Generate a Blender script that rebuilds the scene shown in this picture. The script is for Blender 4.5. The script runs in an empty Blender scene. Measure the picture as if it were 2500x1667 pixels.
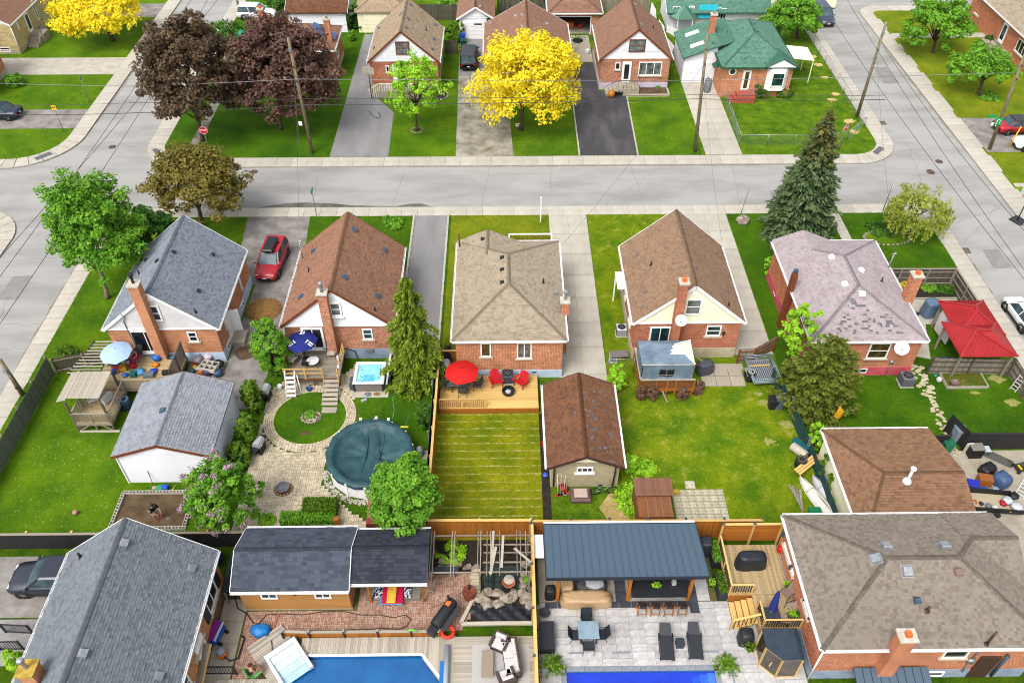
import bpy,math,random
import numpy as np
from mathutils import Matrix,Vector
R=math.radians
rnd=random.Random(11)
nr=np.random.default_rng(5)
sc=bpy.context.scene
col=sc.collection

# ------------------------------------------------------------ camera, sky, sun, exposure
CAM_F,CAM_PITCH,CAM_YAW,CAM_H=2020.0,R(43.8),R(0.65),42.0
cd=bpy.data.cameras.new('camera');cam=bpy.data.objects.new('camera',cd);col.objects.link(cam)
cd.sensor_width=36.0;cd.lens=36.0*CAM_F/2500.0;cd.clip_end=2000;cd.clip_start=.5
cam.location=(0,0,CAM_H);cam.rotation_euler=(R(90)-CAM_PITCH,0,-CAM_YAW)
sc.camera=cam
sc.cycles.filter_width=1.0
world=bpy.data.worlds.new('World');sc.world=world;world.use_nodes=True
SUN_EL,SUN_AZ=R(56),R(215)          # azimuth clockwise from +Y: light falls from the south-west
wn=world.node_tree.nodes;wl=world.node_tree.links
sky=wn.new('ShaderNodeTexSky');sky.sky_type='NISHITA';sky.sun_disc=False
sky.sun_elevation=SUN_EL;sky.sun_rotation=SUN_AZ;sky.dust_density=4.0;sky.air_density=1.0;sky.ozone_density=.6
hs=wn.new('ShaderNodeHueSaturation');hs.inputs['Saturation'].default_value=.32
wl.new(sky.outputs[0],hs.inputs['Color']);wl.new(hs.outputs[0],wn['Background'].inputs['Color'])
wn['Background'].inputs['Strength'].default_value=.15
sl=bpy.data.lights.new('sun','SUN');sun=bpy.data.objects.new('sun',sl);col.objects.link(sun)
sl.energy=1.0;sl.angle=R(24);sl.color=(1,.96,.9)
sun.rotation_euler=(R(90)-SUN_EL,0,R(180)-SUN_AZ);sun.location=(0,40,90)
vs=sc.view_settings
vs.view_transform='Standard';vs.look='None';vs.gamma=1;vs.use_curve_mapping=False;vs.exposure=1.1

# ------------------------------------------------------------ place measuring: photo reading + height -> metres
_c,_s=math.cos(CAM_YAW),math.sin(CAM_YAW)
_fw=Vector((_s*math.cos(CAM_PITCH),_c*math.cos(CAM_PITCH),-math.sin(CAM_PITCH)))
_rt=Vector((_c,-_s,0));_up=_rt.cross(_fw)
def g(x,y,z=0.):
    d=_fw*CAM_F+_rt*(x-1250.)-_up*(y-833.5)
    return Vector((0,0,CAM_H))+d*((z-CAM_H)/d.z)
_Z=[(0,0),(0,0),(620,0),(1240,0),(1860,0),(0,420),(620,420),(1240,420),(1860,420),(0,830),(620,830),(1240,830),(1860,830),(0,1237),(620,1237),(1240,1237),(1860,1237)]
def q(k,x,y,z=0.):return g(_Z[k][0]+x/3.647,_Z[k][1]+y/3.647,z)

# ------------------------------------------------------------ materials
MATS={}
def lin(c,k=1.):return tuple(((v/255/12.92)if v<=10.3 else((v/255+.055)/1.055)**2.4)*k for v in c)
def rgba(c):return(min(c[0],1),min(c[1],1),min(c[2],1),1)
class NT:
    def __init__(s,name):
        s.m=bpy.data.materials.new(name);s.m.use_nodes=True;s.t=s.m.node_tree;s.b=s.t.nodes['Principled BSDF']
    def n(s,ty,**kw):
        nd=s.t.nodes.new('ShaderNode'+ty)
        for k,v in kw.items():
            if k[0]=='_':setattr(nd,k[1:],v)
            else:nd.inputs[k.replace('__',' ')].default_value=v
        return nd
    def l(s,a,b):s.t.links.new(a,b)
    def noise(s,vec,scale,detail=4,rough=.6):
        nd=s.n('TexNoise',Scale=scale,Detail=detail,Roughness=rough)
        if vec is not None:s.l(vec,nd.inputs['Vector'])
        return nd.outputs['Fac']
    def mix(s,f,a,b,mode='MIX'):
        nd=s.n('Mix',_data_type='RGBA',_blend_type=mode)
        for v,i in((f,0),(a,6),(b,7)):
            if hasattr(v,'is_output'):s.l(v,nd.inputs[i])
            elif i==0:nd.inputs[0].default_value=v
            else:nd.inputs[i].default_value=rgba(v)
        return nd.outputs[2]
    def rng(s,v,a,b,c=0.,d=1.):
        nd=s.n('MapRange');s.l(v,nd.inputs[0])
        for i,x in enumerate((a,b,c,d)):nd.inputs[i+1].default_value=x
        return nd.outputs[0]
    def math(s,op,a,b=0.):
        nd=s.n('Math',_operation=op)
        for i,v in enumerate((a,b)):
            if hasattr(v,'is_output'):s.l(v,nd.inputs[i])
            else:nd.inputs[i].default_value=v
        return nd.outputs[0]
    def obj(s):return s.n('TexCoord').outputs['Object']
    def bright(s,c,f):       # colour times a scalar socket
        nd=s.n('VectorMath',_operation='SCALE');s.l(c,nd.inputs[0]);s.l(f,nd.inputs['Scale']);return nd.outputs[0]
    def bump(s,h,st=.3,dist=.02):
        nd=s.n('Bump',Strength=st,Distance=dist);s.l(h,nd.inputs['Height']);s.l(nd.outputs[0],s.b.inputs['Normal'])
    def fin(s,c,rough=.8,spec=.3,metal=0.):
        if hasattr(c,'is_output'):s.l(c,s.b.inputs['Base Color'])
        else:s.b.inputs['Base Color'].default_value=rgba(c)
        s.b.inputs['Roughness'].default_value=rough;s.b.inputs['Specular IOR Level'].default_value=spec;s.b.inputs['Metallic'].default_value=metal
        return s.m
def mat(name,c,k=.6,c2=None,k2=None,rough=.75,scale=3.,var=.25,bump=0.,bs=40.,spec=.3,metal=0.,orand=0.,attr=False,lo=.35,hi=.65,detail=5,coat=0.,stretch=None):
    if name in MATS:return MATS[name]
    t=NT(name);a=lin(c,k);b=lin(c2,k2 or k)if c2 else tuple(v*(1-var)for v in a)
    co=t.obj()
    if stretch:
        mp=t.n('Mapping');mp.inputs['Scale'].default_value=stretch;t.l(co,mp.inputs[0]);co=mp.outputs[0]
    nz=t.noise(co,scale,detail)
    f=t.rng(nz,lo,hi)
    if attr:
        at=t.n('Attribute',_attribute_name='rnd').outputs['Fac']
        out=t.mix(at,a,b);out=t.bright(out,t.rng(nz,.3,.7,1-var*.6,1+var*.6))
    else:out=t.mix(f,a,b)
    if orand:
        r=t.n('ObjectInfo').outputs['Random'];out=t.bright(out,t.rng(r,0,1,1-orand,1+orand))
    if bump:t.bump(t.noise(co,bs,3),bump,.015)
    m=t.fin(out,rough,spec,metal)
    if coat:t.b.inputs['Coat Weight'].default_value=coat;t.b.inputs['Coat Roughness'].default_value=.3
    MATS[name]=m;return m
def brick(name,c,c2,mortar,k=.75,bw=.21,bh=.075,stain=0.,stainc=(200,190,180),ms=.0095):
    if name in MATS:return MATS[name]
    t=NT(name);co=t.obj();sp=t.n('SeparateXYZ');t.l(co,sp.inputs[0])
    cb=t.n('CombineXYZ');t.l(t.math('ADD',sp.outputs[0],sp.outputs[1]),cb.inputs[0]);t.l(sp.outputs[2],cb.inputs[1])
    bt=t.n('TexBrick');t.l(cb.outputs[0],bt.inputs['Vector'])
    bt.inputs['Color1'].default_value=rgba(lin(c,k));bt.inputs['Color2'].default_value=rgba(lin(c2,k));bt.inputs['Mortar'].default_value=rgba(lin(mortar,k))
    bt.inputs['Scale'].default_value=1;bt.inputs['Brick Width'].default_value=bw;bt.inputs['Row Height'].default_value=bh;bt.inputs['Mortar Size'].default_value=ms;bt.inputs['Bias'].default_value=-.1
    out=t.bright(bt.outputs['Color'],t.rng(t.noise(co,1.3,5),.3,.7,.8,1.18))
    out=t.bright(out,t.rng(t.noise(co,6,4),.3,.7,.74,1.22))
    if stain:out=t.mix(t.rng(t.noise(co,.9,6),.56,.72,0,stain),out,lin(stainc,k))
    inv=t.math('SUBTRACT',1.,bt.outputs['Fac']);t.bump(inv,.5,.01)
    MATS[name]=t.fin(out,.85,.2);return MATS[name]
def grass(name,dark,light,dry=.0,drycol=(205,190,110),k=.6,stripe=None,big=.35,lo=.35,hi=.68):
    if name in MATS:return MATS[name]
    t=NT(name);co=t.obj()
    c=t.mix(t.rng(t.noise(co,big,6,.62),lo,hi),lin(dark,k),lin((light[0],light[1],light[2]*.6),k))
    c=t.mix(t.rng(t.noise(co,3.2,4,.6),.4,.75,0,.55),c,lin([v*.72 for v in light],k))
    c=t.bright(c,t.rng(t.noise(co,24,4,.75),.25,.75,.5,1.5));c=t.bright(c,t.rng(t.noise(co,7,3,.6),.3,.7,.8,1.2))
    if dry:c=t.mix(t.rng(t.noise(co,1.1,6,.7),.72-dry,.92-dry*.6,0,.8),c,lin(drycol,k))
    if stripe:
        sp=t.n('SeparateXYZ');t.l(co,sp.inputs[0])
        w=t.math('ADD',sp.outputs[1],t.math('MULTIPLY',t.math('SUBTRACT',t.noise(co,.55,3),.5),.16))
        sw=t.math('SINE',t.math('MULTIPLY',w,2*math.pi/stripe))
        br=t.math('MULTIPLY',t.rng(sw,.74,.98),t.rng(t.noise(co,1.9,8,.85),.45,.6))
        c=t.mix(t.math('MULTIPLY',t.rng(sw,-.9,.9),.25),c,lin((150,150,20),k));c=t.mix(t.math('MULTIPLY',br,.75),c,lin((226,216,140),k))
    h=t.math('ADD',t.noise(co,55,3,.7),t.noise(co,9,3,.6));t.bump(h,.8,.06)
    MATS[name]=t.fin(c,.95,.08);return MATS[name]
def glass(name,c,rough=.08,k=.5):
    if name in MATS:return MATS[name]
    t=NT(name);co=t.obj()
    out=t.mix(t.rng(t.noise(co,1.7,3),.35,.65),lin(c,k),lin([v*.45 for v in c],k))
    MATS[name]=t.fin(out,rough,.7);return MATS[name]
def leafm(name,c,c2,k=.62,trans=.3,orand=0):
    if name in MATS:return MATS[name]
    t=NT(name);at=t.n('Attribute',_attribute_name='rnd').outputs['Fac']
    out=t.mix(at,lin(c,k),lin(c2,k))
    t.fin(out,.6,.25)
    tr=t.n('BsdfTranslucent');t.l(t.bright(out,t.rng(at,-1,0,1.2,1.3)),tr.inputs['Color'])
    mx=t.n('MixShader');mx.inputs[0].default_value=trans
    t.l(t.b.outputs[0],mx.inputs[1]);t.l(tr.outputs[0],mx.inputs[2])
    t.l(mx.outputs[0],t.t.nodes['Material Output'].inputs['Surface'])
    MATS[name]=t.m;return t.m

# ------------------------------------------------------------ objects
WM={}
def tag(o,label=None,cat=None,group=None,kind=None):
    if label:o['label']=label
    if cat:o['category']=cat
    if group:o['group']=group
    if kind:o['kind']=kind
    return o
def thing(name,label,cat,loc=(0,0,0),rz=0.,group=None):
    o=bpy.data.objects.new(name,None);col.objects.link(o);o.empty_display_size=.2
    loc=Vector(loc);o.location=loc;o.rotation_euler=(0,0,rz)
    WM[o.name]=Matrix.Translation(loc)@ Matrix.Rotation(rz,4,'Z')
    return tag(o,label,cat,group)
class MB:
    """collects shapes for one mesh; world=True means coordinates are given in scene metres"""
    def __init__(s,world=False):s.v=[];s.f=[];s.r=[];s.world=world;s.M=None;s.sm=False
    def at(s,loc=(0,0,0),rz=0.,rx=0.,ry=0.,sc_=1.):
        s.M=Matrix.Translation(Vector(loc))@ Matrix.Rotation(rz,4,'Z')@ Matrix.Rotation(ry,4,'Y')@ Matrix.Rotation(rx,4,'X')@ Matrix.Scale(sc_,4);return s
    def add(s,vs_,fs,r=None):
        n=len(s.v)
        if s.M is not None:vs_=[s.M @ Vector(p)for p in vs_]
        s.v+=[tuple(p)for p in vs_];s.f+=[tuple(i+n for i in f)for f in fs]
        s.r+=[rnd.random()if r is None else r]*len(fs);return s
    def box(s,x0,x1,y0,y1,z0,z1,r=None):
        return s.add([(x0,y0,z0),(x1,y0,z0),(x1,y1,z0),(x0,y1,z0),(x0,y0,z1),(x1,y0,z1),(x1,y1,z1),(x0,y1,z1)],
                     [(3,2,1,0),(4,5,6,7),(0,1,5,4),(1,2,6,5),(2,3,7,6),(3,0,4,7)],r)
    def bev(s,x0,x1,y0,y1,z0,z1,b=.02,r=None):
        V=[];
        for z,i in((z0,b),(z0+b,0),(z1-b,0),(z1,b)):
            V+=[(x0+i,y0+i,z),(x1-i,y0+i,z),(x1-i,y1-i,z),(x0+i,y1-i,z)]
        F=[(3,2,1,0),(12,13,14,15)]
        for k in range(3):
            for j in range(4):F.append((4*k+j,4*k+(j+1)%4,4*k+4+(j+1)%4,4*k+4+j))
        return s.add(V,F,r)
    def poly(s,pts,r=None):return s.add(pts,[tuple(range(len(pts)))],r)
    def prism(s,pts,z0,z1,r=None):
        n=len(pts);V=[(p[0],p[1],z0)for p in pts]+[(p[0],p[1],z1)for p in pts]
        return s.add(V,[tuple(range(n-1,-1,-1)),tuple(range(n,2*n))]+[(i,(i+1)%n,n+(i+1)%n,n+i)for i in range(n)],r)
    def ext(s,pts,d,r=None):
        n=len(pts);pts=[Vector(p)for p in pts];d=Vector(d)
        return s.add(pts+[p+d for p in pts],[tuple(range(n-1,-1,-1)),tuple(range(n,2*n))]+[(i,(i+1)%n,n+(i+1)%n,n+i)for i in range(n)],r)
    def beam(s,p,q_,w,h,r=None,upv=(0,0,1)):
        p=Vector(p);q_=Vector(q_);d=(q_-p).normalized();u=Vector(upv)
        if abs(d.dot(u))>.98:u=Vector((0,1,0))
        a=d.cross(u).normalized()*(w/2);b=a.cross(d).normalized()*(h/2)
        V=[p-a-b,p+a-b,p+a+b,p-a+b,q_-a-b,q_+a-b,q_+a+b,q_-a+b]
        return s.add(V,[(0,1,2,3),(7,6,5,4),(0,4,5,1),(1,5,6,2),(2,6,7,3),(3,7,4,0)],r)
    def tube(s,pts,rad,n=8,r=None,caps=True):
        pts=[Vector(p)for p in pts];m=len(pts);rad=rad if hasattr(rad,'__len__')else[rad]*m
        V=[];F=[];a=None
        for i,p in enumerate(pts):
            d=(pts[min(i+1,m-1)]-pts[max(i-1,0)]).normalized()
            if a is None:a=d.orthogonal().normalized()
            a=(a-d*a.dot(d))
            a=a.normalized()if a.length>1e-5 else d.orthogonal().normalized()
            b=d.cross(a)
            V+=[p+(a*math.cos(2*math.pi*j/n)+b*math.sin(2*math.pi*j/n))*rad[i]for j in range(n)]
        for i in range(m-1):
            F+=[(i*n+j,i*n+(j+1)%n,(i+1)*n+(j+1)%n,(i+1)*n+j)for j in range(n)]
        if caps:F+=[tuple(range(n-1,-1,-1)),tuple(range((m-1)*n,m*n))]
        s.sm=True;return s.add(V,F,r)
    def lathe(s,prof,n=16,c=(0,0,0),r=None,sx=1.,sy=1.,caps=True):
        V=[];F=[];m=len(prof)
        for rr,z in prof:V+=[(c[0]+sx*rr*math.cos(2*math.pi*j/n),c[1]+sy*rr*math.sin(2*math.pi*j/n),c[2]+z)for j in range(n)]
        for i in range(m-1):F+=[(i*n+j,i*n+(j+1)%n,(i+1)*n+(j+1)%n,(i+1)*n+j)for j in range(n)]
        if caps:F+=[tuple(range(n-1,-1,-1)),tuple(range((m-1)*n,m*n))]
        return s.add(V,F,r)
    def ball(s,c,rx,ry=None,rz=None,n=10,m=6,r=None,jit=0.):
        ry=ry or rx;rz=rz or rx;V=[];F=[]
        for i in range(m+1):
            t=math.pi*i/m
            for j in range(n):
                k=1+(rnd.random()-.5)*jit;p=2*math.pi*j/n
                V.append((c[0]+rx*k*math.sin(t)*math.cos(p),c[1]+ry*k*math.sin(t)*math.sin(p),c[2]-rz*k*math.cos(t)))
        for i in range(m):F+=[(i*n+j,i*n+(j+1)%n,(i+1)*n+(j+1)%n,(i+1)*n+j)for j in range(n)]
        s.sm=s.sm or jit==0;return s.add(V,F,r)
    def build(s,name,m,parent=None,label=None,cat=None,group=None,kind=None,smooth=None,attr=True):
        me=bpy.data.meshes.new(name)
        vs_=s.v
        if parent is not None and s.world:
            I=WM[parent.name].inverted();vs_=[I @ Vector(p)for p in vs_]
        me.from_pydata([tuple(p)for p in vs_],[],s.f)
        if attr and len(s.r):me.attributes.new('rnd','FLOAT','FACE').data.foreach_set('value',s.r)
        if smooth if smooth is not None else s.sm:me.polygons.foreach_set('use_smooth',[True]*len(me.polygons))
        me.materials.append(m)
        return link(name,me,parent,label,cat,group,kind)
def link(name,me,parent=None,label=None,cat=None,group=None,kind=None):
    o=bpy.data.objects.new(name,me);col.objects.link(o)
    if parent is not None:o.parent=parent;WM[o.name]=WM[parent.name]
    else:WM[o.name]=Matrix.Identity(4)
    return tag(o,label,cat,group,kind)
CUBE={}
def cube(m,bev=0.):
    k=(m.name,bev)
    if k not in CUBE:
        b=MB();b.box(-.5,.5,-.5,.5,-.5,.5);me=bpy.data.meshes.new('unit_box');me.from_pydata(b.v,[],b.f);me.materials.append(m);CUBE[k]=me
    return CUBE[k]
def piece(name,m,parent,c,size,rz=0.,rx=0.,ry=0.,kind=None):
    """one box-shaped piece at world centre c, sharing its mesh with every like piece"""
    o=bpy.data.objects.new(name,cube(m));col.objects.link(o)
    Mx=Matrix.Translation(Vector(c))@ Matrix.Rotation(rz,4,'Z')@ Matrix.Rotation(ry,4,'Y')@ Matrix.Rotation(rx,4,'X')@ Matrix.Diagonal((*size,1))
    if parent is not None:o.parent=parent;Mx=WM[parent.name].inverted()@ Mx
    o.matrix_basis=Mx;WM[o.name]=WM[parent.name]if parent is not None else Matrix.Identity(4)
    return tag(o,kind=kind)
def plank(name,m,parent,p,q_,w,h,upv=(0,0,1)):
    p=Vector(p);q_=Vector(q_);d=(q_-p);L=d.length;d.normalize();u=Vector(upv)
    if abs(d.dot(u))>.98:u=Vector((0,1,0))
    a=d.cross(u).normalized();b=a.cross(d)
    o=bpy.data.objects.new(name,cube(m));col.objects.link(o)
    Mx=Matrix.Translation((p+q_)/2)@ Matrix((d,a,b)).transposed().to_4x4()@ Matrix.Diagonal((L,w,h,1))
    if parent is not None:o.parent=parent;Mx=WM[parent.name].inverted()@ Mx
    o.matrix_basis=Mx;WM[o.name]=WM[parent.name]if parent is not None else Matrix.Identity(4)
    return o
def copy_tree(o,parent=None):
    c=o.copy();col.objects.link(c);c.parent=parent;WM[c.name]=WM[o.name]
    for ch in[x for x in bpy.data.objects if x.parent==o]if False else list(o.children):copy_tree(ch,c)
    return c
def dup(o,loc,rz=0.,label=None,group=None):
    c=copy_tree(o);c.location=loc;c.rotation_euler=(0,0,rz);tag(c,label,None,group)
    WM[c.name]=Matrix.Translation(Vector(loc))@ Matrix.Rotation(rz,4,'Z');return c
SHEETS=[]
def sheet(name,pts,z,m,kind='structure',parent=None,**kw):
    SHEETS.append((name,[(p[0],p[1])for p in pts],z,m))
    b=MB(True);b.poly([(p[0],p[1],z)for p in pts]);return b.build(name,m,parent,kind=kind,**kw)
def rect(x0,x1,y0,y1):return[(x0,y0),(x1,y0),(x1,y1),(x0,y1)]
# ============================================================ shared materials
m_asph=mat('road asphalt',(188,186,182),.53,(150,147,143),scale=.45,lo=.42,hi=.78,bump=.3,bs=120,rough=.9,detail=10,stretch=(.3,1,1))
m_conc=mat('pavement concrete',(220,214,199),.53,(198,191,174),scale=1.2,bump=.15,bs=90,rough=.9,orand=.07)
m_conc_old=mat('old concrete',(196,187,168),.55,(168,158,138),scale=.8,bump=.2,bs=70,rough=.9,orand=.05)
m_kerb=mat('kerb concrete',(196,190,176),.55,(160,152,136),scale=3,rough=.9)
m_asph_old=mat('worn driveway asphalt',(182,176,170),.5,(135,128,120),scale=.9,bump=.3,bs=90,rough=.95,detail=9)
m_asph_gray=mat('grey driveway asphalt',(170,168,168),.5,(150,148,148),scale=.7,bump=.25,bs=110,rough=.95,stretch=(1,.3,1))
m_asph_new=mat('sealed driveway asphalt',(78,76,80),.5,(120,117,118),scale=.55,bump=.2,bs=120,rough=.75,detail=6,lo=.45,hi=.8,stretch=(1,.35,1))
m_gravel=mat('gravel drive',(196,190,178),.55,(128,124,96),scale=.8,bump=.6,bs=60,rough=1,detail=9)
m_dirt=mat('bare soil',(120,98,72),.55,(86,70,46),scale=1.2,bump=.8,bs=12,rough=1)
m_darkdirt=mat('dark soil',(66,56,46),.5,(40,34,30),scale=3,bump=.8,bs=14,rough=1)
m_plate=mat('tactile plate',(120,122,126),.5,bump=.4,bs=30,scale=8)
m_iron=mat('cast iron',(120,100,88),.5,(92,74,64),rough=.8,scale=12,bump=.4,bs=40)
m_wet=mat('wet asphalt',(112,104,96),.42,(150,144,138),.45,scale=.8,rough=.35,spec=.5)
m_crack=mat('tar crack',(126,121,115),.5,scale=4)
g_green=grass('lawn green',(72,118,16),(118,154,34),dry=.1)
g_deep=grass('lawn deep',(58,104,14),(96,138,28))
g_yell=grass('lawn yellowish',(102,132,22),(156,164,48),dry=.1)
g_dry=grass('lawn combed with straw lines',(104,130,16),(168,168,44),dry=.06,stripe=.62,big=.5)
g_weed=grass('lawn weedy',(66,116,18),(128,158,42),dry=.12,big=.9)
g_back=grass('lawn back yard',(80,126,16),(150,166,36),dry=.16,big=.55)
g_rough=grass('lawn rough',(52,96,12),(96,122,24),dry=.08,big=.8)  # darker green of the rough lawn

def arc(cx,cy,r,a0,a1,n=10):return[(cx+r*math.cos(R(a0+(a1-a0)*i/n)),cy+r*math.sin(R(a0+(a1-a0)*i/n)))for i in range(n+1)]
# ============================================================ ground, roads
sheet('ground',rect(-400,400,-300,500),-.30,g_green)
road=sheet('road',rect(-200,200,55,74),-.13,m_asph)
sheet('road',rect(-48,-30,74,260),-.13,m_asph);sheet('road',rect(-48,-30,-60,55),-.13,m_asph)
sheet('road',rect(32,50,74,104),-.13,m_asph);sheet('road',rect(32,50,-60,55),-.13,m_asph)
sheet('road',rect(32,200,104,260),-.13,m_asph)

def strip_slabs(par,x0,x1,y0,y1,step,ax):
    n=max(1,round(((x1-x0)if ax=='x' else(y1-y0))/step));gp=.012
    for i in range(n):
        if ax=='x':
            a=x0+(x1-x0)*i/n;b=x0+(x1-x0)*(i+1)/n
            piece('slab',m_conc,par,((a+b)/2,(y0+y1)/2,-.03+rnd.uniform(-.004,.004)),(b-a-gp*2,y1-y0,.06))
        else:
            a=y0+(y1-y0)*i/n;b=y0+(y1-y0)*(i+1)/n
            piece('slab',m_conc,par,((x0+x1)/2,(a+b)/2,-.03+rnd.uniform(-.004,.004)),(x1-x0,b-a-gp*2,.06))
def corner_slabs(par,cx,cy,r0,r1,a0,a1,n):
    for i in range(n):
        s0=a0+(a1-a0)*i/n+.5;s1=a0+(a1-a0)*(i+1)/n-.5
        b=MB(True);b.prism(arc(cx,cy,r1,s0,s1,4)+arc(cx,cy,r0,s1,s0,4),-.06,0.);b.build('slab',m_conc,par)
def pavement(outline):
    b=MB(True);b.prism(outline,-.35,-.05);return b.build('pavement',m_kerb,kind='structure')
# block south of the street (the near row)
NB=arc(33.6,56.65,4.4,0,90)+arc(-30.3,56.65,4.4,90,180)+[(-34.7,-45),(38.,-45)]
pv=pavement(NB)
strip_slabs(pv,-30.3,33.6,59.7,61.05,1.43,'x');corner_slabs(pv,33.6,56.65,3.05,4.4,0,90,5);corner_slabs(pv,-30.3,56.65,3.05,4.4,90,180,5)
strip_slabs(pv,-34.7,-33.35,10,56.65,1.43,'y');strip_slabs(pv,36.6,38.,10,56.65,1.43,'y')
# block north of the street
FB=arc(-30.3,72.1,4.3,180,270)+arc(33.8,72.1,4.3,270,360)+[(38.1,240),(-34.6,240)]
pf=pavement(FB)
strip_slabs(pf,-30.3,33.8,67.8,69.38,1.45,'x');corner_slabs(pf,-30.3,72.1,2.7,4.3,180,270,5);corner_slabs(pf,33.8,72.1,2.7,4.3,270,360,5)
strip_slabs(pf,-34.6,-33.,72.1,112,1.45,'y');strip_slabs(pf,36.5,38.1,72.1,112,1.45,'y')
# west and east sides
pw=pavement(arc(-47.4,73.8,6.,270,360)+[(-41.4,240),(-120,240),(-120,67.8)])
strip_slabs(pw,-43.,-41.4,73.8,112,1.45,'y');corner_slabs(pw,-47.4,73.8,4.4,6.,270,360,7);strip_slabs(pw,-60,-47.4,67.8,69.4,1.45,'x')
ps=pavement(arc(-45.9,56.6,4.4,0,90)+[(-120,61),(-120,-45),(-41.5,-45)])
strip_slabs(ps,-42.9,-41.5,30,56.6,1.43,'y');corner_slabs(ps,-45.9,56.6,3.,4.4,0,90,5)
pe=pavement([(44.7,-45),(140,-45),(140,104.9),(47.4,104.9)]+arc(47.4,102.2,2.7,90,180,6))
strip_slabs(pe,44.7,46.6,20,102.2,1.45,'y');strip_slabs(pe,47.4,62,103.3,104.9,1.45,'x');corner_slabs(pe,47.4,102.2,1.1,2.7,90,180,4)
# tactile plates, covers and grates
for pts in([(1,300,1408),(1,440,1352),(1,475,1372),(1,330,1428)],[(1,1355,1330),(1,1400,1322),(1,1462,1402),(1,1408,1412)],[(4,985,1355),(4,1045,1303),(4,1092,1322),(4,1030,1378)]):
    b=MB(True);b.ext([q(*p,.004)for p in pts],(0,0,.008));b.build('tactile_plate',m_plate,kind='structure')
def cover(c,r=.36):
    b=MB(True);b.lathe([(r,0),(r,.012),(r-.05,.014),(r-.06,.008),(.02,.01)],20,(c.x,c.y,-.13));b.build('manhole_cover',m_iron,kind='structure')
for p in((4,1578,1440),(4,1500,1528),(4,622,78),(1,1000,1310),(8,1505,5),(6,0,0)):cover(q(*p,-.13))
def grate(c,rz=0):
    b=MB(True);b.M=Matrix.Translation(c)@ Matrix.Rotation(rz,4,'Z')
    b.box(-.4,.4,-.35,-.3,0,.02).box(-.4,.4,.3,.35,0,.02).box(-.4,-.35,-.3,.3,0,.02).box(.35,.4,-.3,.3,0,.02)
    for i in range(9):b.box(-.32+i*.08-.02,-.32+i*.08+.02,-.3,.3,0,.018)
    b.build('storm_grate',m_iron,kind='structure')
grate(q(4,1066,1097,-.128));grate(q(8,1808,700,-.128))
# road cracks and the wet gutter
def line_sheet(name,pts,w,z,m):
    b=MB(True);pts=[Vector(p)for p in pts]
    for a,c in zip(pts,pts[1:]):
        d=(c-a).normalized();n=Vector((-d.y,d.x,0))*w/2
        b.add([(a-n)[:2]+(z,),(c-n)[:2]+(z,),(c+n)[:2]+(z,),(a+n)[:2]+(z,)],[(0,1,2,3)])
    return b.build(name,m,road)
def wob(a,c,n=9,j=.18):
    a=Vector(a);c=Vector(c);L=(c-a);nn=Vector((-L.y,L.x,0)).normalized()
    return[a+L*i/n+nn*rnd.uniform(-j,j)for i in range(n+1)]
for a,c in(((-17,61.2,0),(-17.3,66.5,0)),((-9.8,61.3,0),(-9.4,66.8,0)),((-2,61.2,0),(-1.3,67.6,0)),((4.2,63.5,0),(4.5,67.6,0)),((12.4,62.2,0),(12,67.6,0)),((8.9,61.2,0),(14.8,67.5,0)),((21,61.2,0),(21.6,67.7,0)),
             ((38.2,63,0),(39.6,72,0)),((39.2,70.5,0),(44,60,0)),((37.8,54.6,0),(43.5,60.5,0)),((38.3,58.1,0),(43.8,60.4,0)),((-41,72.6,0),(-35,72.2,0)),((-41.2,53.8,0),(-35.2,54.6,0)),((-41.5,46,0),(-34.8,46.3,0)),((-40.6,43.3,0),(-34.9,43.6,0)),((-38.8,50,0),(-37.5,43,0)),((38.4,46,0),(44.4,49,0)),((-44,64.4,0),(-34,64.9,0))):
    line_sheet('crack',wob(a,c,14,.12),.022,-.126,m_crack)
b=MB(True);top=[(-22.3,61.1),(-21,61.55),(-19.3,61.95),(-17.5,62.0),(-15.5,61.85),(-13.5,61.55),(-11.5,61.4),(-9.6,61.35),(-8.4,61.7),(-7.4,61.75),(-6.3,61.2)]
b.poly([(p[0],61.06,-.125)for p in top]+[(p[0],p[1],-.125)for p in top[::-1]]);b.build('wet_patch',m_wet,road)

m_grit=mat('gutter grit',(150,132,104),.52,(178,170,158),scale=2.5,rough=1,detail=8)
def grit(pts,w):
    b=MB(True);n=26;P=[Vector(p)for p in pts];V=[]
    for i in range(n+1):
        t=i/n;p=P[0].lerp(P[1],t);d=(P[1]-P[0]).normalized();nn=Vector((-d.y,d.x,0));k=w*rnd.uniform(.15,1)*math.sin(math.pi*min(1,max(0,t)))**.3;V+=[p,p+nn*k]
    b.add([(v.x,v.y,-.122)for v in V],[(2*i,2*i+2,2*i+3,2*i+1)for i in range(n)]);b.build('gutter_grit',m_grit,road)
for p in(((-41.38,76,0),(-41.38,90,0),-.35),((-41.38,92,0),(-41.38,106,0),-.3),((-34.72,40,0),(-34.72,55,0),.3),((38.03,47,0),(38.03,56,0),-.35),((44.68,70,0),(44.68,95,0),.22),((-10,67.78,0),(25,67.78,0),-.12),((-5,61.07,0),(30,61.07,0),.1)):grit(p[:2],p[2])
m_patch=mat('tar patch',(166,163,160),.52,(150,147,144),scale=1.5,rough=.9,bump=.3,bs=100)
for x0,x1,y0,y1 in((39.6,41.2,52,54.6),(-39.5,-37.8,49,52),(24,26.2,62,63.5),(-28,-26.5,64.5,66.2),(41.5,43.2,84,88),(-40,-38.6,84,89)):sheet('asphalt_patch',[(x0,y0),(x1,y0+.1),(x1-.1,y1),(x0+.1,y1-.1)],-.124,m_patch)
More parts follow.
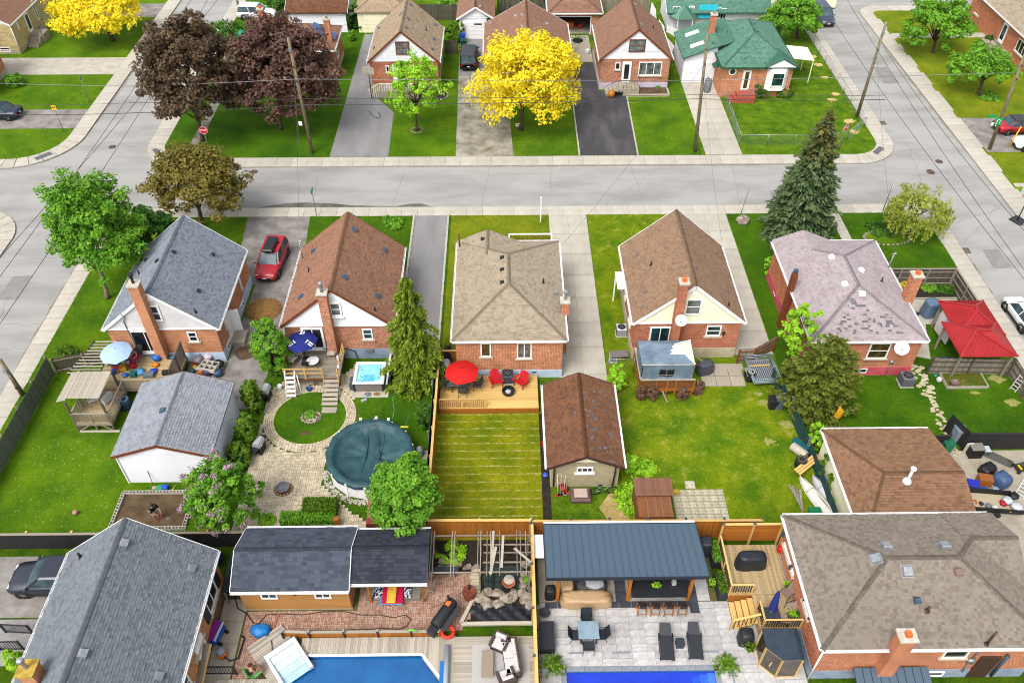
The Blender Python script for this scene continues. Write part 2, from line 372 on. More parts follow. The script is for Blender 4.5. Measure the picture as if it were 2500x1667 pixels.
# ============================================================ lawns
def lawn(pts,m,z=0.):return sheet('lawn',pts,z,m)
I1=arc(33.6,56.65,3.05,0,90,8);I0=arc(-30.3,56.65,3.05,90,180,8)
lawn(I0+[(-33.35,27),(-17,27),(-17,59.7)],g_green)
lawn(rect(-17,-4.6,27,59.7),g_deep)
lawn(rect(-4.6,2.25,27,42),g_dry);lawn([(-4.6,42),(4,42),(4,59.7),(-4.6,59.7)],g_yell)
lawn([(2.25,27),(7.2,27),(7.2,59.7),(4,59.7),(4,42),(2.25,42)],g_weed)
lawn(rect(7.2,19.4,27,59.7),g_back)
lawn([(19.4,27),(36.6,27)]+I1+[(19.4,59.7)],g_deep)
lawn(rect(-33.35,36.6,-40,27),g_rough)
J0=arc(-30.3,72.1,2.7,180,270,8);J1=arc(33.8,72.1,2.7,270,360,8)
lawn(J0+[(-16.6,69.4),(-16.6,125),(-33,125)],g_deep)
lawn(rect(-16.6,19,69.4,125),g_green)
lawn([(19,69.4)]+J1+[(36.5,125),(19,125)],g_weed)
lawn(arc(-47.4,73.8,4.4,270,360,8)+[(-43,125),(-90,125),(-90,69.4)],g_green)
lawn([(46.6,-20),(110,-20),(110,103.3),(47.4,103.3)]+arc(47.4,102.2,1.1,90,180,5),g_yell)
lawn(arc(-45.9,56.6,3.,0,90,6)+[(-90,59.6),(-90,0),(-42.9,0)],g_green)

# ============================================================ driveways and paths
def drive(pts,m,z=.006,name='driveway'):return sheet(name,pts,z,m)
drive([(-22.3,59.7),(-16.9,59.7),(-16.2,50),(-16.3,44),(-17.2,37.4),(-19.9,37.4),(-19.7,50.4),(-21.6,51.6)],m_asph_old)
drive(rect(-7.75,-4.95,42.5,59.7),m_asph_gray)
for x in(-7.85,-4.87):
    for i in range(11):piece('kerb_stone',m_conc,pv,(x,42.7+i*1.56+.75,.02),(.16,1.52,.1))
def drive_slabs(x0,x1,y0,y1,nx,ny,m=m_conc):
    b=MB(True);b.box(x0+.02,x1-.02,y0+.02,y1-.02,-.04,.004);p=b.build('driveway',m_kerb,kind='structure')
    for i in range(nx):
        for j in range(ny):
            w=(x1-x0)/nx;h=(y1-y0)/ny
            piece('slab',m,p,(x0+w*(i+.5),y0+h*(j+.5),.0),(w-.03,h-.03,.05))
drive_slabs(3.85,7.15,37.6,59.68,2,8,m_conc);drive_slabs(15.5,19.35,42.2,59.68,2,7,m_conc)
drive_slabs(28.35,29.25,51.3,59.68,1,7,m_conc)
drive([(-16.65,69.4),(-11.05,69.4),(-11.3,78),(-14.1,82.3),(-14.1,97),(-16.5,97)],m_asph_gray)
drive([(-4.6,69.4),(.94,69.4),(.5,80),(-2,86),(-4.9,86)],m_gravel)
drive(rect(-4.95,-1.9,86,95.5),m_asph_gray)
drive([(7.35,69.4),(12.75,69.4),(13,81.5),(10.2,82.5),(10.2,89.3),(7.4,89.3)],m_asph_new)
for x0,y0,x1,y1 in((7.25,69.4,7.3,86),(12.85,69.4,13.1,81.4)):
    for i in range(9):
        t0,t1=i/9,(i+1)/9-.003
        plank('kerb_stone',m_conc,pf,(x0+(x1-x0)*t0,y0+(y1-y0)*t0,.03),(x0+(x1-x0)*t1,y0+(y1-y0)*t1,.03),.14,.1)
drive_slabs(5.9,10.2,89.3,96.4,2,3,m_conc_old);drive_slabs(19.35,22.9,69.4,84.4,2,5,m_conc)
drive(rect(-60,-43,86.9,91.1),m_conc,name='driveway');drive(rect(-60,-43,75.1,79),m_asph_old);drive(rect(-60,-43,102.4,106.5),m_asph_old)
drive([(46.6,76.2),(75,75.5),(75,69.2),(46.6,69.6)],m_asph_old)
drive(rect(46.6,60,95.3,96.6),m_conc,name='path');drive(rect(-30.6,-29.7,69.4,84),m_gravel,name='path')
drive(rect(46.6,62,63.6,64.2),m_conc,name='path')
drive(rect(-23.2,-45,22.4,26.2),m_asph_old);drive(rect(25.2,36.4,20,33.3),m_conc_old,name='yard')
# ============================================================ house building kit
def ray(x,y):return(_fw*CAM_F+_rt*(x-1250.)-_up*(y-833.5))
def src(k,x,y):return(_Z[k][0]+x/3.647,_Z[k][1]+y/3.647)
def wy(k,x,y,Y):d=ray(*src(k,x,y));return Vector((0,0,CAM_H))+d*(Y/d.y)
def wx(k,x,y,X):d=ray(*src(k,x,y));return Vector((0,0,CAM_H))+d*(X/d.x)
m_white=mat('white paint',(244,244,242),.85,(226,226,224),scale=2,rough=.5)
m_cream=mat('cream siding',(244,240,206),.85,(228,224,190),scale=1.5,rough=.55,orand=.02)
m_wsid=mat('white siding',(240,241,246),.82,(222,224,230),scale=1.5,rough=.55,orand=.02)
m_gsid=mat('grey siding',(214,211,210),.8,(198,196,196),scale=1.5,rough=.55,orand=.02)
m_tansid=mat('tan siding',(176,128,74),.85,(158,112,62),scale=1.5,rough=.6,orand=.03)
m_gutter=mat('white gutter',(238,238,238),.82,rough=.4,scale=3,var=.1)
m_bgutter=mat('brown gutter',(84,58,52),.7,rough=.45,scale=3)
m_btrim=mat('brown trim',(128,68,42),.75,rough=.6,scale=3)
m_gtrim=mat('green trim',(34,92,62),.8,rough=.6,scale=3)
m_sill=mat('stone sill',(196,184,162),.8,rough=.9,scale=6)
m_black=mat('black plastic',(40,42,46),.8,rough=.45,scale=4)
m_slate=mat('slate blue metal',(66,84,100),.8,rough=.4,scale=3)
m_brownv=mat('brown vent plastic',(130,104,98),.8,rough=.55,scale=4)
m_galv=mat('galvanised metal',(190,194,198),.7,rough=.35,metal=.6,scale=6)
m_grey=mat('grey metal paint',(130,134,138),.7,rough=.5,scale=4)
m_terra=mat('terracotta',(226,110,50),.8,rough=.8,scale=6)
m_capc=mat('chimney cap concrete',(206,200,186),.75,(170,164,148),scale=5,rough=.95)
gl_dark=glass('window glass dark',(52,58,66));gl_blue=glass('window glass blue',(70,96,120));gl_pale=glass('window glass curtained',(150,158,158),.2)
gl_amber=glass('window glass amber',(120,96,54),.2);gl_green=glass('window glass green',(40,88,88))
br_or=brick('brick orange',(190,96,44),(150,66,30),(240,206,168))
br_red=brick('brick red',(180,82,44),(140,56,32),(226,182,150))
br_mix=brick('brick mottled',(196,104,62),(128,64,44),(214,186,160),stain=.45)
br_rust=brick('brick rusty',(186,78,30),(146,50,18),(242,204,166))
br_var=brick('brick variegated',(214,132,66),(150,84,44),(196,170,130),bw=.2)
br_buff=brick('brick buff stone',(206,186,132),(178,158,104),(220,206,170),bw=.45,bh=.15)
f_blue=mat('foundation pale blue',(176,198,222),.8,(196,212,230),scale=1.5,rough=.85)
f_grey=mat('foundation grey',(150,164,182),.8,(120,136,156),scale=1.2,rough=.9)
f_conc=mat('foundation concrete',(196,186,158),.75,(166,154,122),scale=1.2,rough=.95)
f_red=mat('foundation red paint',(206,92,104),.8,(176,70,84),scale=1.2,rough=.9)
f_lil=mat('foundation lilac',(206,196,212),.8,rough=.9,scale=2)
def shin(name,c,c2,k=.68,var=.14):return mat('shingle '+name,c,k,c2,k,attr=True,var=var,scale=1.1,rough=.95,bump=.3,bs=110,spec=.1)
s_grey=shin('slate grey',(150,158,168),(104,110,120));s_brown=shin('red brown',(166,124,97),(120,87,76));s_taupe=shin('taupe',(188,174,150),(148,132,112),.6,.14)
s_mid=shin('mid brown',(160,132,106),(122,96,80));s_pink=shin('faded pink',(196,186,188),(168,150,150),.56);s_char=shin('charcoal',(126,133,139),(92,97,102),.76)
s_beige=shin('greige',(172,162,148),(130,118,106),.5);s_gar=shin('garage brown',(164,128,98),(124,90,72),.55);s_old=shin('worn rust',(166,116,84),(112,80,66),.42,.25)
s_dark=shin('blue black',(90,97,110),(56,61,72));s_blk=shin('black',(70,74,84),(44,46,54));s_green=shin('green',(110,152,132),(66,108,92));s_lgrey=shin('silver grey',(158,163,170),(122,127,135))
s_tan=shin('tan',(184,164,136),(140,120,100));s_fbr=shin('far brown',(158,122,100),(126,94,80))
s_worn=mat('exposed roof felt',(128,126,132),.6,(100,94,98),scale=3)
CAMV=Vector((0,0,CAM_H))
class House:
    def __init__(s,name,label,cat,x0,x1,y0,y1,group=None):
        s.t=thing(name,label,cat,((x0+x1)/2,(y0+y1)/2,0),0,group);s.b=(x0,x1,y0,y1);s.planes=[];s.roof=None
    def walls(s,m,z0,z1,fm=None,fz=0.,inset=0.,rect_=None):
        x0,x1,y0,y1=rect_ or s.b
        if fm and fz>0:MB(True).box(x0-.03,x1+.03,y0-.03,y1+.03,0,fz).build('foundation',fm,s.t)
        s.wall=MB(True).box(x0,x1,y0,y1,fz if fm else 0,z1).build('wall',m,s.t)
    def plane(s,eL,eR,rR,rL,m,store):
        eL,eR,rR,rL=map(Vector,(eL,eR,rR,rL));u=(eR-eL).normalized();mid=(rL+rR)/2
        sd=(mid-eL);sd=sd-u*sd.dot(u);S=sd.length;sd.normalize();n=u.cross(sd)
        kL=(rL-eL).dot(u)/S;kR=(rR-eR).dot(u)/S
        s.planes.append((eL,u,sd,n,S,kL,(eR-eL).length,kR));store.append((s.planes[-1],m));return s.planes[-1]
    def on(s,k,x,y):
        d=ray(*src(k,x,y));best=None
        for eL,u,sd,n,S,kL,L,kR in s.planes:
            dn=d.dot(n)
            if abs(dn)<1e-9:continue
            t=(eL-CAMV).dot(n)/dn;p=CAMV+d*t;a=(p-eL).dot(u);b_=(p-eL).dot(sd)
            if-.1<=b_<=S+.1 and kL*b_-.1<=a<=L+kR*b_+.1 and(best is None or t<best[0]):best=(t,p,u,sd,n)
        return best and best[1:]
    def lay(s,store,tab=.26,ex=.15,indiv=0,arch=.5,worn=None,thick=.018):
        """thin tabs laid in courses over every slope; the ones nearest the drone are objects of their own"""
        rest=MB(True);cand=[]
        for(eL,u,sd,n,S,kL,L,kR),m in store:
            rows=max(1,int(S/ex));e=S/rows
            for i in range(rows):
                s0=i*e;s1=min(S,s0+e);a0=kL*s0;a1=kL*s1;b0=L+kR*s0;b1=L+kR*s1
                x=min(a0,a1)-rnd.random()*tab
                while x<max(b0,b1):
                    w=tab*(1 if arch==0 else rnd.choice((.45,.6,.75,.9)))
                    l0,l1=max(x,a0),max(x,a1);r0,r1=min(x+w,b0),min(x+w,b1);rv=rnd.random()
                    if arch:rv=.2+rv*.25 if rnd.random()<.66 else .5+.3*rv
                    if r0-l0>.02 or r1-l1>.02:
                        up=thick*(1.9 if rnd.random()<arch*.5 else 1);cl=l0==x and l1==x and r0==x+w and r1==x+w
                        if worn and worn(eL+u*x+sd*s0,rv):x+=w;continue
                        item=(eL,u,sd,n,l0,l1,max(r0,l0),max(r1,l1),s0,s1,up,rv)
                        if indiv and cl:cand.append(((eL+u*x+sd*s0-CAMV).length,len(cand),item,w))
                        else:s._tab(rest,item)
                    x+=w
        cand.sort(key=lambda c:c[0]);sh={}
        m=store[0][1]
        for j,(_,_,it,w)in enumerate(cand):
            if j>=indiv:s._tab(rest,it);continue
            key=(round(w,3),int(it[11]*5),it[10]>thick)
            if key not in sh:
                b=MB();E_=(Vector((0,0,0)),Vector((1,0,0)),Vector((0,1,0)),Vector((0,0,1)),.004,.004,w-.004,w-.004,0,ex,it[10],it[11]);s._tab(b,E_)
                me=bpy.data.meshes.new('shingle');me.from_pydata(b.v,[],b.f);me.attributes.new('rnd','FLOAT','FACE').data.foreach_set('value',b.r);me.materials.append(m);sh[key]=me
            o=bpy.data.objects.new('shingle',sh[key]);col.objects.link(o);o.parent=s.roof
            eL,u,sd,n=it[:4]
            o.matrix_basis=WM[s.t.name].inverted()@ Matrix.Translation(eL+u*it[4]+sd*it[8])@ Matrix((u,sd,n)).transposed().to_4x4()
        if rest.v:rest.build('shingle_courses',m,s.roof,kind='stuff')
    def _tab(s,b,it):
        eL,u,sd,n,l0,l1,r0,r1,s0,s1,up,rv=it
        A=eL+u*l0+sd*s0;B=eL+u*r0+sd*s0;C=eL+u*r1+sd*s1;D=eL+u*l1+sd*s1
        b.add([A,B,B+n*up,A+n*up,C+n*.003,D+n*.003],[(3,2,4,5)],rv);b.add([A,B,B+n*up,A+n*up],[(0,1,2,3)],1.25)  # butt face darkened: printed shadow band plus painted shade at the tab edge
    def slab(s,quads,m,th=.13):
        b=MB(True)
        for p in quads:b.ext([Vector(v)-Vector((0,0,.01))for v in p],(0,0,-th))
        if s.roof is None:s.roof=b.build('roof',m,s.t)
        else:b.build('roof_deck',m,s.roof)
    def caps(s,lines,m,w=.26,st=.16):
        b=MB(True)
        for p,q_ in lines:
            p=Vector(p);q_=Vector(q_);d=q_-p;L=d.length;d.normalize();a=d.cross(Vector((0,0,1))).normalized();n=max(1,int(L/st))
            dr=.42*w/2
            for i in range(n):
                c0=p+d*(L*i/n);c1=p+d*(L*(i+1.35)/n)if i<n-1 else q_;h0=.035;h1=.018
                b.add([c0+a*w/2+Vector((0,0,h0-dr)),c0+Vector((0,0,h0)),c0-a*w/2+Vector((0,0,h0-dr)),c1+a*w/2+Vector((0,0,h1-dr)),c1+Vector((0,0,h1)),c1-a*w/2+Vector((0,0,h1-dr))],
                      [(0,1,4,3),(1,2,5,4),(0,3,4,1),(2,1,4,5)],rnd.random()*.35)
        b.build('ridge_cap',m,s.roof,kind='stuff')
    def gable(s,x0,x1,y0,y1,ze,zr,m,ax='y',fm=m_white,gut=m_gutter,xm=None,lay=True,zlo=None,**kw):
        store=[]
        if ax=='y':
            xm=xm or(x0+x1)/2
            s.slab([[(x0,y0,ze),(xm,y0,zr),(xm,y1,zr),(x0,y1,ze)],[(xm,y0,zr),(x1,y0,ze),(x1,y1,ze),(xm,y1,zr)]],m)
            s.plane((x0,y1,ze),(x0,y0,ze),(xm,y0,zr),(xm,y1,zr),m,store);s.plane((x1,y0,ze),(x1,y1,ze),(xm,y1,zr),(xm,y0,zr),m,store)
            rl=[((xm,y0,zr),(xm,y1,zr))]
            fl=[((x0,y,ze),(xm,y,zr))for y in(y0,y1)]+[((xm,y,zr),(x1,y,ze))for y in(y0,y1)];ev=[((x0,y0,ze),(x0,y1,ze),-1,0),((x1,y0,ze),(x1,y1,ze),1,0)]
        else:
            ym=xm or(y0+y1)/2;zl=zlo or ze
            s.slab([[(x0,y0,zl),(x1,y0,zl),(x1,ym,zr),(x0,ym,zr)],[(x0,ym,zr),(x1,ym,zr),(x1,y1,ze),(x0,y1,ze)]],m)
            s.plane((x0,y0,zl),(x1,y0,zl),(x1,ym,zr),(x0,ym,zr),m,store);s.plane((x1,y1,ze),(x0,y1,ze),(x0,ym,zr),(x1,ym,zr),m,store)
            rl=[((x0,ym,zr),(x1,ym,zr))]
            fl=[((x,y0,zl),(x,ym,zr))for x in(x0,x1)]+[((x,ym,zr),(x,y1,ze))for x in(x0,x1)];ev=[((x0,y0,zl),(x1,y0,zl),0,-1),((x0,y1,ze),(x1,y1,ze),0,1)]
        if fm:
            for p,q_ in fl:
                b=MB(True);o=(0,-.02 if p[1]==y0 else .02,0)if ax=='y' else(-.02 if p[0]==x0 else .02,0,0)
                b.beam(Vector(p)+Vector(o)+Vector((0,0,-.09)),Vector(q_)+Vector(o)+Vector((0,0,-.09)),.03,.2);b.build('fascia',fm,s.roof)
        if gut:s.gutters(ev,gut)
        if lay:s.lay(store,**kw);s.caps(rl,m)
        return store
    def gutters(s,ev,gm):
        for p,q_,dx,dy in ev:
            b=MB(True);p=Vector(p);q_=Vector(q_);o=Vector((dx,dy,0));d=(q_-p).normalized()
            b.beam(p+o*.02+Vector((0,0,-.06)),q_+o*.02+Vector((0,0,-.06)),.025,.13);b.beam(p+o*.12+Vector((0,0,-.05)),q_+o*.12+Vector((0,0,-.05)),.02,.11);b.beam(p+o*.07+Vector((0,0,-.11)),q_+o*.07+Vector((0,0,-.11)),.1,.02)
            n=int((q_-p).length/.9)
            for i in range(1,n):c=p+(q_-p)*i/n;b.beam(c+o*.0,c+o*.13,.03,.012)
            b.build('gutter',gm,s.roof)
    def hip(s,x0,x1,y0,y1,ze,zr,m,gut=m_gutter,ends=(True,True),run=None,**kw):
        store=[]
        if y1-y0>=x1-x0:
            xm=(x0+x1)/2;rn=run or(x1-x0)/2;a=(xm,y0+(rn if ends[0]else 0),zr);c=(xm,y1-(rn if ends[1]else 0),zr)
            P=[[(x0,y1,ze),(x0,y0,ze),a,c],[(x1,y0,ze),(x1,y1,ze),c,a]]
            if ends[0]:P.append([(x0,y0,ze),(x1,y0,ze),a,a])
            if ends[1]:P.append([(x1,y1,ze),(x0,y1,ze),c,c])
            rl=[(a,c)]+([((x0,y0,ze),a),((x1,y0,ze),a)]if ends[0]else[])+([((x0,y1,ze),c),((x1,y1,ze),c)]if ends[1]else[])
        else:
            ym=(y0+y1)/2;rn=run or(y1-y0)/2;a=(x0+(rn if ends[0]else 0),ym,zr);c=(x1-(rn if ends[1]else 0),ym,zr)
            P=[[(x0,y0,ze),(x1,y0,ze),c,a],[(x1,y1,ze),(x0,y1,ze),a,c]]
            if ends[0]:P.append([(x0,y1,ze),(x0,y0,ze),a,a])
            if ends[1]:P.append([(x1,y0,ze),(x1,y1,ze),c,c])
            rl=[(a,c)]+([((x0,y0,ze),a),((x0,y1,ze),a)]if ends[0]else[])+([((x1,y0,ze),c),((x1,y1,ze),c)]if ends[1]else[])
        s.slab([[tuple(v)for v in(p if p[2]!=p[3]else p[:3])]for p in P],m)
        for p in P:s.plane(*p,m,store)
        if gut:s.gutters([((x0,y0,ze),(x1,y0,ze),0,-1),((x0,y1,ze),(x1,y1,ze),0,1),((x0,y0,ze),(x0,y1,ze),-1,0),((x1,y0,ze),(x1,y1,ze),1,0)],gut)
        s.lay(store,**kw);s.caps(rl,m);return store
    def siding(s,Y,xa,xb,z0,xm,zt,m,ex=.16,out=-1,cutx=None):
        """gable triangle clad in lapped boards, each board its own piece"""
        hw=(xb-xa)/2;n=int((zt-z0)/ex)
        MB(True).ext([(xa,Y,z0-.02),(xb,Y,z0-.02),(xm,Y,zt)],(0,-out*.2,0)).build('gable_wall',m,s.t)
        for i in range(n):
            za=z0+i*ex;zb=za+ex;f=lambda z:max(0,(zt-z)/(zt-z0))
            la,ra=xm+(xa-xm)*f(za),xm+(xb-xm)*f(za);lb,rb=xm+(xa-xm)*f(zb),xm+(xb-xm)*f(zb)
            b=MB(True);o0=out*.045;o1=out*.022
            b.add([(la,Y+o0,za),(ra,Y+o0,za),(rb,Y+o1,zb),(lb,Y+o1,zb),(la,Y,za),(ra,Y,za)],[(0,1,2,3),(4,5,1,0)]);b.build('siding_board',m,s.t)
    def wallsiding(s,P,r,n,w,h,m,ex=.18,frm=.0):
        """rectangular wall face of lapped boards from corner P"""
        P=Vector(P);r=Vector(r);n=Vector(n);k=int(h/ex);rz=math.atan2(r.y,r.x)
        for i in range(k):
            c=P+r*w/2+Vector((0,0,ex*(i+.5)))+n*.015
            Mx=Matrix.Translation(c)@ Matrix((r,-n,Vector((0,0,1)))).transposed().to_4x4()@ Matrix.Rotation(R(-5),4,'X')@ Matrix.Diagonal((w,.012,ex,1))
            o=bpy.data.objects.new('siding_board',cube(m));col.objects.link(o);o.parent=s.t;o.matrix_basis=WM[s.t.name].inverted()@ Mx
    def win(s,P,n,w,h,vm=0,hm=1,fm=m_white,gm=gl_dark,sill=m_sill,fw=.09,name='window',split=None):
        P=Vector(P);n=Vector(n);r=Vector((0,0,1)).cross(n);u=Vector((0,0,1));b=MB(True)
        def bar(a0,a1,b0,b1,t0=.0,t1=.06):b.ext([P+r*a0+u*b0+n*t0,P+r*a1+u*b0+n*t0,P+r*a1+u*b1+n*t0,P+r*a0+u*b1+n*t0],n*(t1-t0))
        W,Hh=w/2,h/2
        bar(-W,W,Hh-fw,Hh);bar(-W,W,-Hh,-Hh+fw);bar(-W,-W+fw,-Hh+fw,Hh-fw);bar(W-fw,W,-Hh+fw,Hh-fw)
        for i in range(vm):c=-W+w*(i+1)/(vm+1);bar(c-.03,c+.03,-Hh+fw,Hh-fw,0,.045)
        for i in range(hm):c=-Hh+h*(i+1)/(hm+1);bar(-W+fw,W-fw,c-.025,c+.025,0,.05)
        f=b.build(name,fm,s.t)
        g_=MB(True);g_.poly([P+r*a+u*c+n*.018 for a,c in((-W+fw,-Hh+fw),(W-fw,-Hh+fw),(W-fw,Hh-fw),(-W+fw,Hh-fw))]);g_.build('pane',gm,f)
        if sill:
            b=MB(True);b.ext([P+r*a+u*c for a,c in((-W-.12,-Hh-.12),(W+.12,-Hh-.12),(W+.12,-Hh-.003),(-W-.12,-Hh-.003))],n*.13);b.build('sill',sill,f)
        return f
    def winS(s,k,a,c,Y,**kw):
        p=wy(k,*a,Y);e=wy(k,*c,Y);return s.win((p+e)/2,(0,-1,0),abs(e.x-p.x),abs(p.z-e.z),**kw)
    def winX(s,k,a,c,X,nx,**kw):
        p=wx(k,*a,X);e=wx(k,*c,X);return s.win((p+e)/2,(nx,0,0),abs(e.y-p.y),abs(p.z-e.z),**kw)
    def chimney(s,x0,x1,y0,y1,z0,z1,m,cap=m_capc,flue=m_terra,fl='box'):
        c=MB(True).box(x0,x1,y0,y1,z0,z1).build('chimney',m,s.t)
        if cap:MB(True).box(x0-.07,x1+.07,y0-.07,y1+.07,z1,z1+.12).build('chimney_cap',cap,c)
        xm,ym=(x0+x1)/2,(y0+y1)/2
        if fl=='box':MB(True).box(xm-.13,xm+.13,ym-.13,ym+.13,z1+.12,z1+.36).build('flue',flue,c)
        if fl=='pipe':MB(True).lathe([(.09,0),(.09,.6),(.15,.6),(.17,.7),(.14,.8),(.02,.84)],14,(xm,ym,z1+.1)).build('flue',flue,c)
        return c
    def vents(s,k,pts,m=m_black,sz=.3,h=.14):
        for x,y in pts:
            r_=s.on(k,x,y)
            if not r_:continue
            p,u,sd,n=r_;b=MB(True);a=sz/2
            A=lambda i,j,z:p+u*i+sd*j+n*z
            b.add([A(-a,-a,0),A(a,-a,0),A(a,a,0),A(-a,a,0),A(-a*.85,-a*.9,h),A(a*.85,-a*.9,h),A(a*.7,a*.5,h*.8),A(-a*.7,a*.5,h*.8)],[(4,5,6,7),(0,1,5,4),(1,2,6,5),(2,3,7,6),(3,0,4,7)])
            b.build('roof_vent',m,s.roof)
    def pipes(s,k,pts,m=m_black,h=.38,rad=.05):
        for x,y in pts:
            r_=s.on(k,x,y)
            if not r_:continue
            p,u,sd,n=r_;b=MB(True);b.tube([p-Vector((0,0,.05)),p+Vector((0,0,h))],rad,10);b.tube([p,p+n*.06],[rad*2.4,rad*1.5],10);b.build('vent_pipe',m,s.roof)
    def skybox(s,k,pts,m=m_white,sz=.32):
        for x,y in pts:
            r_=s.on(k,x,y)
            if not r_:continue
            p,u,sd,n=r_;b=MB(True);a=sz/2;A=lambda i,j,z:p+u*i+sd*j+n*z
            for h0,h1,e0,e1 in((0,.03,1.3,1.3),(.03,.12,.8,.8),(.12,.2,1.05,.95)):
                b.add([A(-a*e0,-a*e0,h0),A(a*e0,-a*e0,h0),A(a*e0,a*e0,h0),A(-a*e0,a*e0,h0),A(-a*e1,-a*e1,h1),A(a*e1,-a*e1,h1),A(a*e1,a*e1,h1),A(-a*e1,a*e1,h1)],[(4,5,6,7),(0,1,5,4),(1,2,6,5),(2,3,7,6),(3,0,4,7),(3,2,1,0)])
            b.build('roof_vent',m,s.roof)
    def part(s,name,m,b,label=None):b.world=True;return b.build(name,m,s.t,label)
def dish(H,p,d=.75,m=m_gutter,arm=.5,face=(-.3,-.75,.6)):
    f=Vector(face).normalized();b=MB(True);a=f.orthogonal().normalized();c=f.cross(a);P=Vector(p)
    V=[P];F=[];n=18
    for i,(rr,dz)in enumerate(((.5,.03),(1,.12))):V+=[P+(a*math.cos(2*math.pi*j/n)+c*math.sin(2*math.pi*j/n))*rr*d/2+f*dz*d for j in range(n)]
    F+=[(0,1+j,1+(j+1)%n)for j in range(n)]+[(1+j,1+n+j,1+n+(j+1)%n,1+(j+1)%n)for j in range(n)]
    b.add(V,F);b.sm=True;o=b.build('satellite_dish',m,H.t)
    e=MB(True);e.tube([P-f*.05,P-f*.25+Vector((0,.2,-.25)),P+Vector((0,.45,-.5))],.025,6);e.tube([P-Vector((0,0,d*.4)),P+f*.45+Vector((0,0,-.1))],.015,6);e.ball(P+f*.45+Vector((0,0,-.1)),.06);e.build('dish_arm',m_grey,o)

# ============================================================ the near row
S_=(0,-1,0)
def gable_house(name,label,wl,rf,ze,zr,sm,wallm,fm,fz,sidm,gut=m_gutter,fascia=m_white,**kw):
    H=House(name,label,'house',*wl);x0,x1,y0,y1=wl
    H.walls(wallm,0,ze+.12,fm,fz);H.gable(*rf,ze,zr,sm,fm=fascia,gut=gut,**kw)
    sl=(zr-ze)/((rf[1]-rf[0])/2);zt=zr-.16
    for Y,o in((y0,-1),(y1,1)):H.siding(Y,x0-.05,x1+.05,ze+.02,(rf[0]+rf[1])/2,zt,sidm,out=o)
    return H
# slate grey roof
H=gable_house('brick_house','brick house with slate grey gable roof, pale grey gable siding and pale blue foundation',(-27.45,-19.95,42.0,50.6),(-27.65,-19.72,41.86,50.76),3.25,6.5,s_grey,br_or,f_blue,.9,m_gsid,indiv=120)
H.vents(5,((1545,715),(1893,735),(1308,785),(1405,793),(1765,1060)));H.pipes(5,((1240,910),(1742,1250)))
H.winS(5,(1285,1185),(1460,1325),41.95,gm=gl_blue,sill=None,fw=.13);H.winS(5,(1660,1420),(1775,1505),42.,gm=gl_dark)
p=wy(5,1150,1432,42.);H.win((p.x+1.0,42.,2.02),S_,2.0,2.05,vm=1,hm=0,sill=m_white,name='patio_door',fw=.12)
p=wy(5,1337,1130,41.95);H.part('gable_vent',m_white,MB().box(p.x-.2,p.x+.2,41.91,41.95,p.z-.17,p.z+.17))
H.winX(5,(2118,905),(2150,1050),-19.95,1);H.winX(5,(1985,1300),(2020,1410),-19.95,1)
H.part('side_door',m_white,MB().box(-19.95,-19.88,43.7,44.6,.45,2.5));H.part('storm_door',m_white,MB().beam((-19.9,44.65,1.5),(-19.25,44.75,1.5),.05,2.));H.part('door_step',m_conc_old,MB().box(-19.92,-18.95,43.5,44.8,0,.42))
for y in(43.1,47.4):H.win((-19.92,y,.55),(1,0,0),.8,.45,vm=1,hm=0,sill=None,fw=.05)
c=wy(5,1290,1250,41.6);t_=wy(5,1195,1000,41.55);H.chimney(c.x-.33,c.x+.33,41.35,41.98,.05,t_.z-.1,br_or,flue=m_black,fl='pipe')
p=wy(5,1085,1290,41.8);H.part('service_mast',m_grey,MB().tube([(p.x,41.8,p.z+.3),(p.x+.12,41.85,p.z-.2),(p.x-.1,41.9,p.z-.5),(p.x,41.95,1.2)],.035))
H.part('roof_edge_trim',m_white,MB().box(-27.5,-19.9,41.9,41.99,3.17,3.27))
# red brown roof
H=gable_house('brick_house','mottled brick house with red brown gable roof and white gable above a raised deck',(-15.3,-7.8,42.2,50.8),(-15.5,-7.64,42.08,50.95),3.25,6.55,s_brown,br_mix,f_grey,.95,m_wsid,fascia=m_btrim,indiv=120)
H.vents(6,((890,515),(535,705),(1160,693),(805,935),(425,1110),(1095,1103)),m_slate,.42);H.pipes(6,((490,885),(1078,1235)))
H.winS(6,(660,1160),(790,1280),42.15,gm=gl_pale,sill=m_white,fw=.12);H.winS(6,(960,1393),(1065,1485),42.2,gm=gl_green)
p=wy(6,415,1400,42.2);e=wy(6,610,1400,42.2);H.win(((p.x+e.x)/2,42.2,2.0),S_,e.x-p.x,2.05,vm=1,hm=0,sill=m_white,name='patio_door',fw=.16)
c=wy(6,640,1250,41.85);t_=wy(6,585,1085,41.8);ch=H.chimney(c.x-.3,c.x+.3,41.6,42.18,.05,t_.z,br_mix,flue=m_galv,fl='pipe')
MB(True).tube([(c.x,41.9,t_.z+.1),(c.x,41.9,t_.z+.95)],.11,12).build('flue',m_galv,ch)
for y in(44,46.5,49):H.win((-7.8,y,2.2),(1,0,0),.9,1.2)
H.win((-7.79,45,.6),(1,0,0),.8,.45,vm=1,hm=0,sill=None,fw=.05)
H.part('wall_box',m_grey,MB().box(-9.9,-9.4,42.05,42.19,.7,1.0));H.part('cable',m_black,MB().tube([(-12.9,42.1,1.05),(-11.2,42.1,1.0),(-10.7,42.1,.8),(-10.6,42.1,.1)],.03))
H.part('roof_edge_trim',m_white,MB().box(-15.35,-7.75,42.1,42.19,3.17,3.27));p=q(6,405,640,4.6)
H.part('service_mast',m_galv,MB().tube([(-15.1,49.2,3.4),(-15.1,49.2,5.2)],.04).tube([(-15.25,49.2,5.1),(-14.9,49.2,5.25)],.05))
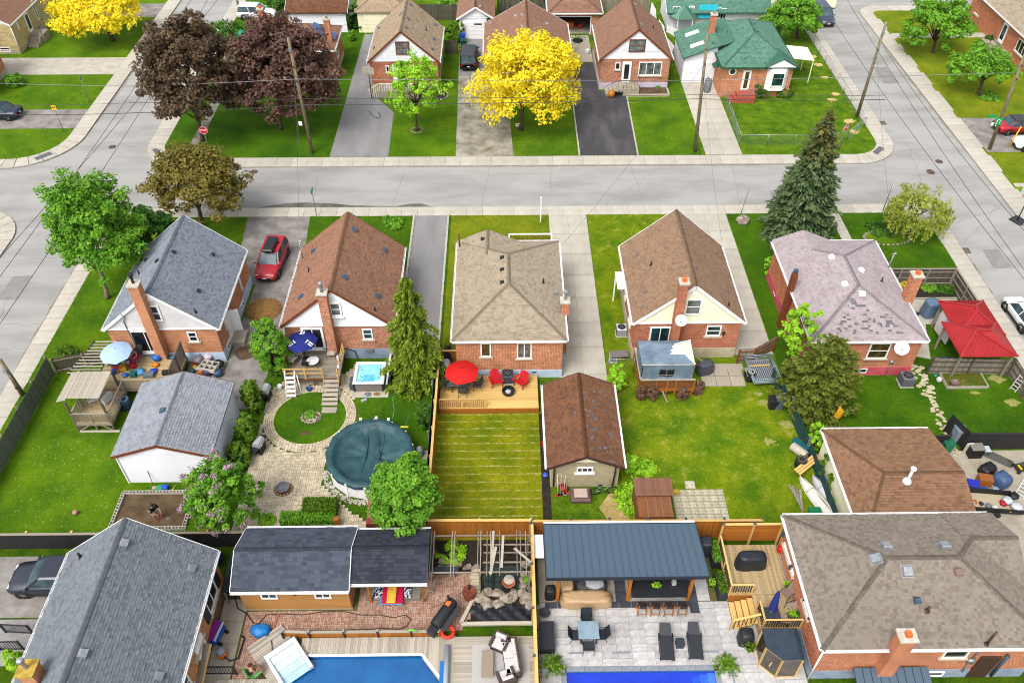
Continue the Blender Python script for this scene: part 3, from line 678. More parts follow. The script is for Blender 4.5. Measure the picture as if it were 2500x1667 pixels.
# taupe hip roof
H=House('brick_house','brick bungalow with taupe hip roof beside a new timber deck','house',-3.35,3.9,40.17,50.7)
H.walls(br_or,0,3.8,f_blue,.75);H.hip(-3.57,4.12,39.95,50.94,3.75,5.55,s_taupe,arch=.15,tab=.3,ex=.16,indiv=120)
b=[];H.slab([[(-3.57,51.,3.75),(-1.26,51.,4.82),(-1.26,47.,4.82),(-3.57,47.,3.75)],[(-1.26,51.,4.82),(1.05,51.,3.75),(1.05,47.,3.75),(-1.26,47.,4.82)]],s_taupe)
H.plane((-3.57,51.,3.76),(-3.57,47.5,3.76),(-1.26,47.5,4.84),(-1.26,51.,4.84),s_taupe,b);H.plane((1.05,48.,3.76),(1.05,51.,3.76),(-1.26,51.,4.84),(-1.26,48.,4.84),s_taupe,b);H.lay(b,arch=.15,tab=.3);H.caps([((-1.26,47.9,4.84),(-1.26,51,4.84))],s_taupe)
H.siding(50.72,-3.4,.9,3.8,-1.26,4.72,m_wsid,out=1)
H.vents(6,((2040,600),(2213,763),(2213,870),(2213,983)));H.pipes(7,((315,985),));H.skybox(7,((415,1085),),m_galv,.25)
H.winS(6,(2015,1518),(2112,1640),40.17,gm=gl_amber,hm=0);H.winS(11,(80,20),(210,160),40.17,vm=1,hm=0,gm=gl_pale)
H.win((-2.55,40.14,.45),S_,1.0,.42,hm=0,sill=None,fw=.06);H.part('wall_vent',m_slate,MB().box(1.85,2.15,40.1,40.14,.5,.6))
c=wx(7,480,1150,3.9);H.chimney(3.86,4.4,c.y-.3,c.y+.3,0,4.75,br_rust,flue=m_galv,fl='pipe')
H.part('downspout',m_bgutter,MB().tube([(-3.5,50.9,3.7),(-3.5,50.9,0.2)],.05));H.part('roof_mast',m_bgutter,MB().tube([(-3.4,50.2,3.7),(-3.4,50.2,5.0)],.05))
# mid brown roof
H=gable_house('brick_house','brick house with mid brown gable roof and cream gable behind a tarped gazebo',(9.02,16.36,42.0,50.5),(8.8,16.58,41.86,50.66),3.45,6.8,s_mid,br_red,f_conc,.95,m_cream,indiv=120)
H.vents(7,((1570,498),(1160,735),(1838,715),(1662,840),(1228,1063),(1945,1060)),m_brownv);H.pipes(7,((1272,832),(1965,1190)))
H.winS(7,(1590,1128),(1712,1268),41.95,gm=gl_pale,sill=None,fw=.13);H.winS(7,(1775,1365),(1885,1455),42.,gm=gl_green)
p=wy(7,1270,1370,42.);e=wy(7,1460,1370,42.);H.win(((p.x+e.x)/2,42.,2.1),S_,e.x-p.x,1.9,vm=1,hm=0,gm=gl_green,name='patio_door',fw=.13)
p=wy(7,1668,1075,41.95);H.part('gable_vent',m_white,MB().box(p.x-.17,p.x+.17,41.9,41.95,p.z-.22,p.z+.2))
c=wy(7,1540,1150,41.65);t_=wy(7,1580,985,41.6);H.chimney(c.x-.28,c.x+.28,41.4,41.98,.05,t_.z-.05,br_red,flue=m_terra)
dish(H,wy(7,1545,1320,41.0),.8)
for y in(44,47):H.win((9.02,y,2.2),(-1,0,0),.9,1.3)
H.part('porch_post',m_white,MB().box(8.3,8.4,48.2,48.3,0,2.6).box(8.3,8.95,46.5,48.4,2.6,2.75));H.part('roof_edge_trim',m_white,MB().box(8.95,16.42,41.9,41.99,3.37,3.47))
p=wy(7,1918,1430,42.);H.part('wall_lamp',m_black,MB().box(p.x-.07,p.x+.07,41.85,42,p.z-.12,p.z+.12))
# faded pink hip roof
H=House('brick_house','brick bungalow with faded pink hip roof patched with bare felt and red painted base','house',20.85,28.3,40.1,50.85)
H.walls(br_rust,0,3.55,f_red,.8)
ap=Vector((24.54,41.9,4.3))
H.hip(20.6,28.5,39.9,51.06,3.5,5.12,s_pink,arch=.15,tab=.32,ex=.17,indiv=120,worn=lambda p,r_:p.y<43.3 and abs(p.x-24.6)<2.4-max(0,p.y-41.2)*.85 and r_<(.3 if 40.3<p.y<42.9 else .22))
H.slab([[(20.6,51.2,3.5),(22.8,51.2,4.4),(22.8,48.,4.4),(20.6,48.,3.5)],[(22.8,51.2,4.4),(25.,51.2,3.5),(25.,48.,3.5),(22.8,48.,4.4)]],s_pink);b=[]
H.plane((20.6,51.2,3.52),(20.6,48.,3.52),(22.8,48.,4.42),(22.8,51.2,4.42),s_pink,b);H.plane((25.,48.,3.52),(25.,51.2,3.52),(22.8,51.2,4.42),(22.8,48.,4.42),s_pink,b);H.lay(b,arch=.15)
MB(True).ext([(22.2,40.35,3.68),(27,40.35,3.68),(25.3,43.,4.765),(23.9,43.,4.765)],(0,0,.006)).build('exposed_felt',s_worn,H.roof)
H.skybox(8,((622,760),(740,1000),(893,1085),(882,878)),m_white);H.pipes(8,((1065,975),))
H.winS(12,(975,25),(1100,160),40.1,gm=gl_amber,hm=1);H.win((24.7,40.07,.5),S_,1.1,.42,vm=1,hm=0,sill=None,fw=.06)
c=wx(8,1310,1130,28.5);ch=H.chimney(28.2,28.85,c.y-.05,c.y+.6,0,5.7,br_rust,flue=m_terra)
c=wx(8,280,1000,20.6);H.chimney(20.35,20.7,c.y-.2,c.y+.25,0,5.0,m_btrim,cap=None,flue=m_slate)
H.part('downspout',m_gutter,MB().beam((20.78,46.2,3.4),(20.78,45.9,.3),.08,.08));H.winX(8,(105,1060),(125,1110),20.85,-1,sill=None,vm=0,hm=0,fw=.05)
dish(H,wy(12,1245,70,39.4),.95);p=H.on(8,1130,850)or(Vector((28.4,47.5,3.6)),)
H.part('service_mast',m_galv,MB().tube([p[0],p[0]+Vector((0,0,1.25))],.05).tube([p[0]+Vector((-.1,0,1.2)),p[0]+Vector((.15,0,1.35))],.07))
p=wy(12,1155,195,40.05);H.part('meter',m_galv,MB().box(p.x-.12,p.x+.12,39.95,40.08,p.z-.15,p.z+.15).tube([(p.x,40.02,p.z-.1),(p.x-.05,40.02,.2)],.03))
# garages of the near row
H=House('garage','white sided garage with slate grey gable roof behind the grey house deck','garage',-23.45,-17.9,31.4,37.1)
H.walls(m_wsid,0,2.8);H.gable(-23.7,-17.68,31.25,37.3,2.72,3.78,s_lgrey,fm=m_btrim,gut=None,indiv=300,ex=.16,tab=.34)
H.siding(31.4,-23.5,-17.85,2.75,-20.69,3.65,m_wsid);H.wallsiding((-23.45,31.4,.02),(1,0,0),S_,5.55,2.72,m_wsid,.17);H.wallsiding((-17.9,31.4,.02),(0,1,0),(1,0,0),5.7,2.7,m_wsid,.17);H.vents(9,((1455,628),),m_slate,.4)
H.part('corner_trim',m_white,MB().box(-17.93,-17.82,31.3,31.42,0,2.75).box(-23.5,-23.42,31.31,31.42,0,2.75))
m_blk=mat('concrete block',(184,172,140),.8,(160,148,118),rough=.95,scale=5,bump=.3,orand=.08);m_mort=mat('mortar',(212,202,176),.8,rough=.95,scale=4)
H=House('garage','concrete block garage with worn rusty shingles and brown gutters','garage',2.72,6.86,30.75,36.8)
H.walls(m_mort,0,2.55)
H.gable(2.42,7.06,30.3,37.1,2.5,3.58,s_old,fm=m_bgutter,gut=m_gutter,indiv=300,ex=.15,tab=.28,arch=.3,worn=lambda p,r_:(r_>.66 and p.x>4.9 and 31<p.y<36.2)or(r_>.77 and p.x>4.0))
H.slab([[(2.5,30.4,2.544),(4.7,30.4,3.569),(4.7,37,3.569),(2.5,37,2.544)],[(4.78,30.4,3.569),(6.98,30.4,2.544),(6.98,37,2.544),(4.78,37,3.569)]],s_worn,.02)
H.siding(30.73,2.9,6.7,2.52,4.74,3.4,m_cream)
for i in range(12):
    for j in range(12):
        w=.4;x=2.72+(j-(i%2)*.5)*w*.945;a,c=max(x,2.72),min(x+.378,6.86)
        if c-a>.06:piece('block',m_blk,H.t,((a+c)/2,30.75,.02+i*.205+.1),(c-a-.014,.03,.19))
p=wy(11,685,1145,30.75);H.win((p.x,30.73,p.z-.05),S_,1.0,.5,vm=2,hm=0,sill=m_white)
H.part('downspout',m_bgutter,MB().tube([(2.75,30.35,2.45),(2.9,30.6,2.2),(2.9,30.66,.2)],.05).tube([(6.75,30.35,2.45),(6.6,30.6,2.2),(6.55,30.66,.2)],.05))
H=House('garage','pale garage with brown hip roof and white flue beside the leafy fence','garage',19.8,26.0,26.5,32.7)
H.walls(m_cream,0,2.65);xa,xb,ya,yb,ym=19.55,26.15,26.4,32.95,28.65;ap=(21.6,ym,3.95);er=(xb,ym,3.95);ze=2.68;zs=3.3
P=[[(xa+.9,ya,3.27),(xb,ya,3.27),er,ap],[(xb,yb,ze),(xa,yb,ze),ap,er],[(xa,yb,ze),(xa,24.35,ze),ap,ap]];store=[]
H.slab([P[0],P[1],P[2][:3]],s_gar)
for p in P:H.plane(*p,s_gar,store)
H.lay(store,indiv=300,ex=.16,tab=.34);H.caps([(ap,er),((xa,yb,ze),ap),((xa+.9,ya,3.27),ap)],s_gar);H.gutters([((xa,yb,ze),(xb,yb,ze),0,1),((xa,ya,ze),(xa,yb,ze),-1,0)],m_gutter)
MB(True).ext([(26.,26.5,2.6),(26.,32.7,2.6),(26.,ym,3.85),(26.,26.5,3.2)],(.02,0,0)).build('gable_wall',m_cream,H.t)
p=H.on(12,1290,1260);H.part('flue_pipe',m_gutter,MB().tube([p[0],p[0]+Vector((0,0,1.15))],.085,12).tube([p[0]+Vector((0,0,1.1)),p[0]+Vector((0,0,1.25))],.16,12).lathe([(.3,0),(.18,.2),(.12,.25)],12,p[0]))

# ============================================================ the far row
H=gable_house('brick_house','brick house with tan gable roof and white gable behind a lime green tree',(-13.95,-6.85,82.65,91.1),(-14.16,-6.62,82.5,91.3),3.3,6.62,s_tan,br_red,f_conc,.8,m_wsid,fascia=m_btrim,gut=m_gutter)
H.vents(2,((1117,252),(1075,428),(1352,250),(1370,170),(1395,45),(1612,222),(1600,352),(1585,437)),m_slate);H.pipes(2,((1535,275),),h=.5);H.skybox(2,((1310,130),),m_galv,.4)
H.winS(2,(1255,372),(1390,488),82.6,vm=1,fm=m_btrim,gm=gl_pale,sill=None);H.winS(2,(1170,585),(1210,645),82.65,hm=0);H.winS(2,(1395,580),(1540,680),82.65,vm=2,hm=0,gm=gl_pale)
p=wy(2,1275,650,82.65);H.part('front_door',m_white,MB().box(p.x-.45,p.x+.45,82.6,82.66,.85,3.0));H.part('porch',m_conc_old,MB().box(p.x-1.9,p.x+2.2,81.0,82.65,0,.8).box(p.x-2.3,p.x-1.9,81.1,82.5,0,.5).box(p.x-2.7,p.x-2.3,81.1,82.5,0,.25))
b=MB();
for i in range(16):b.box(p.x-1.8+i*.25,p.x-1.76+i*.25,81.05,81.09,.8,1.6)
b.beam((p.x-1.9,81.07,1.62),(p.x+2.2,81.07,1.62),.06,.06);b.beam((p.x-3.,81.07,.9),(p.x-1.9,81.07,1.62),.06,.06)
for i in range(5):b.box(p.x-2.9+i*.22,p.x-2.86+i*.22,81.05,81.09,.1,.95+i*.13)
H.part('porch_railing',m_white,b)
H=gable_house('brick_house','brick house with brown gable roof behind the full yellow tree',(-1.8,7.05,84.0,92.0),(-2.05,7.25,83.8,92.2),3.3,5.9,s_fbr,br_red,f_conc,.6,m_wsid,gut=m_gutter)
H.vents(3,((70,140),(125,135),(125,235),(345,215)),m_galv);H.vents(2,((2105,210),(2325,145)),m_galv)
H.win((0.5,83.95,2),S_,1.6,1.3,vm=1);H.win((4.6,83.95,2),S_,2.0,1.3,vm=2)
H=gable_house('brick_house','brick house with chocolate gable roof and black sealed driveway',(10.3,17.55,82.8,91.3),(10.08,17.78,82.65,91.5),3.4,6.65,s_fbr,br_mix,f_lil,.75,m_wsid,fascia=m_btrim,gut=m_gutter)
H.vents(3,((1130,45),(1187,220)),m_grey);H.pipes(3,((1293,255),));H.winS(3,(1085,352),(1218,465),82.75,gm=gl_pale,fm=m_btrim,sill=None);H.winS(3,(957,558),(997,622),82.8,hm=0);H.winS(3,(1170,553),(1360,672),82.8,vm=2,hm=0,gm=gl_pale)
p=wy(3,1055,640,82.8);H.part('front_door',m_white,MB().box(p.x-.48,p.x+.48,82.74,82.81,.85,3.1));H.part('door_glass',gl_dark,MB().box(p.x-.25,p.x+.25,82.72,82.745,1.2,2.8))
H.part('porch',m_conc_old,MB().box(p.x-1.0,p.x+1.3,81.2,82.8,0,.8).box(p.x-1.4,p.x-1.0,81.3,82.5,0,.6).box(p.x-1.8,p.x-1.4,81.3,82.5,0,.4).box(p.x-2.2,p.x-1.8,81.3,82.5,0,.2));b=MB()
for i in range(9):b.box(p.x-.95+i*.28,p.x-.92+i*.28,81.23,81.26,.8,1.7)
b.beam((p.x-1.,81.25,1.7),(p.x+1.3,81.25,1.7),.04,.04);b.beam((p.x-2.4,81.35,.95),(p.x-1.,81.35,1.7),.04,.04);b.beam((p.x+1.3,81.25,1.7),(p.x+1.3,82.7,1.7),.04,.04);H.part('porch_railing',m_black,b)
# green roof
H=House('brick_house','brick bungalow with green hip roof, skylit white garage and white bay window','house',22.8,30.05,80.95,91.5)
H.walls(br_or,0,3.45,None);H.hip(22.55,30.3,80.65,91.8,3.4,5.45,s_green,gut=m_gtrim)
b=[];H.slab([[(19.15,84.,2.85),(22.9,84.,4.25),(24.6,84.6,4.5),(24.6,90.6,4.5),(19.15,90.6,2.85)]],s_green);H.plane((19.15,90.6,2.86),(19.15,84.,2.86),(22.9,84.,4.27),(22.9,90.6,4.27),s_green,b);H.lay(b)
MB(True).box(19.4,22.78,84.3,90.4,0,2.85).build('garage_wall',m_wsid,H.t);MB(True).ext([(19.4,84.28,2.8),(22.75,84.28,2.8),(22.75,84.28,4.1)],(0,.05,0)).build('gable_wall',m_wsid,H.t)
p=wy(3,1665,615,84.3);d_=MB(True).box(p.x-1.3,p.x+1.3,84.22,84.29,.02,2.3).build('garage_door',m_white,H.t)
for i in range(4):piece('door_panel',m_wsid,d_,(p.x,84.21,.3+i*.56),(2.4,.04,.5))
H.part('front_gable',m_white,MB().ext([(27.2,80.5,3.45),(30.2,80.5,3.45),(28.7,80.5,4.25)],(0,.5,0)));H.part('front_gable_roof',s_green,MB().ext([(27.,80.4,3.45),(28.7,80.4,4.36),(28.7,83,4.36),(27,82,3.45)],(0,0,.05)).ext([(28.7,80.4,4.36),(30.4,80.4,3.45),(30.4,82,3.45),(28.7,83,4.36)],(0,0,.05)))
H.part('bay',m_white,MB().prism([(27.4,80.95),(27.8,80.45),(29.2,80.45),(29.6,80.95)],.9,3.3));H.win((28.5,80.44,2.15),S_,1.3,1.5,hm=0,sill=None,gm=gl_green);
p=wy(3,2000,638,80.95);o=MB(True);o.M=Matrix.Translation((p.x,80.95,p.z))@ Matrix.Rotation(R(90),4,'X');o.lathe([(.3,0),(.42,.02),(.42,.06),(.3,.07)],8,caps=False);o.M=None;f_=o.build('octagon_window',m_white,H.t,smooth=False)
o=MB(True);o.M=Matrix.Translation((p.x,80.94,p.z))@ Matrix.Rotation(R(90),4,'X');o.lathe([(.32,0),(.32,.015)],8);o.build('pane',gl_blue,f_,smooth=False)
p=wy(3,2125,690,80.95);H.part('front_door',m_white,MB().box(p.x-.42,p.x+.42,80.88,80.96,.75,2.95));H.part('door_glass',gl_amber,MB().box(p.x-.2,p.x+.2,80.86,80.885,1.,2.8))
H.part('porch',mat('red painted concrete',(190,92,72),.7,rough=.9),MB().box(p.x-.9,p.x+.9,79.5,80.95,0,.7).box(p.x-1.25,p.x-.9,79.6,80.8,0,.48).box(p.x-1.6,p.x-1.25,79.6,80.8,0,.24));b=MB()
for i in range(10):b.box(p.x-.85+i*.19,p.x-.83+i*.19,79.53,79.56,.7,1.55)
b.beam((p.x-.9,79.55,1.55),(p.x+.9,79.55,1.55),.04,.04);b.beam((p.x-1.8,79.65,.9),(p.x-.9,79.55,1.55),.04,.04);H.part('porch_railing',m_grey,b)
for x,y in((1640,302),(1685,402)):
    r_=H.on(3,x,y)
    if r_:P_,u,sd,n=r_;b=MB(True);A=lambda i,j,z:P_+u*i+sd*j+n*z;b.add([A(-.3,-.75,0),A(.3,-.75,0),A(.3,.75,0),A(-.3,.75,0),A(-.22,-.7,.16),A(.22,-.7,.16),A(.22,.7,.16),A(-.22,.7,.16)],[(4,5,6,7),(0,1,5,4),(1,2,6,5),(2,3,7,6),(3,0,4,7)]);b.build('skylight',m_white,H.roof)
H.vents(3,((2185,215),(2222,285),(1830,390)),m_slate);H.pipes(3,((1905,300),(1950,310)))
p=H.on(3,1810,290);H.chimney(p[0].x-.3,p[0].x+.3,p[0].y-.3,p[0].y+.3,p[0].z-.5,p[0].z+1.9,br_rust,flue=m_galv)
H.part('awning',m_cream,MB().ext([(30.1,84.2,2.75),(33.2,84.0,2.5),(33.3,87.2,2.5),(30.1,87.4,2.75)],(0,0,.06)).box(33.1,33.18,84.1,84.18,0,2.5).box(33.1,33.18,87.05,87.13,0,2.5));H.part('door_awning',m_gtrim,MB().ext([(22.8,82.6,2.7),(22.2,82.6,2.35),(22.2,83.7,2.35),(22.8,83.7,2.7)],(0,0,.05)))
# house behind the dark maples
H=House('brick_house','brick bungalow with brown roof and blue solar panels behind dark red maples','house',-27,-18.25,85.6,91.4)
H.walls(br_red,0,3.3,f_conc,.6);H.hip(-27.3,-18.0,85.35,91.7,3.3,4.9,s_fbr)
m_sol=mat('solar panel',(58,92,150),.7,(44,74,128),rough=.15,spec=.6,scale=6)
for x,y in((585,285),(640,305),(560,250),(690,320),(615,520),(640,470)):
    r_=H.on(2,x,y)
    if r_:P_,u,sd,n=r_;b=MB(True);b.ext([P_+u*a+sd*c+n*.08 for a,c in((-.8,-.5),(.8,-.5),(.8,.5),(-.8,.5))],n*.04);b.build('solar_panel',m_sol,H.roof)
H.win((-18.25,88,2),(1,0,0),1,1.2);c=q(2,680,400,4);H.chimney(-19.0,-18.4,86.9,87.5,0,5.9,br_rust,flue=m_galv);H.chimney(-26.6,-26,89.6,90.2,3,5.9,br_rust)
# houses across the side streets
H=House('stone_house','buff stone house with brown gable roof and concrete front steps','house',-67,-55.4,92.2,103.4)
H.walls(br_buff,0,3.4,f_conc,.5);H.gable(-67.2,-55.2,92.0,103.6,3.4,6.9,s_fbr,ax='y');H.siding(92.2,-67,-55.4,3.42,-61.2,6.75,m_wsid)
X=-55.4;H.winX(1,(130,180),(175,260),X,1);H.winX(1,(270,20),(350,170),X,1,vm=0);
H.part('front_door',m_white,MB().box(X,X+.07,95.6,96.6,.95,3.1));H.part('door_glass',gl_blue,MB().box(X+.07,X+.085,95.8,96.4,1.3,2.9));H.part('steps',m_conc_old,MB().box(X,X+1.6,95.3,96.9,0,.9).box(X+.2,X+1.4,95.0,95.3,0,.75).box(X+.2,X+1.4,94.7,95.0,0,.6).box(X+.2,X+1.4,94.4,94.7,0,.45).box(X+.2,X+1.4,94.1,94.4,0,.3).box(X+.2,X+1.4,93.8,94.1,0,.15))
H.part('porch_railing',m_black,MB().beam((X+1.5,93.9,1.0),(X+1.5,95.3,1.8),.04,.04).beam((X+1.5,95.3,1.8),(X+1.5,96.8,1.8),.04,.04).beam((X+1.5,93.9,0),(X+1.5,93.9,1.),.04,.04).beam((X+1.5,95.3,.8),(X+1.5,95.3,1.8),.04,.04));H.win((-57,92.2,.5),S_,1.2,.6,sill=None);H.part('downspout',m_gutter,MB().tube([(X+.1,92.1,3.3),(X+.1,92.1,.2)],.06))
H=House('brick_house','orange brick house corner beside a leafy green plant and driveway','house',-66,-54.9,79.9,87.4);H.walls(br_or,0,4.6,f_conc,.6);H.hip(-66.3,-54.6,79.6,87.7,4.6,6.4,s_fbr);H.win((-54.9,84.5,2.2),(1,0,0),1,1.2)
H=House('brick_house','brick bungalow with pale grey gable roof beside two round leafy trees','house',57.6,70,85,101.5)
H.walls(br_rust,0,3.35);H.gable(57.2,70.4,84.6,102,3.3,6.3,s_taupe,ax='y',arch=.2,tab=.5,ex=.25)
X=57.6;H.winX(4,(1890,110),(1930,150),X,-1);H.part('front_door',m_white,MB().box(X-.07,X,92.0,93.1,.6,2.8));H.part('door_glass',gl_blue,MB().box(X-.085,X-.07,92.2,92.9,1.,2.6));H.win((X,88.2,1.9),(-1,0,0),2.2,1.4,vm=2,hm=0)
H.part('porch',m_conc_old,MB().box(X-1.5,X,89.2,94,0,.5).box(X-1.9,X-1.5,92,94,0,.25));H.part('porch_railing',m_black,MB().beam((X-1.45,89.3,1.35),(X-1.45,92,1.35),.05,.05).box(X-1.48,X-1.44,89.3,89.34,.5,1.35).box(X-1.48,X-1.44,90.6,90.64,.5,1.35).box(X-1.48,X-1.44,92,92.04,.5,1.35));H.siding(85,57.6,70,3.35,63.8,6.2,m_wsid)
H.part('downspout',m_gutter,MB().tube([(57.55,84.9,3.3),(57.75,84.9,2.8),(57.75,84.9,.2)],.06))
# far garages and sheds
H=House('garage','white sided garage with dark weathered gable roof at the top hedge','garage',-25.4,-18.6,97.6,104);H.walls(m_wsid,0,2.5);H.gable(-25.7,-18.3,97.3,104.3,2.5,3.9,s_old,ax='x',gut=None);H.wallsiding((-25.4,97.6,.02),(1,0,0),S_,6.8,2.5,m_wsid,.25)
H=House('garage','cream garage with tan hip roof behind the tan roofed house','garage',-17.2,-11.2,97.5,104);H.walls(m_cream,0,2.6);H.hip(-17.5,-10.9,97.2,104.3,2.6,4.3,s_tan,gut=None);d_=MB(True).box(-16.5,-12.8,97.42,97.5,0,2.1).build('garage_door',m_cream,H.t)
for i in range(4):piece('door_panel',m_cream,d_,(-14.65,97.41,.28+i*.5),(3.5,.04,.46))
H=House('garage','small white garage with brown gable roof and slot windows','garage',-5.1,-1.9,95.6,103);H.walls(m_wsid,0,2.5);H.gable(-5.4,-.9,95.3,103.3,2.5,3.9,s_fbr,ax='y',gut=None);H.siding(95.6,-5.2,-1.6,2.5,-3.4,3.75,m_white);d_=MB(True).box(-4.7,-2.2,95.52,95.6,0,2.1).build('garage_door',m_white,H.t)
for i in range(4):piece('door_panel',m_white,d_,(-3.45,95.51,.28+i*.5),(2.3,.04,.46))
piece('door_window',gl_dark,d_,(-2.9,95.485,1.8),(.9,.02,.16));H.vents(2,((2010,60),(2010,130)),m_galv)
H=House('garage','brick garage with brown hip roof and open door full of stored things','garage',5.6,11.4,96.6,104)
MB(True).box(5.6,6.15,96.6,96.9,0,2.7).box(10.4,11.4,96.6,96.9,0,2.7).box(6.15,10.4,96.6,96.9,2.15,2.7).build('wall',br_or,H.t);MB(True).box(5.6,5.8,96.9,104,0,2.7).box(11.2,11.4,96.9,104,0,2.7).box(5.8,11.2,103.8,104,0,2.7).build('side_wall',m_gsid,H.t);H.hip(5.3,11.7,96.3,104.3,2.7,4.5,s_fbr);MB(True).box(5.8,11.2,96.9,103.8,0,.02).build('garage_floor',m_conc_old,H.t)
H.part('door_frame',m_gutter,MB().box(6.1,6.2,96.55,96.6,0,2.15).box(10.35,10.45,96.55,96.6,0,2.15).box(6.1,10.45,96.55,96.6,2.15,2.25))
for nm,lb,x,y,sx,sy,sz,c in(('storage_box','blue plastic storage box inside the open brick garage',6.9,99.5,.9,.7,.8,(40,90,200)),('storage_box','dark storage tote above the blue box inside open garage',7.2,101,1.2,.6,1.7,(60,66,78)),('garden_machine','orange garden machine parked inside the open brick garage',8.2,98.6,.6,.8,.7,(226,110,30)),('fuel_can','red fuel can standing inside the open brick garage',9.3,98.4,.45,.35,.5,(214,44,36)),('cabinet','grey steel cabinet at the back of open brick garage',8.9,102.5,1.4,.6,1.8,(150,156,164))):
    MB(True).at((x,y,.02)).bev(-sx/2,sx/2,-sy/2,sy/2,0,sz,.05).bev(-sx*.54,sx*.54,-sy*.54,sy*.54,sz,sz+.06,.02).build(nm,mat(nm+str(c),c,.8,rough=.4),label=lb,cat=nm.replace('_',' '))
H=House('cottage','white garden cottage with green roof and turquoise blind','cottage',19.8,31.2,97.2,103.5);H.walls(m_wsid,0,2.5);H.gable(19.3,31.8,96.6,104,2.55,4.2,s_green,ax='x',gut=None,fm=m_white)
p=wy(3,1780,95,97.2);H.part('blind',mat('turquoise blind',(40,190,210),.8,rough=.6),MB().ext([(p.x-1.1,97.15,p.z+.7),(p.x+1.1,97.15,p.z+.7),(p.x+1.1,96.8,p.z-.75),(p.x-1.1,96.8,p.z-.75)],(0,-.03,0)))
for x0,x1,y0,y1 in((1470,1525,60,150),(1615,1660,55,90),(1710,1760,50,120),(1840,1890,70,160),(1900,1935,75,175)):H.winS(3,(x0,y0),(x1,y1),97.2,sill=None,vm=1)
# ============================================================ timber, stone and yard materials
def wood(name,c,c2,k=.62,orand=.16):return mat('timber '+name,c,k,c2,k,scale=6,stretch=(1,6,6),rough=.8,bump=.2,bs=30,orand=orand)
w_new=wood('new pine',(236,200,128),(214,170,96));w_stain=wood('stained cedar',(196,122,40),(160,92,26));w_grey=wood('weathered grey',(176,166,150),(128,116,100),orand=.22)
w_dgrey=wood('dark weathered',(112,104,94),(78,70,62),orand=.25);w_deck=wood('aged deck',(206,184,140),(168,144,104),orand=.18);w_pale=wood('pale planks',(206,198,182),(160,148,130),orand=.22)
w_brown=wood('brown',(150,96,54),(112,66,36));w_black=wood('black painted',(50,48,48),(36,34,34),orand=.1);w_green=wood('green grey',(120,128,110),(92,98,84),orand=.2)
m_tarp=mat('grey tarpaulin',(132,150,168),.6,(100,118,136),scale=1.2,rough=.45,bump=.4,bs=8);m_gcov=mat('pool cover cloth',(52,92,98),.62,(38,70,78),scale=1.3,rough=.5,bump=.5,bs=7)
m_pool=mat('deep pool water',(24,104,168),.62,(14,84,146),scale=.5,rough=.1,spec=.6,bump=.25,bs=3);m_pool2=mat('cobalt pool water',(24,66,214),.62,(18,54,196),scale=.8,rough=.1,spec=.6,bump=.25,bs=3)
m_tub=mat('spa water',(120,202,222),.75,(160,222,234),scale=2.4,rough=.06,spec=.6);m_fiber=mat('white fibreglass',(232,238,242),.6,rough=.3,scale=2,var=.08)
m_liner=mat('pool liner',(20,60,120),.6,(60,120,180),scale=14,rough=.4);m_pond=mat('pond water',(50,62,52),.5,(34,44,40),scale=2,rough=.08,spec=.6)
m_slab=mat('patio slab',(210,208,206),.6,(178,174,172),scale=2.2,rough=.85,orand=.13,bump=.1);m_dslab=mat('charcoal paver',(74,78,88),.6,(56,60,68),rough=.85,scale=3,orand=.15);m_cop=mat('pool coping',(150,158,168),.6,(130,138,148),rough=.8,scale=3,orand=.06)
m_bpav=mat('red brick paving',(206,168,146),.6,(168,128,108),attr=True,var=.3,scale=1.2,rough=.9);m_cobble=mat('buff cobbles',(222,208,180),.62,(190,174,146),attr=True,var=.3,scale=1.1,rough=.95);m_joint=mat('mossy joint sand',(112,96,66),.6,(84,96,40),scale=3,rough=1)
m_rock=mat('garden rock',(186,174,156),.6,(130,118,102),scale=3,rough=.95,bump=.5,bs=8,orand=.15);m_flag=mat('flagstone',(214,202,172),.6,(188,174,142),scale=3,rough=.95,orand=.08);m_white_st=mat('white pebbles',(226,220,206),.62,(170,160,146),attr=True,scale=4,rough=.9)
m_dmetal=mat('blue grey roof metal',(94,114,132),.62,(86,106,124),scale=.8,rough=.35,metal=.15);m_dfascia=mat('dark eave trim',(46,54,64),.6,rough=.5)
m_redm=mat('red ribbed metal',(206,52,54),.45,(186,42,46),scale=.8,rough=.4);m_net=mat('green windscreen cloth',(40,84,84),.6,(28,62,66),scale=2,rough=.8)
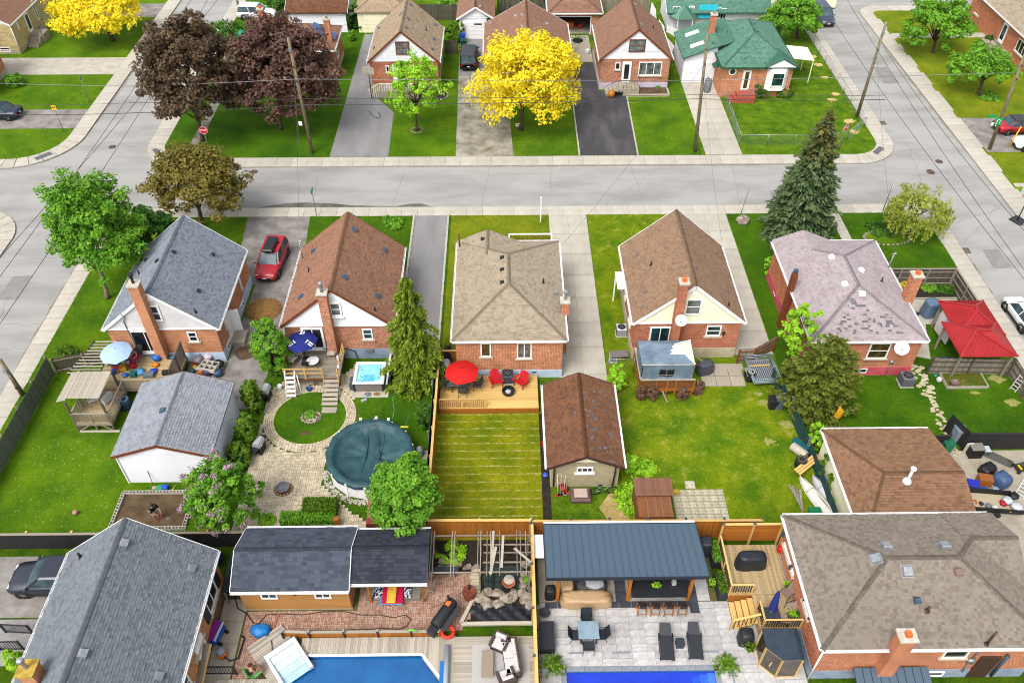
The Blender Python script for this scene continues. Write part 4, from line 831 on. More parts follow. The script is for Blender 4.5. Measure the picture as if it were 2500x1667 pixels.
def fence(name,label,pts,h,m,bw=.14,gap=.008,rails=True,cap=False,posts=2.4,pm=None,th=.022,side=1,z0=.03,cat='fence',jit=.0,pcap=None,group=None):
    T=thing(name,label,cat,(pts[0][0],pts[0][1],0),0,group);pm=pm or m
    for a,c in zip(pts,pts[1:]):
        a=Vector((*a,0));c=Vector((*c,0));L=(c-a).length;d=(c-a)/L;rz=math.atan2(d.y,d.x);n=Vector((-d.y,d.x,0))*side;k=max(1,round(L/(bw+gap)))
        for i in range(k):
            p=a+d*(L*(i+.5)/k);hh=h+rnd.uniform(-jit,jit);piece('board',m,T,p+Vector((0,0,z0+hh/2)),(L/k-gap,th,hh),rz,rx=rnd.uniform(-jit,jit)*.3)
        if rails:
            for z in((.3,h*.5,h-.25)if h>1.3 else(.2,h-.15)):plank('rail',pm,T,a+n*.045+Vector((0,0,z)),c+n*.045+Vector((0,0,z)),.05,.09)
        if cap:plank('cap_rail',pm,T,a+Vector((0,0,h+z0+.03)),c+Vector((0,0,h+z0+.03)),.15,.035)
        np_=max(1,round(L/posts));
        for i in range(np_+1):
            p=a+d*(L*i/np_)+n*.1;o=piece('post',pm,T,p+Vector((0,0,(h+.1)/2)),(.1,.1,h+.1),rz)
            if pcap:piece('post_cap',pcap,T,p+Vector((0,0,h+.13)),(.13,.13,.06),rz)
    return T
def deck(T,x0,x1,y0,y1,z,m,ax='x',bw=.14,th=.035,frame=None,skirt=None):
    """boards running along ax; each board one piece"""
    if ax=='x':
        n=max(1,round((y1-y0)/bw));w=(y1-y0)/n
        for i in range(n):piece('deck_board',m,T,((x0+x1)/2,y0+w*(i+.5),z-th/2),(x1-x0,w-.009,th))
    else:
        n=max(1,round((x1-x0)/bw));w=(x1-x0)/n
        for i in range(n):piece('deck_board',m,T,(x0+w*(i+.5),(y0+y1)/2,z-th/2),(w-.009,y1-y0,th))
    if frame and z>.2:
        for a,c in(((x0,y0),(x1,y0)),((x0,y1),(x1,y1)),((x0,y0),(x0,y1)),((x1,y0),(x1,y1))):plank('rim_joist',frame,T,(*a,z-th-.095),(*c,z-th-.095),.045,.18)
        for i in range(max(2,int((x1-x0)/1.6))+1):
            xx=x0+.08+(x1-x0-.16)*i/max(2,int((x1-x0)/1.6))
            for yy in(y0+.1,y1-.1):piece('deck_post',frame,T,(xx,yy,(z-.1)/2),(.1,.1,z-.1))
def rail(T,p,q_,z,m,h=.92,sp=.13,bm=None,post=True,bal='v',w=.1,topm=None):
    p=Vector((*p,0));q_=Vector((*q_,0));d=q_-p;L=d.length;d.normalize();bm=bm or m
    plank('top_rail',topm or m,T,p+Vector((0,0,z+h)),q_+Vector((0,0,z+h)),w,.04);
    if bal=='v':
        plank('bottom_rail',m,T,p+Vector((0,0,z+.1)),q_+Vector((0,0,z+.1)),.04,.07)
        n=max(1,int(L/sp))
        for i in range(n):c=p+d*(L*(i+.5)/n);piece('baluster',bm,T,c+Vector((0,0,z+.1+(h-.1)/2)),(.035,.035,h-.12),math.atan2(d.y,d.x))
    else:
        for i in range(bal):plank('slat',bm,T,p+Vector((0,0,z+.12+i*(h-.15)/bal)),q_+Vector((0,0,z+.12+i*(h-.15)/bal)),.03,.09)
    if post:
        for c in(p,q_)+((p+q_)/2,)*(L>2.2):piece('post',m,T,c+Vector((0,0,z+h/2)),(.09,.09,h),math.atan2(d.y,d.x))
def steps(T,x0,x1,ytop,z,n,m,dy=-.27,tread=.26,name='step',th=.05):
    for i in range(n):piece(name,m,T,((x0+x1)/2,ytop+dy*(i+.5),z-(i+1)*z/(n+1)-.02),(x1-x0,tread,th))

# ============================================================ bottom houses
H=House('brick_house','variegated brick house with long charcoal gable roof and dark shutters','house',-23.1,-15.7,14.6,24.2)
H.walls(br_var,0,3.4,mat('foundation brown',(120,96,80),.75,rough=.9),.75);H.gable(-23.36,-15.45,14.3,24.38,3.3,6.42,s_char,fm=m_white,gut=m_gutter,indiv=300,ex=.15,tab=.26)
H.vents(13,((1098,322),(728,1305)),m_galv,.42,.22);H.vents(13,((1700,545),(1408,1505),(635,525)),m_grey,.42,.2);H.pipes(13,((718,450),),rad=.07)
p=wx(13,1880,800,-15.7);H.win((-15.7,p.y,1.95),(1,0,0),1.5,1.3,vm=1,hm=0)
for dy in(-1.02,1.02):H.part('shutter',m_dfascia,MB().box(-15.69,-15.62,p.y+dy-.25,p.y+dy+.25,1.3,2.6))
p=wx(13,1800,1290,-15.7);H.part('side_door',m_white,MB().box(-15.69,-15.6,p.y-.5,p.y+.5,.15,2.2));p=wx(13,1730,1190,-15.7);H.part('sill',m_sill,MB().box(-15.7,-15.55,p.y-.8,p.y+.8,1.6,1.75));H.win((-15.7,17.6,1.95),(1,0,0),1.0,1.3)
r_=H.on(13,340,1520);P_=r_[0]if r_ else Vector((-21,17.6,5));H.chimney(P_.x-.35,P_.x+.35,P_.y-.45,P_.y+.25,P_.z-1,P_.z+1.1,br_or,cap=mat('mossy cap',(206,170,70),.7,(150,130,60),rough=.95),flue=m_galv,fl='pipe')
H=House('brick_house','rusty brick house with broad greige hip roof and white square roof vents','house',15.47,26.35,18.6,25.9)
H.walls(br_rust,0,3.55,f_grey,.85);H.hip(15.24,26.6,18.42,26.14,3.5,5.42,s_beige,indiv=300,ex=.15,tab=.26);b=[]
H.slab([[(23.,21.55,3.52),(26.75,21.55,3.52),(26.75,23.85,4.66),(23,23.85,4.66)],[(26.75,26.14,3.52),(23,26.14,3.52),(23,23.85,4.66),(26.75,23.85,4.66)]],s_beige)
H.plane((23.9,21.55,3.53),(26.75,21.55,3.53),(26.75,23.85,4.68),(23.9,23.85,4.68),s_beige,b);H.plane((26.75,26.14,3.53),(23.9,26.14,3.53),(23.9,23.85,4.68),(26.75,23.85,4.68),s_beige,b);H.lay(b);H.caps([((24.2,23.85,4.68),(26.75,23.85,4.68))],s_beige)
MB(True).ext([(26.5,21.7,3.4),(26.5,26,3.4),(26.5,23.85,4.6)],(.05,0,0)).build('gable_wall',m_wsid,H.t)
H.skybox(16,((1105,355),(1625,353),(1290,575),(1015,465)),m_galv,.46);H.vents(16,((1745,575),),m_brownv,.42,.2);H.vents(16,((1380,830),),m_slate,.36,.2);H.pipes(16,((1470,925),),m_bgutter,.35,.07);H.pipes(16,((2000,1220),),m_bgutter,1.2,.06)
p=wy(16,1130,1390,18.3);H.chimney(p.x-.35,p.x+.4,18.05,18.62,.05,4.95,br_rust,flue=m_terra,fl='box');H.winS(16,(1640,1270),(1810,1335),18.6,hm=0)
p=wy(16,1960,1420,18.6);H.part('side_door',m_bgutter,MB().box(p.x-.5,p.x+.5,18.5,18.6,.1,2.3));H.win((p.x-2.2,18.57,.45),S_,.9,.5,hm=0,sill=None);p=wy(16,1860,1370,18.5)
H.part('meter',m_galv,MB().box(p.x-.15,p.x+.15,18.42,18.57,p.z-.2,p.z+.2).tube([(p.x,18.5,p.z+.2),(p.x+.05,18.5,3.4)],.04).tube([(p.x,18.5,p.z-.2),(p.x,18.5,.8)],.04));H.part('vent_duct',m_slate,MB().tube([(p.x+1.6,18.45,2.6),(p.x+1.6,18.45,.4)],.08))
X=15.47;H.winX(16,(200,330),(290,600),X,-1,hm=1);H.winX(16,(370,830),(420,1000),X,-1);H.part('wall_lamp',m_slate,MB().box(15.3,15.46,23.7,23.85,1.9,2.2).box(15.3,15.46,25.6,25.75,2.2,2.5));H.part('downspout',m_gutter,MB().tube([(15.4,18.5,3.4),(15.4,18.5,.1)],.05))
m_sroof=m_dmetal
T=thing('lean_to','small blue grey ribbed metal canopy roof against the rusty brick house','canopy',(18.3,17.6,0))
for i in range(9):piece('roof_panel',m_dmetal,T,(17.35+i*.42+.2,17.75,1.2),(.41,1.5,.03),rx=R(18));piece('roof_rib',m_dfascia,T,(17.35+i*.42,17.75,1.225),(.03,1.5,.03),rx=R(18))
for x in(17.4,21.):piece('post',m_dfascia,T,(x,17.1,.5),(.08,.08,1.0))
# sheds with blue black shingles
H=House('garden_shed','tan sided garden shed with blue black shingle roof and two small windows','shed',-14.3,-8.5,22.72,26.2)
H.walls(m_tansid,0,2.35,f_conc,.12);H.gable(-14.6,-8.36,22.5,26.42,2.32,3.3,s_dark,ax='x',fm=m_white,gut=m_gutter,indiv=300,ex=.2,tab=.45,arch=.3);H.wallsiding((-14.3,22.72,.12),(1,0,0),S_,5.8,2.2,m_tansid,.13);H.wallsiding((-8.5,22.72,.12),(0,1,0),(1,0,0),3.48,2.2,m_tansid,.13)
MB(True).ext([(-8.5,22.72,2.3),(-8.5,26.2,2.3),(-8.5,24.46,3.18)],(.03,0,0)).build('gable_wall',m_tansid,H.t);H.winS(14,(45,755),(220,812),22.7,vm=1,hm=0,sill=None,gm=gl_blue);H.winS(14,(528,752),(695,808),22.7,vm=1,hm=0,sill=None,gm=gl_blue);p=wy(14,360,775,22.6);H.part('wall_lamp',m_black,MB().box(p.x-.07,p.x+.07,22.58,22.72,p.z-.15,p.z+.15))
H=House('open_shelter','open shelter with black shingle roof joined to the tan shed','shelter',-8.2,-4.4,23.2,26.1);H.gable(-8.34,-4.25,22.9,26.25,2.32,3.2,s_blk,ax='x',fm=m_dfascia,gut=m_gutter,indiv=200,ex=.2,tab=.45,arch=.3)
for x in(-7.5,-4.6):piece('post',w_stain,H.t,(x,23.1,1.15),(.1,.1,2.3))
MB(True).box(-8.3,-4.4,25.9,26.0,0,2.3).build('back_wall',w_black,H.t);MB(True).box(-4.5,-4.4,24.6,25.9,0,2.3).build('side_wall',w_black,H.t);T=thing('lean_to','flat dark lean-to roof beside the tan shed end wall','canopy',(-15,24,0))
piece('roof_panel',m_dfascia,T,(-15.,24.1,1.6),(.75,2.4,.05),ry=R(-8));[piece('post',w_grey,T,(-15.3,y,.78),(.08,.08,1.55))for y in(23.1,25.1)]
# storage under shelter
T=thing('paddle_boards','blue, crimson and yellow foam boards stacked under the shelter edge','boards',(-6.7,23.2,0))
for nm,c,x,w in(('board_blue',(40,160,210),-6.35,1.25),('board_crimson',(200,30,70),-6.3,1.15),('board_yellow',(240,190,70),-6.35,.5)):
    k={'board_blue':0,'board_crimson':1,'board_yellow':2}[nm];MB(True).bev(x-w/2,x+w/2,22.78-k*.0,23.9,.25+k*.1,.33+k*.1,.03).build(nm,mat(nm,c,.7,rough=.4),T)
m_navy=mat('navy print cushion',(30,34,70),.7,(220,220,226),.7,scale=9,lo=.5,hi=.54,rough=.9);T=thing('day_bed','low day bed with navy and white patterned cushions under the shelter','bench',(-6.2,23.6,0));MB(True).box(-7.6,-4.8,23.15,24.4,.02,.22).build('base',w_grey,T);MB(True).bev(-7.4,-6.7,23.2,24.3,.22,.36,.04).build('cushion',m_navy,T);MB(True).bev(-5.9,-5.3,23.2,24.3,.22,.36,.04).build('cushion',m_navy,T)
# metal roofed pavilion
T=thing('pavilion','timber pavilion with sloping blue grey standing seam metal roof by cobalt pool','pavilion',(6.3,24.5,0));n=21;zN,zS,yN,yS,x0,x1=2.5,3.3,26.35,22.58,2.07,10.55;rx_=math.atan2(zN-zS,yN-yS);sl=math.hypot(yN-yS,zN-zS)
for i in range(n):w=(x1-x0)/n;piece('roof_panel',m_dmetal,T,(x0+w*(i+.5),(yN+yS)/2,(zN+zS)/2),(w-.004,sl,.03),rx=rx_)
for i in range(n+1):piece('standing_seam',m_dmetal,T,(x0+(x1-x0)*i/n,(yN+yS)/2,(zN+zS)/2+.035),(.022,sl,.045),rx=rx_)
for a,c in(((x0-.04,yS-.03,zS-.12),(x1+.04,yS-.03,zS-.12)),((x0-.03,yS,zS-.1),(x0-.03,yN,zN-.1)),((x1+.03,yS,zS-.1),(x1+.03,yN,zN-.1)),((x0,yN+.03,zN-.08),(x1,yN+.03,zN-.08))):plank('fascia',m_dfascia,T,a,c,.05,.24)
plank('gutter',m_gutter,T,(x0,yN+.1,zN),(x1,yN+.1,zN),.12,.1)
for x in(2.75,6.62,9.95):
    for y in(23.05,26):piece('post',w_stain,T,(x,y,(3.1 if y<24 else 2.45)/2),(.17,.17,3.1 if y<24 else 2.4))
plank('beam',w_stain,T,(2.3,23.05,3.0),(10.3,23.05,3.0),.14,.2);MB(True).box(2.3,10.3,26.1,26.2,.1,2.35).build('back_wall',w_stain,T)
T=thing('outdoor_bar','black topped outdoor bar counter under the metal pavilion roof','bar',(8.2,23.2,0));MB(True).box(6.75,9.75,22.62,23.75,1.06,1.12).build('counter_top',m_black,T);MB(True).box(6.85,9.65,22.95,23.1,.1,1.06).build('front_panel',m_slab,T);MB(True).box(6.85,7.0,23.1,25.5,.1,1.06).build('side_panel',m_slab,T)
# ============================================================ grey slab patio, cobalt pool
def patio(x0,x1,y0,y1,z,m,u=.31,skip=None,name='patio',sizes=((2,2),(3,2),(2,1),(2,3),(1,1)),base=None):
    b=MB(True)
    for r_ in base or[(x0,x1,y0,y1)]:b.box(*r_,-.05,z-.03)
    B=b.build(name,m_joint,kind='structure');nx=int((x1-x0)/u);ny=int((y1-y0)/u);occ={(i,j)for i in range(nx)for j in range(ny)if skip and skip(x0+(i+.5)*u,y0+(j+.5)*u,0,0)}
    for j in range(ny):
        for i in range(nx):
            if(i,j)in occ:continue
            for w,h in rnd.sample(sizes[:3],3)+[(1,1)]:
                cells=[(i+a,j+c)for a in range(w)for c in range(h)]
                if all(c not in occ and c[0]<nx and c[1]<ny for c in cells):break
            occ.update(cells);cx,cy=x0+(i+w/2)*u,y0+(j+h/2)*u
            piece('slab',m,B,(cx,cy,z-.025+rnd.uniform(-.003,.003)),(w*u-.012,h*u-.012,.05))
    return B
inpool=lambda x,y,a,c:(y<19.3 and 2.75<x<11.0)
PB=patio(1.75,15.4,17.3,22.95,.1,m_slab,.4,skip=inpool,base=[(1.75,2.9,17.3,22.95),(10.8,15.4,17.3,22.95),(2.9,10.8,19.1,22.95)])
for x,y,w,h in((3.6,20.02,.8,.09),(6.0,20.02,.95,.09),(8.4,20.02,.9,.09),(10.7,20.02,.85,.09),(11.6,18.7,.1,.8)):piece('drain_strip',m_cop,PB,(x,y,.105),(w,h,.012))
for i in range(12):piece('dark_paver',m_dslab,PB,(2.4+i*.68,22.75,.098),(.66,.36,.05))
for i in range(4):piece('dark_paver',m_dslab,PB,(6.3,23.2+i*.62,.098),(.6,.6,.05));piece('dark_paver',m_dslab,PB,(10.25,22.5+i*.62,.1),(.5,.6,.05))
patio(2.6,10.4,22.95,26.2,.09,m_conc_old,.6);MB(True).box(1.75,2.6,22.95,26.9,-.05,.07).build('patio',m_conc_old,kind='structure');patio(10.4,11.6,22.95,26.9,.09,m_slab,.4)
MB(True).box(3.02,10.69,16.0,19.02,-.02,.02).build('pool_water',m_pool2,kind='structure');
PS=MB(True).box(3.0,10.71,15.9,15.98,0,.1).build('pool',m_liner,kind='structure')
for i in range(8):piece('coping_stone',m_cop,PS,(3.02+.96*(i+.5),19.16,.075),(.945,.27,.08))
for i in range(4):piece('coping_stone',m_cop,PS,(2.88,19.0-.75*(i+.5),.075),(.27,.74,.08));piece('coping_stone',m_cop,PS,(10.83,19.0-.75*(i+.5),.075),(.27,.74,.08))
for i,(x,y)in enumerate(((9.5,18.75),(9.9,18.84),(10.3,18.93))):MB(True).box(x,x+.4,17,y,.02,.024+i*.004).build('pool_step',mat('pool step %d'%i,(40+16*i,92+18*i,226),.66,rough=.1),PS)
MB(True).box(3.0,10.71,18.98,19.03,.0,.07).build('pool_tile_band',m_liner,PS)
# gravel strip by the fence
b=MB(True)
for i in range(900):b.ball((1.62+rnd.uniform(0,.3),rnd.uniform(17.4,22.8),.03),rnd.uniform(.02,.045),n=5,m=3,jit=.3)
b.build('gravel',m_white_st,kind='stuff',label='pale pebbles in a strip along the new fence',cat='gravel',smooth=False)
# ============================================================ brick paved yard, plank deck, octagonal pool
def herring(name,poly,z,m,bl=.2,bw_=.1,hole=None,under=m_joint,basket=True,parent=None):
    xs=[p[0]for p in poly];ys=[p[1]for p in poly]
    def inside(x,y):
        c=False
        for(xa,ya),(xb,yb)in zip(poly,poly[1:]+poly[:1]):
            if(ya>y)!=(yb>y)and x<(xb-xa)*(y-ya)/(yb-ya)+xa:c=not c
        return c
    B=sheet(name,poly,z-.045,under);b=MB(True);x=min(xs)
    i=0
    while x<max(xs):
        y=min(ys);j=0
        while y<max(ys):
            cx,cy=x+bl/2,y+bl/2
            if inside(cx,cy)and not(hole and hole(cx,cy)):
                for k in range(2):
                    hz=z+rnd.uniform(-.006,.004);g_=.007
                    if(i+j)%2:b.box(x+g_,x+bl-g_,y+k*bw_+g_,y+(k+1)*bw_-g_,hz-.05,hz)
                    else:b.box(x+k*bw_+g_,x+(k+1)*bw_-g_,y+g_,y+bl-g_,hz-.05,hz)
            y+=bl;j+=1
        x+=bl;i+=1
    b.build('paving_bricks',m,B,kind='stuff');return B
herring('brick_yard',[(-14.2,16),(-14.2,22.5),(-8.3,22.5),(-8.3,24.4),(-1.9,24.9),(-1.9,22.2),(-2.6,21.3),(-12,21.3),(-13.4,19.5),(-13.4,16)],.05,m_bpav)
for i in range(6):piece('walk_slab',m_conc_old,pv,(-14.95,16.2+i*1.3,.03),(1.3,1.28,.06))
for i in range(10):piece('border_brick',mat('terracotta border',(196,112,84),.6,rough=.9,orand=.1),pv,(-12.5-.02*i,21.4-i*.21+.9,.06),(.1,.2,.08))
D1=thing('pool_deck','weathered plank deck around the blue octagonal pool','deck',(-8,20.4,0));polyD=None
n=62
for i in range(n):
    x=-10.9+i*.13+.065;y1=20.98;y0=20.0 if-10.5<x<-4.5 else(20.0-(x+4.5)*1.2 if x>-4.5 else 20.0+0.0)
    piece('deck_board',w_pale,D1,(x,(y0+y1)/2,.17),(.122,y1-y0,.035))
for i in range(34):
    y=16.2+i*.14;piece('deck_board',w_pale,D1,(-.7,y+.07,.172),(4.3,.132,.035))if y<21. else None
for i in range(20):
    a=Vector((-12.1-.9+i*.075,21.25-i*.02-1.6+.0,.165));d_=Vector((math.cos(R(40)),math.sin(R(40)),0));nn=Vector((-d_.y,d_.x,0));c=Vector((-11.7,20.35,.165))+nn*(i-9)*.135
    plank('deck_board',w_pale,D1,c-d_*1.5,c+d_*(.55+(i<10)*.0),.125,.035)
for i in range(16):
    d_=Vector((math.cos(R(-52)),math.sin(R(-52)),0));nn=Vector((-d_.y,d_.x,0));c=Vector((-3.55,19.35,.163))+nn*(i-3)*.13;plank('deck_board',w_pale,D1,c-d_*.9,c+d_*1.5,.122,.035)
deck(D1,-15.0,-11.6,16,18.8,.16,w_pale,'y')
PL=sheet('pool',[(-10.45,20.0),(-4.5,20.0),(-3.4,18.65),(-3.4,16),(-11.8,16),(-11.8,18.4)],.02,m_pool);b=MB(True)
for a,c in(((-10.45,20.0),(-4.5,20.0)),((-4.5,20.),(-3.4,18.65)),((-10.45,20.),(-11.9,18.3)),((-3.4,18.65),(-3.4,16))):b=MB(True);b.beam((*a,.1),(*c,.1),.03,.17);b.build('pool_liner_band',m_liner,PL);b=MB(True);b.beam((*a,.195),(*c,.195),.14,.025);b.build('pool_coping',m_gutter,PL)
T=thing('pool_steps','white fibreglass step unit set into the octagonal pool corner','pool steps',(-11.2,19.4,0),R(38));m=MB()
m.bev(-1.1,.75,-.9,-.7,.0,.3,.03);T2=m.build('side_wall',m_fiber,T);m=MB();m.bev(-1.1,.75,.7,.9,0,.3,.03);m.build('side_wall',m_fiber,T);m=MB();m.bev(-1.3,-1.0,-.9,.9,0,.32,.04);m.build('back_lip',m_fiber,T)
for i in range(4):MB().bev(-1.+i*.43,-.57+i*.43,-.7,.7,0,.22-i*.05,.02).build('tread',mat('step tread %d'%i,(226-i*14,240-i*6,244-i*2),.75,rough=.2),T)
T.rotation_euler=(0,0,R(-52));T.location.z=.15;sheet('yard',rect(-15.7,-4.3,14,27),.004,m_joint);sheet('yard',rect(-22.5,-19.9,37.4,42),.009,m_asph_old)
T=fence('low_deck_fence','low fence of stained boards with black posts along the pool deck',[(-11.9,21.1),(-10.5,21.05),(-3.6,21.02)],.62,w_stain,bw=.85,rails=False,cap=True,pm=w_pale,posts=30)
for x in(-11.9,-10.5,-8.65,-6.87,-5.1):piece('metal_post',m_black,T,(x,20.98,.45),(.09,.07,.9));piece('post_cap',m_galv,T,(x,20.98,.93),(.13,.13,.04))
# pergola of loose rails over the pond, rocks
T=thing('pergola','bare pergola of thin weathered rails over the rock pond','pergola',(-1.5,25,0))
for y in(26.,25.4,24.9,24.3,23.7):plank('cross_rail',w_grey,T,(-4.2 if y in(26.,23.7)else-1.3,y,2.0),(1.35,y,2.0),.05,.09)
for x in(-4.2,-4.05,-3.05,-2.9,-1.6,-1.45,-1.1,-.9,-.4,.55,.75,1.05):plank('rafter',w_grey,T,(x,26.25,2.08),(x,23.45,2.08),.045,.07)
for x0,y0,x1,y1 in((-.75,26.2,-.85,23.6),(-.6,25.2,-.9,23.5),(-.2,25.9,-.3,23.9),(.4,25.1,1.3,24.2)):plank('loose_plank',w_pale,T,(x0,y0,2.14),(x1,y1,2.14),.14,.03)
for x,y in((-4.15,23.7),(-1.5,23.7),(1.2,23.7),(-4.15,26),(1.2,26),(-1.5,26)):piece('post',w_grey,T,(x,y,1),(.09,.09,2.))
sheet('garden_bed',rect(-4.3,1.4,21.7,27),.012,m_darkdirt);sheet('pond',[(-1.3,25.2),(.9,25.3),(1.1,23.8),(-.4,23.6),(-1.3,23.9)],.03,m_pond)
def rock(c,r,parent=None,m=None,lb='garden rock'):
    b=MB(True);b.ball(c,r*rnd.uniform(.8,1.2),r*rnd.uniform(.7,1.1),r*rnd.uniform(.45,.7),n=7,m=4,jit=.45);return b
GR='rocks heaped around the garden pond';k=0
for i in range(58):
    if i<18:x,y=rnd.uniform(-4.,-1.7),rnd.uniform(25.0,25.6);r=rnd.uniform(.15,.26)
    elif i<46:x,y=rnd.uniform(-1.7,1.3),rnd.uniform(22.6,23.6);r=rnd.uniform(.16,.36)
    else:x,y=rnd.uniform(.8,1.35),rnd.uniform(22.8,26);r=rnd.uniform(.15,.3)
    rock((x,y,r*.4),r).build('rock',m_rock,label=('grey buff rock in the row behind the low dark bench' if i<18 else 'grey buff rock heaped between pond water and black liner' if i<46 else 'grey buff rock along the new fence beside the pond'),cat='rock',group=GR,smooth=False)
for i in range(9):plank('edge_block',m_flag,pv,(-2.0-.05*(i%3),24.9-i*.22,.1),(-1.5,24.9-i*.22,.1),.2,.2)
m_liner2=mat('black pond liner',(44,46,50),.6,(26,28,32),scale=2,rough=.35,bump=1,bs=5);b=MB(True);nx,ny=16,8;V=[];F=[]
for j in range(ny+1):
    for i in range(nx+1):V.append((-2.2+3.5*i/nx+.4*(1-j/ny)*(1-i/nx),21.75+1.05*j/ny,.12+.09*math.sin(i*1.7+j)+rnd.uniform(-.03,.05)))
for j in range(ny):F+=[(j*(nx+1)+i,j*(nx+1)+i+1,(j+1)*(nx+1)+i+1,(j+1)*(nx+1)+i)for i in range(nx)]
b.add(V,F);b.build('pond_liner',m_liner2,label='crumpled black plastic liner spread below the pond rocks',cat='liner',smooth=True)
T=thing('retaining_edge','pale timber edging around the black liner bed','edging',(-2,22,0));plank('edge_board',w_pale,T,(-2.5,21.68,.17),(1.35,21.68,.17),.2,.14);plank('edge_board',w_pale,T,(-2.5,21.75,.17),(-1.9,23.1,.17),.2,.14)

# ============================================================ fences
fence('board_fence','stained cedar fence with pale cap between straw lined lawn and pond yard',[(-4.52,27.18),(1.4,27.12)],1.75,w_stain,cap=True,pm=w_new,side=1)
fence('board_fence','long stained fence with black post caps between the brown garage yard and pavilion',[(1.5,27.1),(14.7,27.0)],1.7,w_stain,cap=True,pm=w_new,pcap=m_slate,side=1)
fence('board_fence','new timber fence with slate caps dividing the two pool yards',[(1.45,26.9),(1.43,16.5)],1.7,w_new,cap=True,pm=w_new,pcap=m_slate,side=-1)
fence('board_fence','tall cedar fence beside new deck and straw lined lawn',[(-4.6,27.3),(-4.58,41.0)],1.75,w_stain,cap=True,pm=w_new,side=1);fence('board_fence','short stained fence between taupe bungalow wall and hot tub yard',[(-4.5,41.1),(-3.4,41.1)],1.7,w_stain,cap=True,pm=w_new)
fence('windscreen_fence','fence hung with dark green windscreen behind the hot tub lawn',[(-4.85,29.5),(-4.83,40.5)],1.6,m_net,bw=1.1,rails=False,pm=m_grey,th=.012,posts=2.2)
fence('board_fence','weathered board fence with pale rails along the left pavement',[(-31.75,27),(-31.75,40.9)],1.6,w_green,gap=.02,pm=w_grey,side=1,jit=.03)
fence('board_fence','grey weathered fence behind the cluttered deck by the small yellow shrub',[(-31.6,41.0),(-27.7,42.1)],1.3,w_dgrey,gap=.03,pm=w_grey,side=-1,jit=.03)
fence('board_fence','black faced fence behind the dark parked car',[(-32.5,26.7),(-14.5,26.7)],1.45,w_black,bw=.3,gap=.005,rails=False,cap=True,pm=w_grey,posts=2.6,pcap=w_new,side=1)
fence('board_fence','dark weathered fence along the pavement corner behind pink bungalow',[(28.6,49.8),(35.05,49.75),(35.1,45.4)],1.65,w_dgrey,gap=.02,cap=True,pm=w_grey,side=-1,jit=.02)
fence('board_fence','grey picket boards leaning slightly behind the raised bed',[(29.6,40.2),(35.2,40.0)],1.5,w_grey,gap=.03,side=-1,jit=.03,pm=w_dgrey);fence('board_fence','grey fence with ladder leaning on it along the right pavement',[(35.35,40.0),(35.4,33.6)],1.55,w_grey,gap=.02,side=-1,pm=w_dgrey)
fence('panel_fence','black panelled fence along the concrete yard',[(29.45,33.4),(36.3,33.4)],1.5,w_black,bw=.6,rails=False,pm=w_black,cap=True);fence('panel_fence','short black fence panel joining the brown garage',[(26.3,33.4),(28.3,33.45)],1.3,w_black,bw=.5,rails=False,pm=w_black,cap=True);fence('gate','black gate swung open beside the grey bin',[(29.45,33.4),(28.9,34.9)],1.6,w_black,bw=.5,rails=False,pm=w_black,cat='gate')
fence('windscreen_fence','sagging green windscreen along the chain fence behind the trailer',[(18.45,39.6),(19.0,36.8),(19.2,33.4)],1.3,m_net,bw=.5,rails=False,pm=m_grey,th=.012);fence('windscreen_fence','dark blue windscreen behind the upturned canoes',[(19.35,33.2),(19.5,27.4)],1.1,m_net,bw=.9,rails=False,pm=m_grey,th=.012)
fence('board_fence','grey gate and boards with rusty rail beside the cream gable house',[(16.45,41.4),(17.6,41.5),(19.3,42.6)],1.35,w_grey,gap=.03,jit=.04,pm=w_brown,side=-1)
fence('board_fence','grey fence between dark alley and white sided garage',[(-17.35,31.6),(-17.35,30.2)],1.4,w_grey,side=1)
for lb,a,c,m,h in(('dark weathered fence behind the tan roofed house',(-10.5,101),(-5.4,101),w_dgrey,1.9),('dark weathered fence behind the yellow tree house',(-.6,103),(5.2,103),w_dgrey,1.9),('grey fence beside the open brick garage',(5.1,92),(5.1,103),w_dgrey,1.7),('grey board fence behind the chocolate roof',(11.8,103.5),(18.4,103.5),w_grey,1.9),('cream panel fence at the top beside the green cottage',(32,104.2),(42,104.2),m_cream,1.8),('grey fence between tan and brown far houses',(-6.6,91.5),(-5.2,91.5),w_dgrey,1.6),('brown fence along the vegetable beds behind dark maples',(-28.2,91.5),(-28.2,97),w_brown,1.3),('brown slatted fence behind vegetable beds near the white car',(-28,99),(-21,99),w_brown,1.2)):
    fence('board_fence',lb,[a,c],h,m,bw=.16,gap=.02,jit=.02)
T=thing('panel_fence','tall white panels leaning along the green cottage alley','fence',(18.3,92,0))
for i,(x,y,tl)in enumerate(((18.5,89.5,12),(18.4,92,-10),(18.3,94.5,8),(18.2,97,-6),(18.1,99.5,5))):piece('panel',m_white,T,(x,y,1.1),(.05,2.2,2.2),rz=R(tl),ry=R(tl))
def chain(label,pts,h=1.1,name='chain_link_fence'):
    T=thing(name,label,'fence',(*pts[0],0));
    for a,c in zip(pts,pts[1:]):
        a=Vector((*a,0));c=Vector((*c,0));L=(c-a).length;n=max(1,round(L/2.4));MB(True).tube([a+Vector((0,0,h)),c+Vector((0,0,h))],.022,6).build('top_rail',m_galv,T)
        for i in range(n+1):p=a+(c-a)*i/n;MB(True).tube([p,p+Vector((0,0,h+.06))],.028,6).build('post',m_galv,T)
        b=MB(True);k=int(L/.16);d=(c-a)/L
        for i in range(k):
            for s_ in(1,-1):
                p=a+d*(L*i/k);e=p+d*s_*h*.6;
                if(e-a).dot(d)<0 or(e-a).dot(d)>L:continue
                b.tube([p,e+Vector((0,0,h))],.004,3,caps=False)
        b.build('wire_mesh',m_galv,T,kind='stuff')
